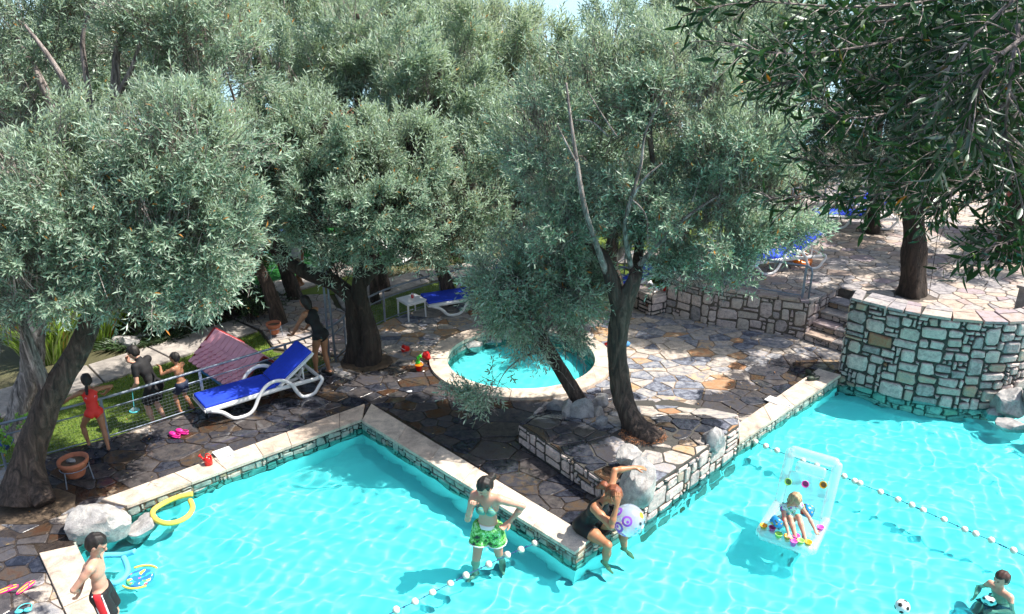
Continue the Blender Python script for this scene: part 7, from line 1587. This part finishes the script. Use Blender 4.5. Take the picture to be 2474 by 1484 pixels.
def bikini_top(N, J):
    S = J['S']; ch, cr, cf, t = J['chest'], J['cr'], J['cf'], J['t']; C3 = (tuple(cr), tuple(cf), tuple(t))
    for sg in (-1, 1):
        c = ch + cr * sg * .041 * S + cf * .055 * S; N.cone(c - t * .012 * S, c + t * .026 * S - cr * sg * .004 * S, .040 * S, .020 * S, .004 * S); N.cone(c + t * .03 * S, J['nb'] + t * .012 * S + cr * sg * .03 * S, .0045 * S, .0045 * S, .003 * S); N.cone(J['nb'] + t * .012 * S + cr * sg * .03 * S, J['nb'] - cf * .035 * S + t * .012 * S, .0045 * S, .0045 * S, .003 * S)
        N.cone(ch + cr * sg * .06 * S + cf * .03 * S - t * .026 * S, ch + cr * sg * .08 * S - t * .026 * S, .006 * S, .006 * S, .003 * S); N.cone(ch + cr * sg * .08 * S - t * .026 * S, ch - cf * .055 * S - t * .026 * S, .006 * S, .006 * S, .003 * S)
    N.cone(ch - cr * .05 * S + cf * .06 * S - t * .028 * S, ch + cr * .05 * S + cf * .06 * S - t * .028 * S, .006 * S, .006 * S, .004 * S)
def tshirt(N, J, ln=.10, sl=.6):
    S = J['S']; p, t = J['p'], J['t']; N.cone(p + t * (.05 - ln) * S, J['chest'] + t * .03 * S, .12 * S, .12 * S, .02 * S); N.cone(J['chest'] + t * .03 * S, J['nb'] - t * .01 * S, .11 * S, .05 * S, .02 * S)
    for a, e_ in ((J['shL'], J['eL']), (J['shR'], J['eR'])): N.cone(J['nb'] - t * .01 * S, a, .05 * S, .06 * S, .02 * S); N.cone(a, a.lerp(e_, sl), .055 * S, .05 * S, .02 * S, cut=(tuple(a.lerp(e_, sl)), tuple((e_ - a).normalized())))
def shoes(N, J, toe=(0, 1, 0)):
    S = J['S']; tt = Vector(toe).normalized()
    for a in (J['aL'], J['aR']): N.cone(a - tt * .03 * S - Vector((0, 0, .022 * S)), a + tt * .09 * S - Vector((0, 0, .026 * S)), .028 * S, .026 * S, .01 * S, side=(0, 0, 1), ratio=.75)
def stripe(side, off, wd, L=.5, z1=.05):
    def fn(N, J):
        S = J['S']; hp_, kn = (J['hipR'], J['kR']) if side > 0 else (J['hipL'], J['kL']); r, f, t = J['r'], J['f'], J['t']; d = (kn - hp_).normalized()
        a = J['p'] + r * side * .09 * S + t * .03 * S + f * off * S; b = hp_.lerp(kn, L) + r * side * .065 * S + f * off * S; N.cone(a, b, wd * S, wd * S, 0)
    return fn
def both(f1, f2):
    """intersection of a garment and a stripe region"""
    def fn(N, J):
        f1(N, J); A_ = N.D - .0035; N.D = np.full(N.n, 9.0, np.float32); f2(N, J); N.D = np.maximum(A_, N.D)
    return fn
swim_red = simple('red swimsuit fabric', (.72, .03, .02), .6, var=.06); M['swim_red'] = swim_red
M['pink_strap'] = simple('pink strap', (.8, .3, .4), .6, var=.05); M['white_cloth'] = simple('white cloth', (.78, .78, .78), .8, var=.04); M['redcloth'] = simple('red cloth', (.65, .02, .03), .7, var=.05); M['teal'] = simple('teal cloth', (.05, .4, .4), .7, var=.05); M['khaki'] = simple('khaki cloth', (.3, .25, .17), .85, var=.1)
FL = -.66
# 1 woman in the bikini top standing in the left pool
def sh1(N, J): shorts(N, J, .52, .063, .028, .074)
person('woman in striped bikini top and green floral shorts standing knee-deep in the pool', (-.30, 8.33, FL), R(170), 1.76, (0, 0, .522), (-.02, .10, 1), (0, 1, 0), (.55, .65, -.62), (-.16, .005, .60), (.085, .15, .795), (-1, -.35, 0), (.25, -.1, -1), (-.09, -.10, .045), (.10, .06, .045), hdirL=(.5, .3, -.45), hdirR=(-.25, .1, .95), pnL=(.2, .6, .5), pnR=(-.3, .9, .1), curlL=.5, curlR=.9,
       skin='skin_fair', hair='hair_black', style='pony', fem=True, h=.0072, neck=(.05, .34, 1), chest_fwd=(.08, 1, 0), toeL=(-.4, 1, 0), toeR=(.35, 1, 0),
       outfit=(('shorts', sh1, 'floral', None), ('waistband', band(.028, .055), 'white_cloth', None), ('bikini_top', bikini_top, 'bikini', .0065), ('shorts_hem', both(sh1, lambda N, J: hem(.505, .06, .08)(N, J)), 'white_cloth', None)))
# 2 woman sitting on the pool edge holding her head
def sd2(N, J): suit(N, J); J2 = J; S = J['S']; N.ell(J['p'] - J['t'] * .01 * S, (tuple(J['r']), tuple(J['f']), tuple(J['t'])), (.12 * S, .1 * S, .075 * S), .01 * S)
person('tanned woman in black swimsuit sitting on the pool edge with a beach ball', (.98, 8.60, .02), R(-128), 1.80, (0, -.02, .055), (.04, .56, 1), (0, 1, 0), (.22, .7, -.75), (-.30, .18, .44), (.10, .28, .385), (-.6, -.1, .8), (.35, 1, -.5), (-.13, .24, -.17), (.06, .19, -.20), knL=(-.2, 1, .5), knR=(.2, 1, .4), hdirL=(-.6, .55, -.1), hdirR=(-.2, -.05, 1), pnL=(-.2, .1, -1), pnR=(-.6, -.5, 0), curlL=.2, curlR=.12,
       skin='skin_tan', hair='hair_auburn', style='pony_low', fem=True, fat=1.1, h=.0075, neck=(.05, .75, .9), toeR=(.1, .75, -.6), toeL=(-.1, .75, -.6), outfit=(('swimsuit', sd2, 'black', .006), ('skirt_hem', lambda N, J: (N.cone(J['hipL'], J['hipL'].lerp(J['kL'], .28), .062 * J['S'], .060 * J['S'], .01), N.cone(J['hipR'], J['hipR'].lerp(J['kR'], .28), .062 * J['S'], .060 * J['S'], .01)), 'black', .009)))
# 3 boy at the lower left
def sb(N, J): shorts(N, J, .75, .060, .02, .066)
person('boy in black swim shorts with red stripe standing on the lower left coping', (-4.24, 6.62, .035), R(-78), 1.42, (0, 0, .515), (.0, .03, 1), (0, 1, 0), (.0, .85, -.5), (-.01, -.13, .555), (.04, -.135, .575), (-.8, -.55, .0), (.9, -.45, .0), (-.06, 0, .045), (.07, .03, .045), hdirL=(.7, -.2, -.5), hdirR=(-.7, -.15, -.5), pnL=(0, -1, 0), pnR=(0, -1, 0), curlL=.5, curlR=.5,
       skin='skin_fair', hair='hair_black', style='short', hs=1.16, h=.0062, neck=(0, .2, 1), chest_fwd=(.08, 1, 0), outfit=(('swim_shorts', sb, 'black', None), ('red_stripe', both(sb, stripe(1, .0, .026, .8)), 'redcloth', None), ('white_piping', both(sb, stripe(1, .03, .007, .8)), 'white_cloth', None), ('white_piping', both(sb, stripe(1, -.03, .007, .8)), 'white_cloth', None)))
# 4 girl in the red swimsuit climbing the fence
person('girl in a red swimsuit with pink straps leaning over the fence by the gnarled trunk', (-6.24, 10.58, .0), R(32), 1.20, (0, .06, .50), (.0, .22, 1), (0, 1, 0), (-.1, .9, -.4), (-.30, .30, .60), (.17, .24, .63), (-.7, -.3, .3), (.9, -.1, .5), (-.13, .12, .07), (.07, -.10, .045), knL=(-.7, .8, 0), knR=(.1, 1, 0), hdirL=(-.6, .5, -.1), hdirR=(-.6, .6, -.3), curlL=.6, curlR=.6,
       skin='skin_dark', hair='hair_black', style='braid', hs=1.16, h=.0075, outfit=(('swimsuit', lambda N, J: suit(N, J, straps=False), 'swim_red', .006), ('straps', lambda N, J: [N.cone(J['chest'] + J['cr'] * s_ * .045 * J['S'] - J['cf'] * .05 * J['S'], J['nb'] + J['cr'] * s_ * .055 * J['S'] + J['t'] * .02 * J['S'], .007 * J['S'], .007 * J['S'], .004) for s_ in (-1, 1)] + [N.cone(J['chest'] - J['cr'] * .07 * J['S'] - J['cf'] * .04 * J['S'] + J['t'] * .012 * J['S'], J['chest'] + J['cr'] * .07 * J['S'] - J['cf'] * .04 * J['S'] + J['t'] * .012 * J['S'], .006 * J['S'], .006 * J['S'], .004)], 'pink_strap', .009)))
# 5 man in black beyond the fence
person('boy in black T-shirt and shorts bending forward on the lawn behind the fence', (-5.86, 11.72, GZ + .03), R(75), 1.52, (0, -.02, .50), (0, .42, 1), (0, 1, 0), (-.1, .8, -.55), (-.10, .16, .50), (.04, .29, .73), (-.3, -.4, -.2), (.6, .4, -.9), (-.06, .02, .045), (.06, -.03, .045), hdirR=(-.1, .1, 1), pnR=(-.3, -1, 0), curlR=.7, skin='skin_fair', hair='hair_black', style='short', hs=1.08, h=.0095, neck=(0, .6, 1),
       outfit=(('t_shirt', tshirt, 'black', .012), ('shorts', lambda N, J: shorts(N, J, .8, .062, .03, .066), 'black', None)))
t = empty('mask_bag', 'pale blue plastic swim mask dangling from the hand of the boy in black', 'swim mask', (-6.16, 11.58, .10), .4); mb = MB(); mb.ell((0, 0, 0), (.07, .035, .06)); mb.build('mask', M['clear'], t, smooth=True); mb = MB(); mb.tube(torus_pts(.07), .012, 8, closed=True); mb.build('frame', M['turq'], t); mb = MB(); mb.tube([(0, 0, .05), (.02, .01, .35)], .006, 5); mb.build('strap', M['turq'], t)
# 6 boy in dark trunks against the fence
person('small boy in dark trunks with teal stripes standing at the fence with both arms out', (-5.36, 11.68, 0.0), R(68), 1.08, (0, 0, .50), (0, .10, 1), (0, 1, 0), (-.25, 1, -.25), (-.10, .26, .78), (.12, .30, .62), (-.7, -.3, -.5), (.7, -.3, -.4), (-.07, .05, .06), (.09, -.05, .06), hdirL=(.3, 1, .2), skin='skin_dark', hair='hair_black', style='short', hs=1.22, h=.0075,
       outfit=(('trunks', lambda N, J: shorts(N, J, .62, .060, .02, .064), 'navy', None), ('teal_stripe', both(lambda N, J: shorts(N, J, .62, .060, .02, .064), stripe(1, .0, .008, .62)), 'teal', None), ('shoes', shoes, 'rubber', None)))
# 7 woman in black swimsuit leaning on the rail
person('dark-haired woman in a low-backed black swimsuit leaning on the fence rail behind the lounger', (-3.42, 13.02, 0), R(62), 1.56, (.0, -.03, .53), (.02, .50, 1), (0, 1, 0), (-.05, .95, -.35), (-.12, .30, .47), (.10, .30, .455), (-.8, -.1, 0), (.8, -.1, 0), (-.04, .05, .05), (.06, -.06, .05), hdirL=(0, .7, -.4), hdirR=(0, .7, -.4), curlL=.5, curlR=.5, skin='skin_dark', hair='hair_black', style='bob', fem=True, h=.008, neck=(0, .45, 1),
       outfit=(('swimsuit', suit, 'black', .006), ('shoes', shoes, 'rubber', None)))
# 8 blonde girl on the lounge float
person('blonde girl in a flowered costume with blue armbands riding the clear float', (3.62, 8.84, -.09), R(-168), 1.12, (0, -.02, .06), (0, .30, 1), (0, 1, 0), (.0, .8, -.6), (-.20, .34, .10), (.16, .36, .10), (-.9, 0, .2), (.9, 0, .2), (-.05, .33, .07), (.06, .33, .07), knL=(0, .1, 1), knR=(0, .1, 1), hdirL=(0, 1, -.3), hdirR=(0, 1, -.3), skin='skin_fair', hair='hair_blonde', style='long', hs=1.2, h=.0068, neck=(0, .5, 1),
       outfit=(('costume', suit, 'swirl', .008), ('sleeves', lambda N, J: [N.cone(a, a.lerp(e_, .35), .045 * J['S'], .045 * J['S'], .01, cut=(tuple(a.lerp(e_, .35)), tuple((e_ - a).normalized()))) for a, e_ in ((J['shL'], J['eL']), (J['shR'], J['eR']))], 'swirl', .010)))
PJ = bpy.data.objects[-1] if False else None
def armband(label, P, d, group='blue armbands with red ends'):
    t = empty('armband', label, 'armband', P, 0, group); d = Vector(d).normalized(); q = d.to_track_quat('Z', 'Y').to_matrix(); prof = [(.040, -.055), (.075, -.06), (.088, -.03), (.088, .03), (.075, .06), (.040, .055)]
    mb = MB(); mb.lathe((0, 0, 0), prof, 20, M=q); mb.build('sleeve', M['armband'], t, smooth=True); mb = MB(); mb.lathe((0, 0, 0), [(.036, -.057), (.074, -.0625)], 20, M=q); mb.lathe((0, 0, 0), [(.036, .057), (.074, .0625)], 20, M=q); mb.build('red_end', M['redcloth'], t)
# 9 boy low in the water at the right
def hide(): pass
person('short-haired boy neck-deep at the lower right corner, a patterned ball at his chest', (5.85, 7.66, -1.12), R(112), 1.28, (0, 0, .50), (0, .12, 1), (0, 1, 0), (.1, 1, -.15), (-.10, .20, .60), (.10, .20, .60), (-.6, -.3, -.6), (.6, -.3, -.6), (-.06, 0, .30), (.06, 0, .30), knL=(0, 1, 0), knR=(0, 1, 0), skin='skin_fair', hair='hair_brown', style='short', hs=1.16, h=.0075, outfit=(('trunks', lambda N, J: shorts(N, J, .6, .06, .02, .064), 'navy', None),))
fb2 = copy_tree(fb); fb2['label'] = 'half-sunk football held at the chest of the boy in the lower right corner'; fb2.location = (5.62, 7.52, WATER - .045); fb2.rotation_euler = (.5, .8, 0); fb['group'] = 'white and black footballs'; fb2['group'] = 'white and black footballs'
# 10, 11 people on the paths beyond
person('man in a white T-shirt and khaki shorts walking on the path behind the forked trunk', (-5.05, 18.0, GZ + .07), R(150), 1.62, (0, 0, .52), (0, .02, 1), (0, 1, 0), (0, 1, -.1), (-.14, .04, .47), (.14, .10, .50), (-.3, -.8, 0), (.3, -.8, 0), (-.05, .08, .045), (.05, -.10, .06), skin='skin_dark', hair='hair_black', style='short', h=.012, outfit=(('t_shirt', tshirt, 'white_cloth', .014), ('shorts', lambda N, J: shorts(N, J, .85, .06, .02, .066), 'khaki', None)))
person('person in a white shirt glimpsed behind the leaves of the tall olive', (1.75, 20.4, GZ + .07), R(200), 1.65, (0, 0, .52), (0, .02, 1), (0, 1, 0), (0, 1, 0), (-.14, .04, .47), (.14, .06, .47), (-.3, -.8, 0), (.3, -.8, 0), (-.05, .04, .045), (.05, -.06, .045), skin='skin_tan', hair='hair_brown', style='short', h=.012, outfit=(('t_shirt', tshirt, 'white_cloth', .014), ('shorts', lambda N, J: shorts(N, J, .85, .06, .02, .066), 'navy', None)))
armband('blue armband on the blonde girl, the raised one at the right', (3.86, 8.78, .18), (1, -.2, -.35)); armband('blue armband on the blonde girl, the low one at the left', (3.42, 8.62, .12), (-.7, -.3, -.8))
print('script done', sum(len(o.data.polygons) for o in bpy.data.objects if o.type == 'MESH'))
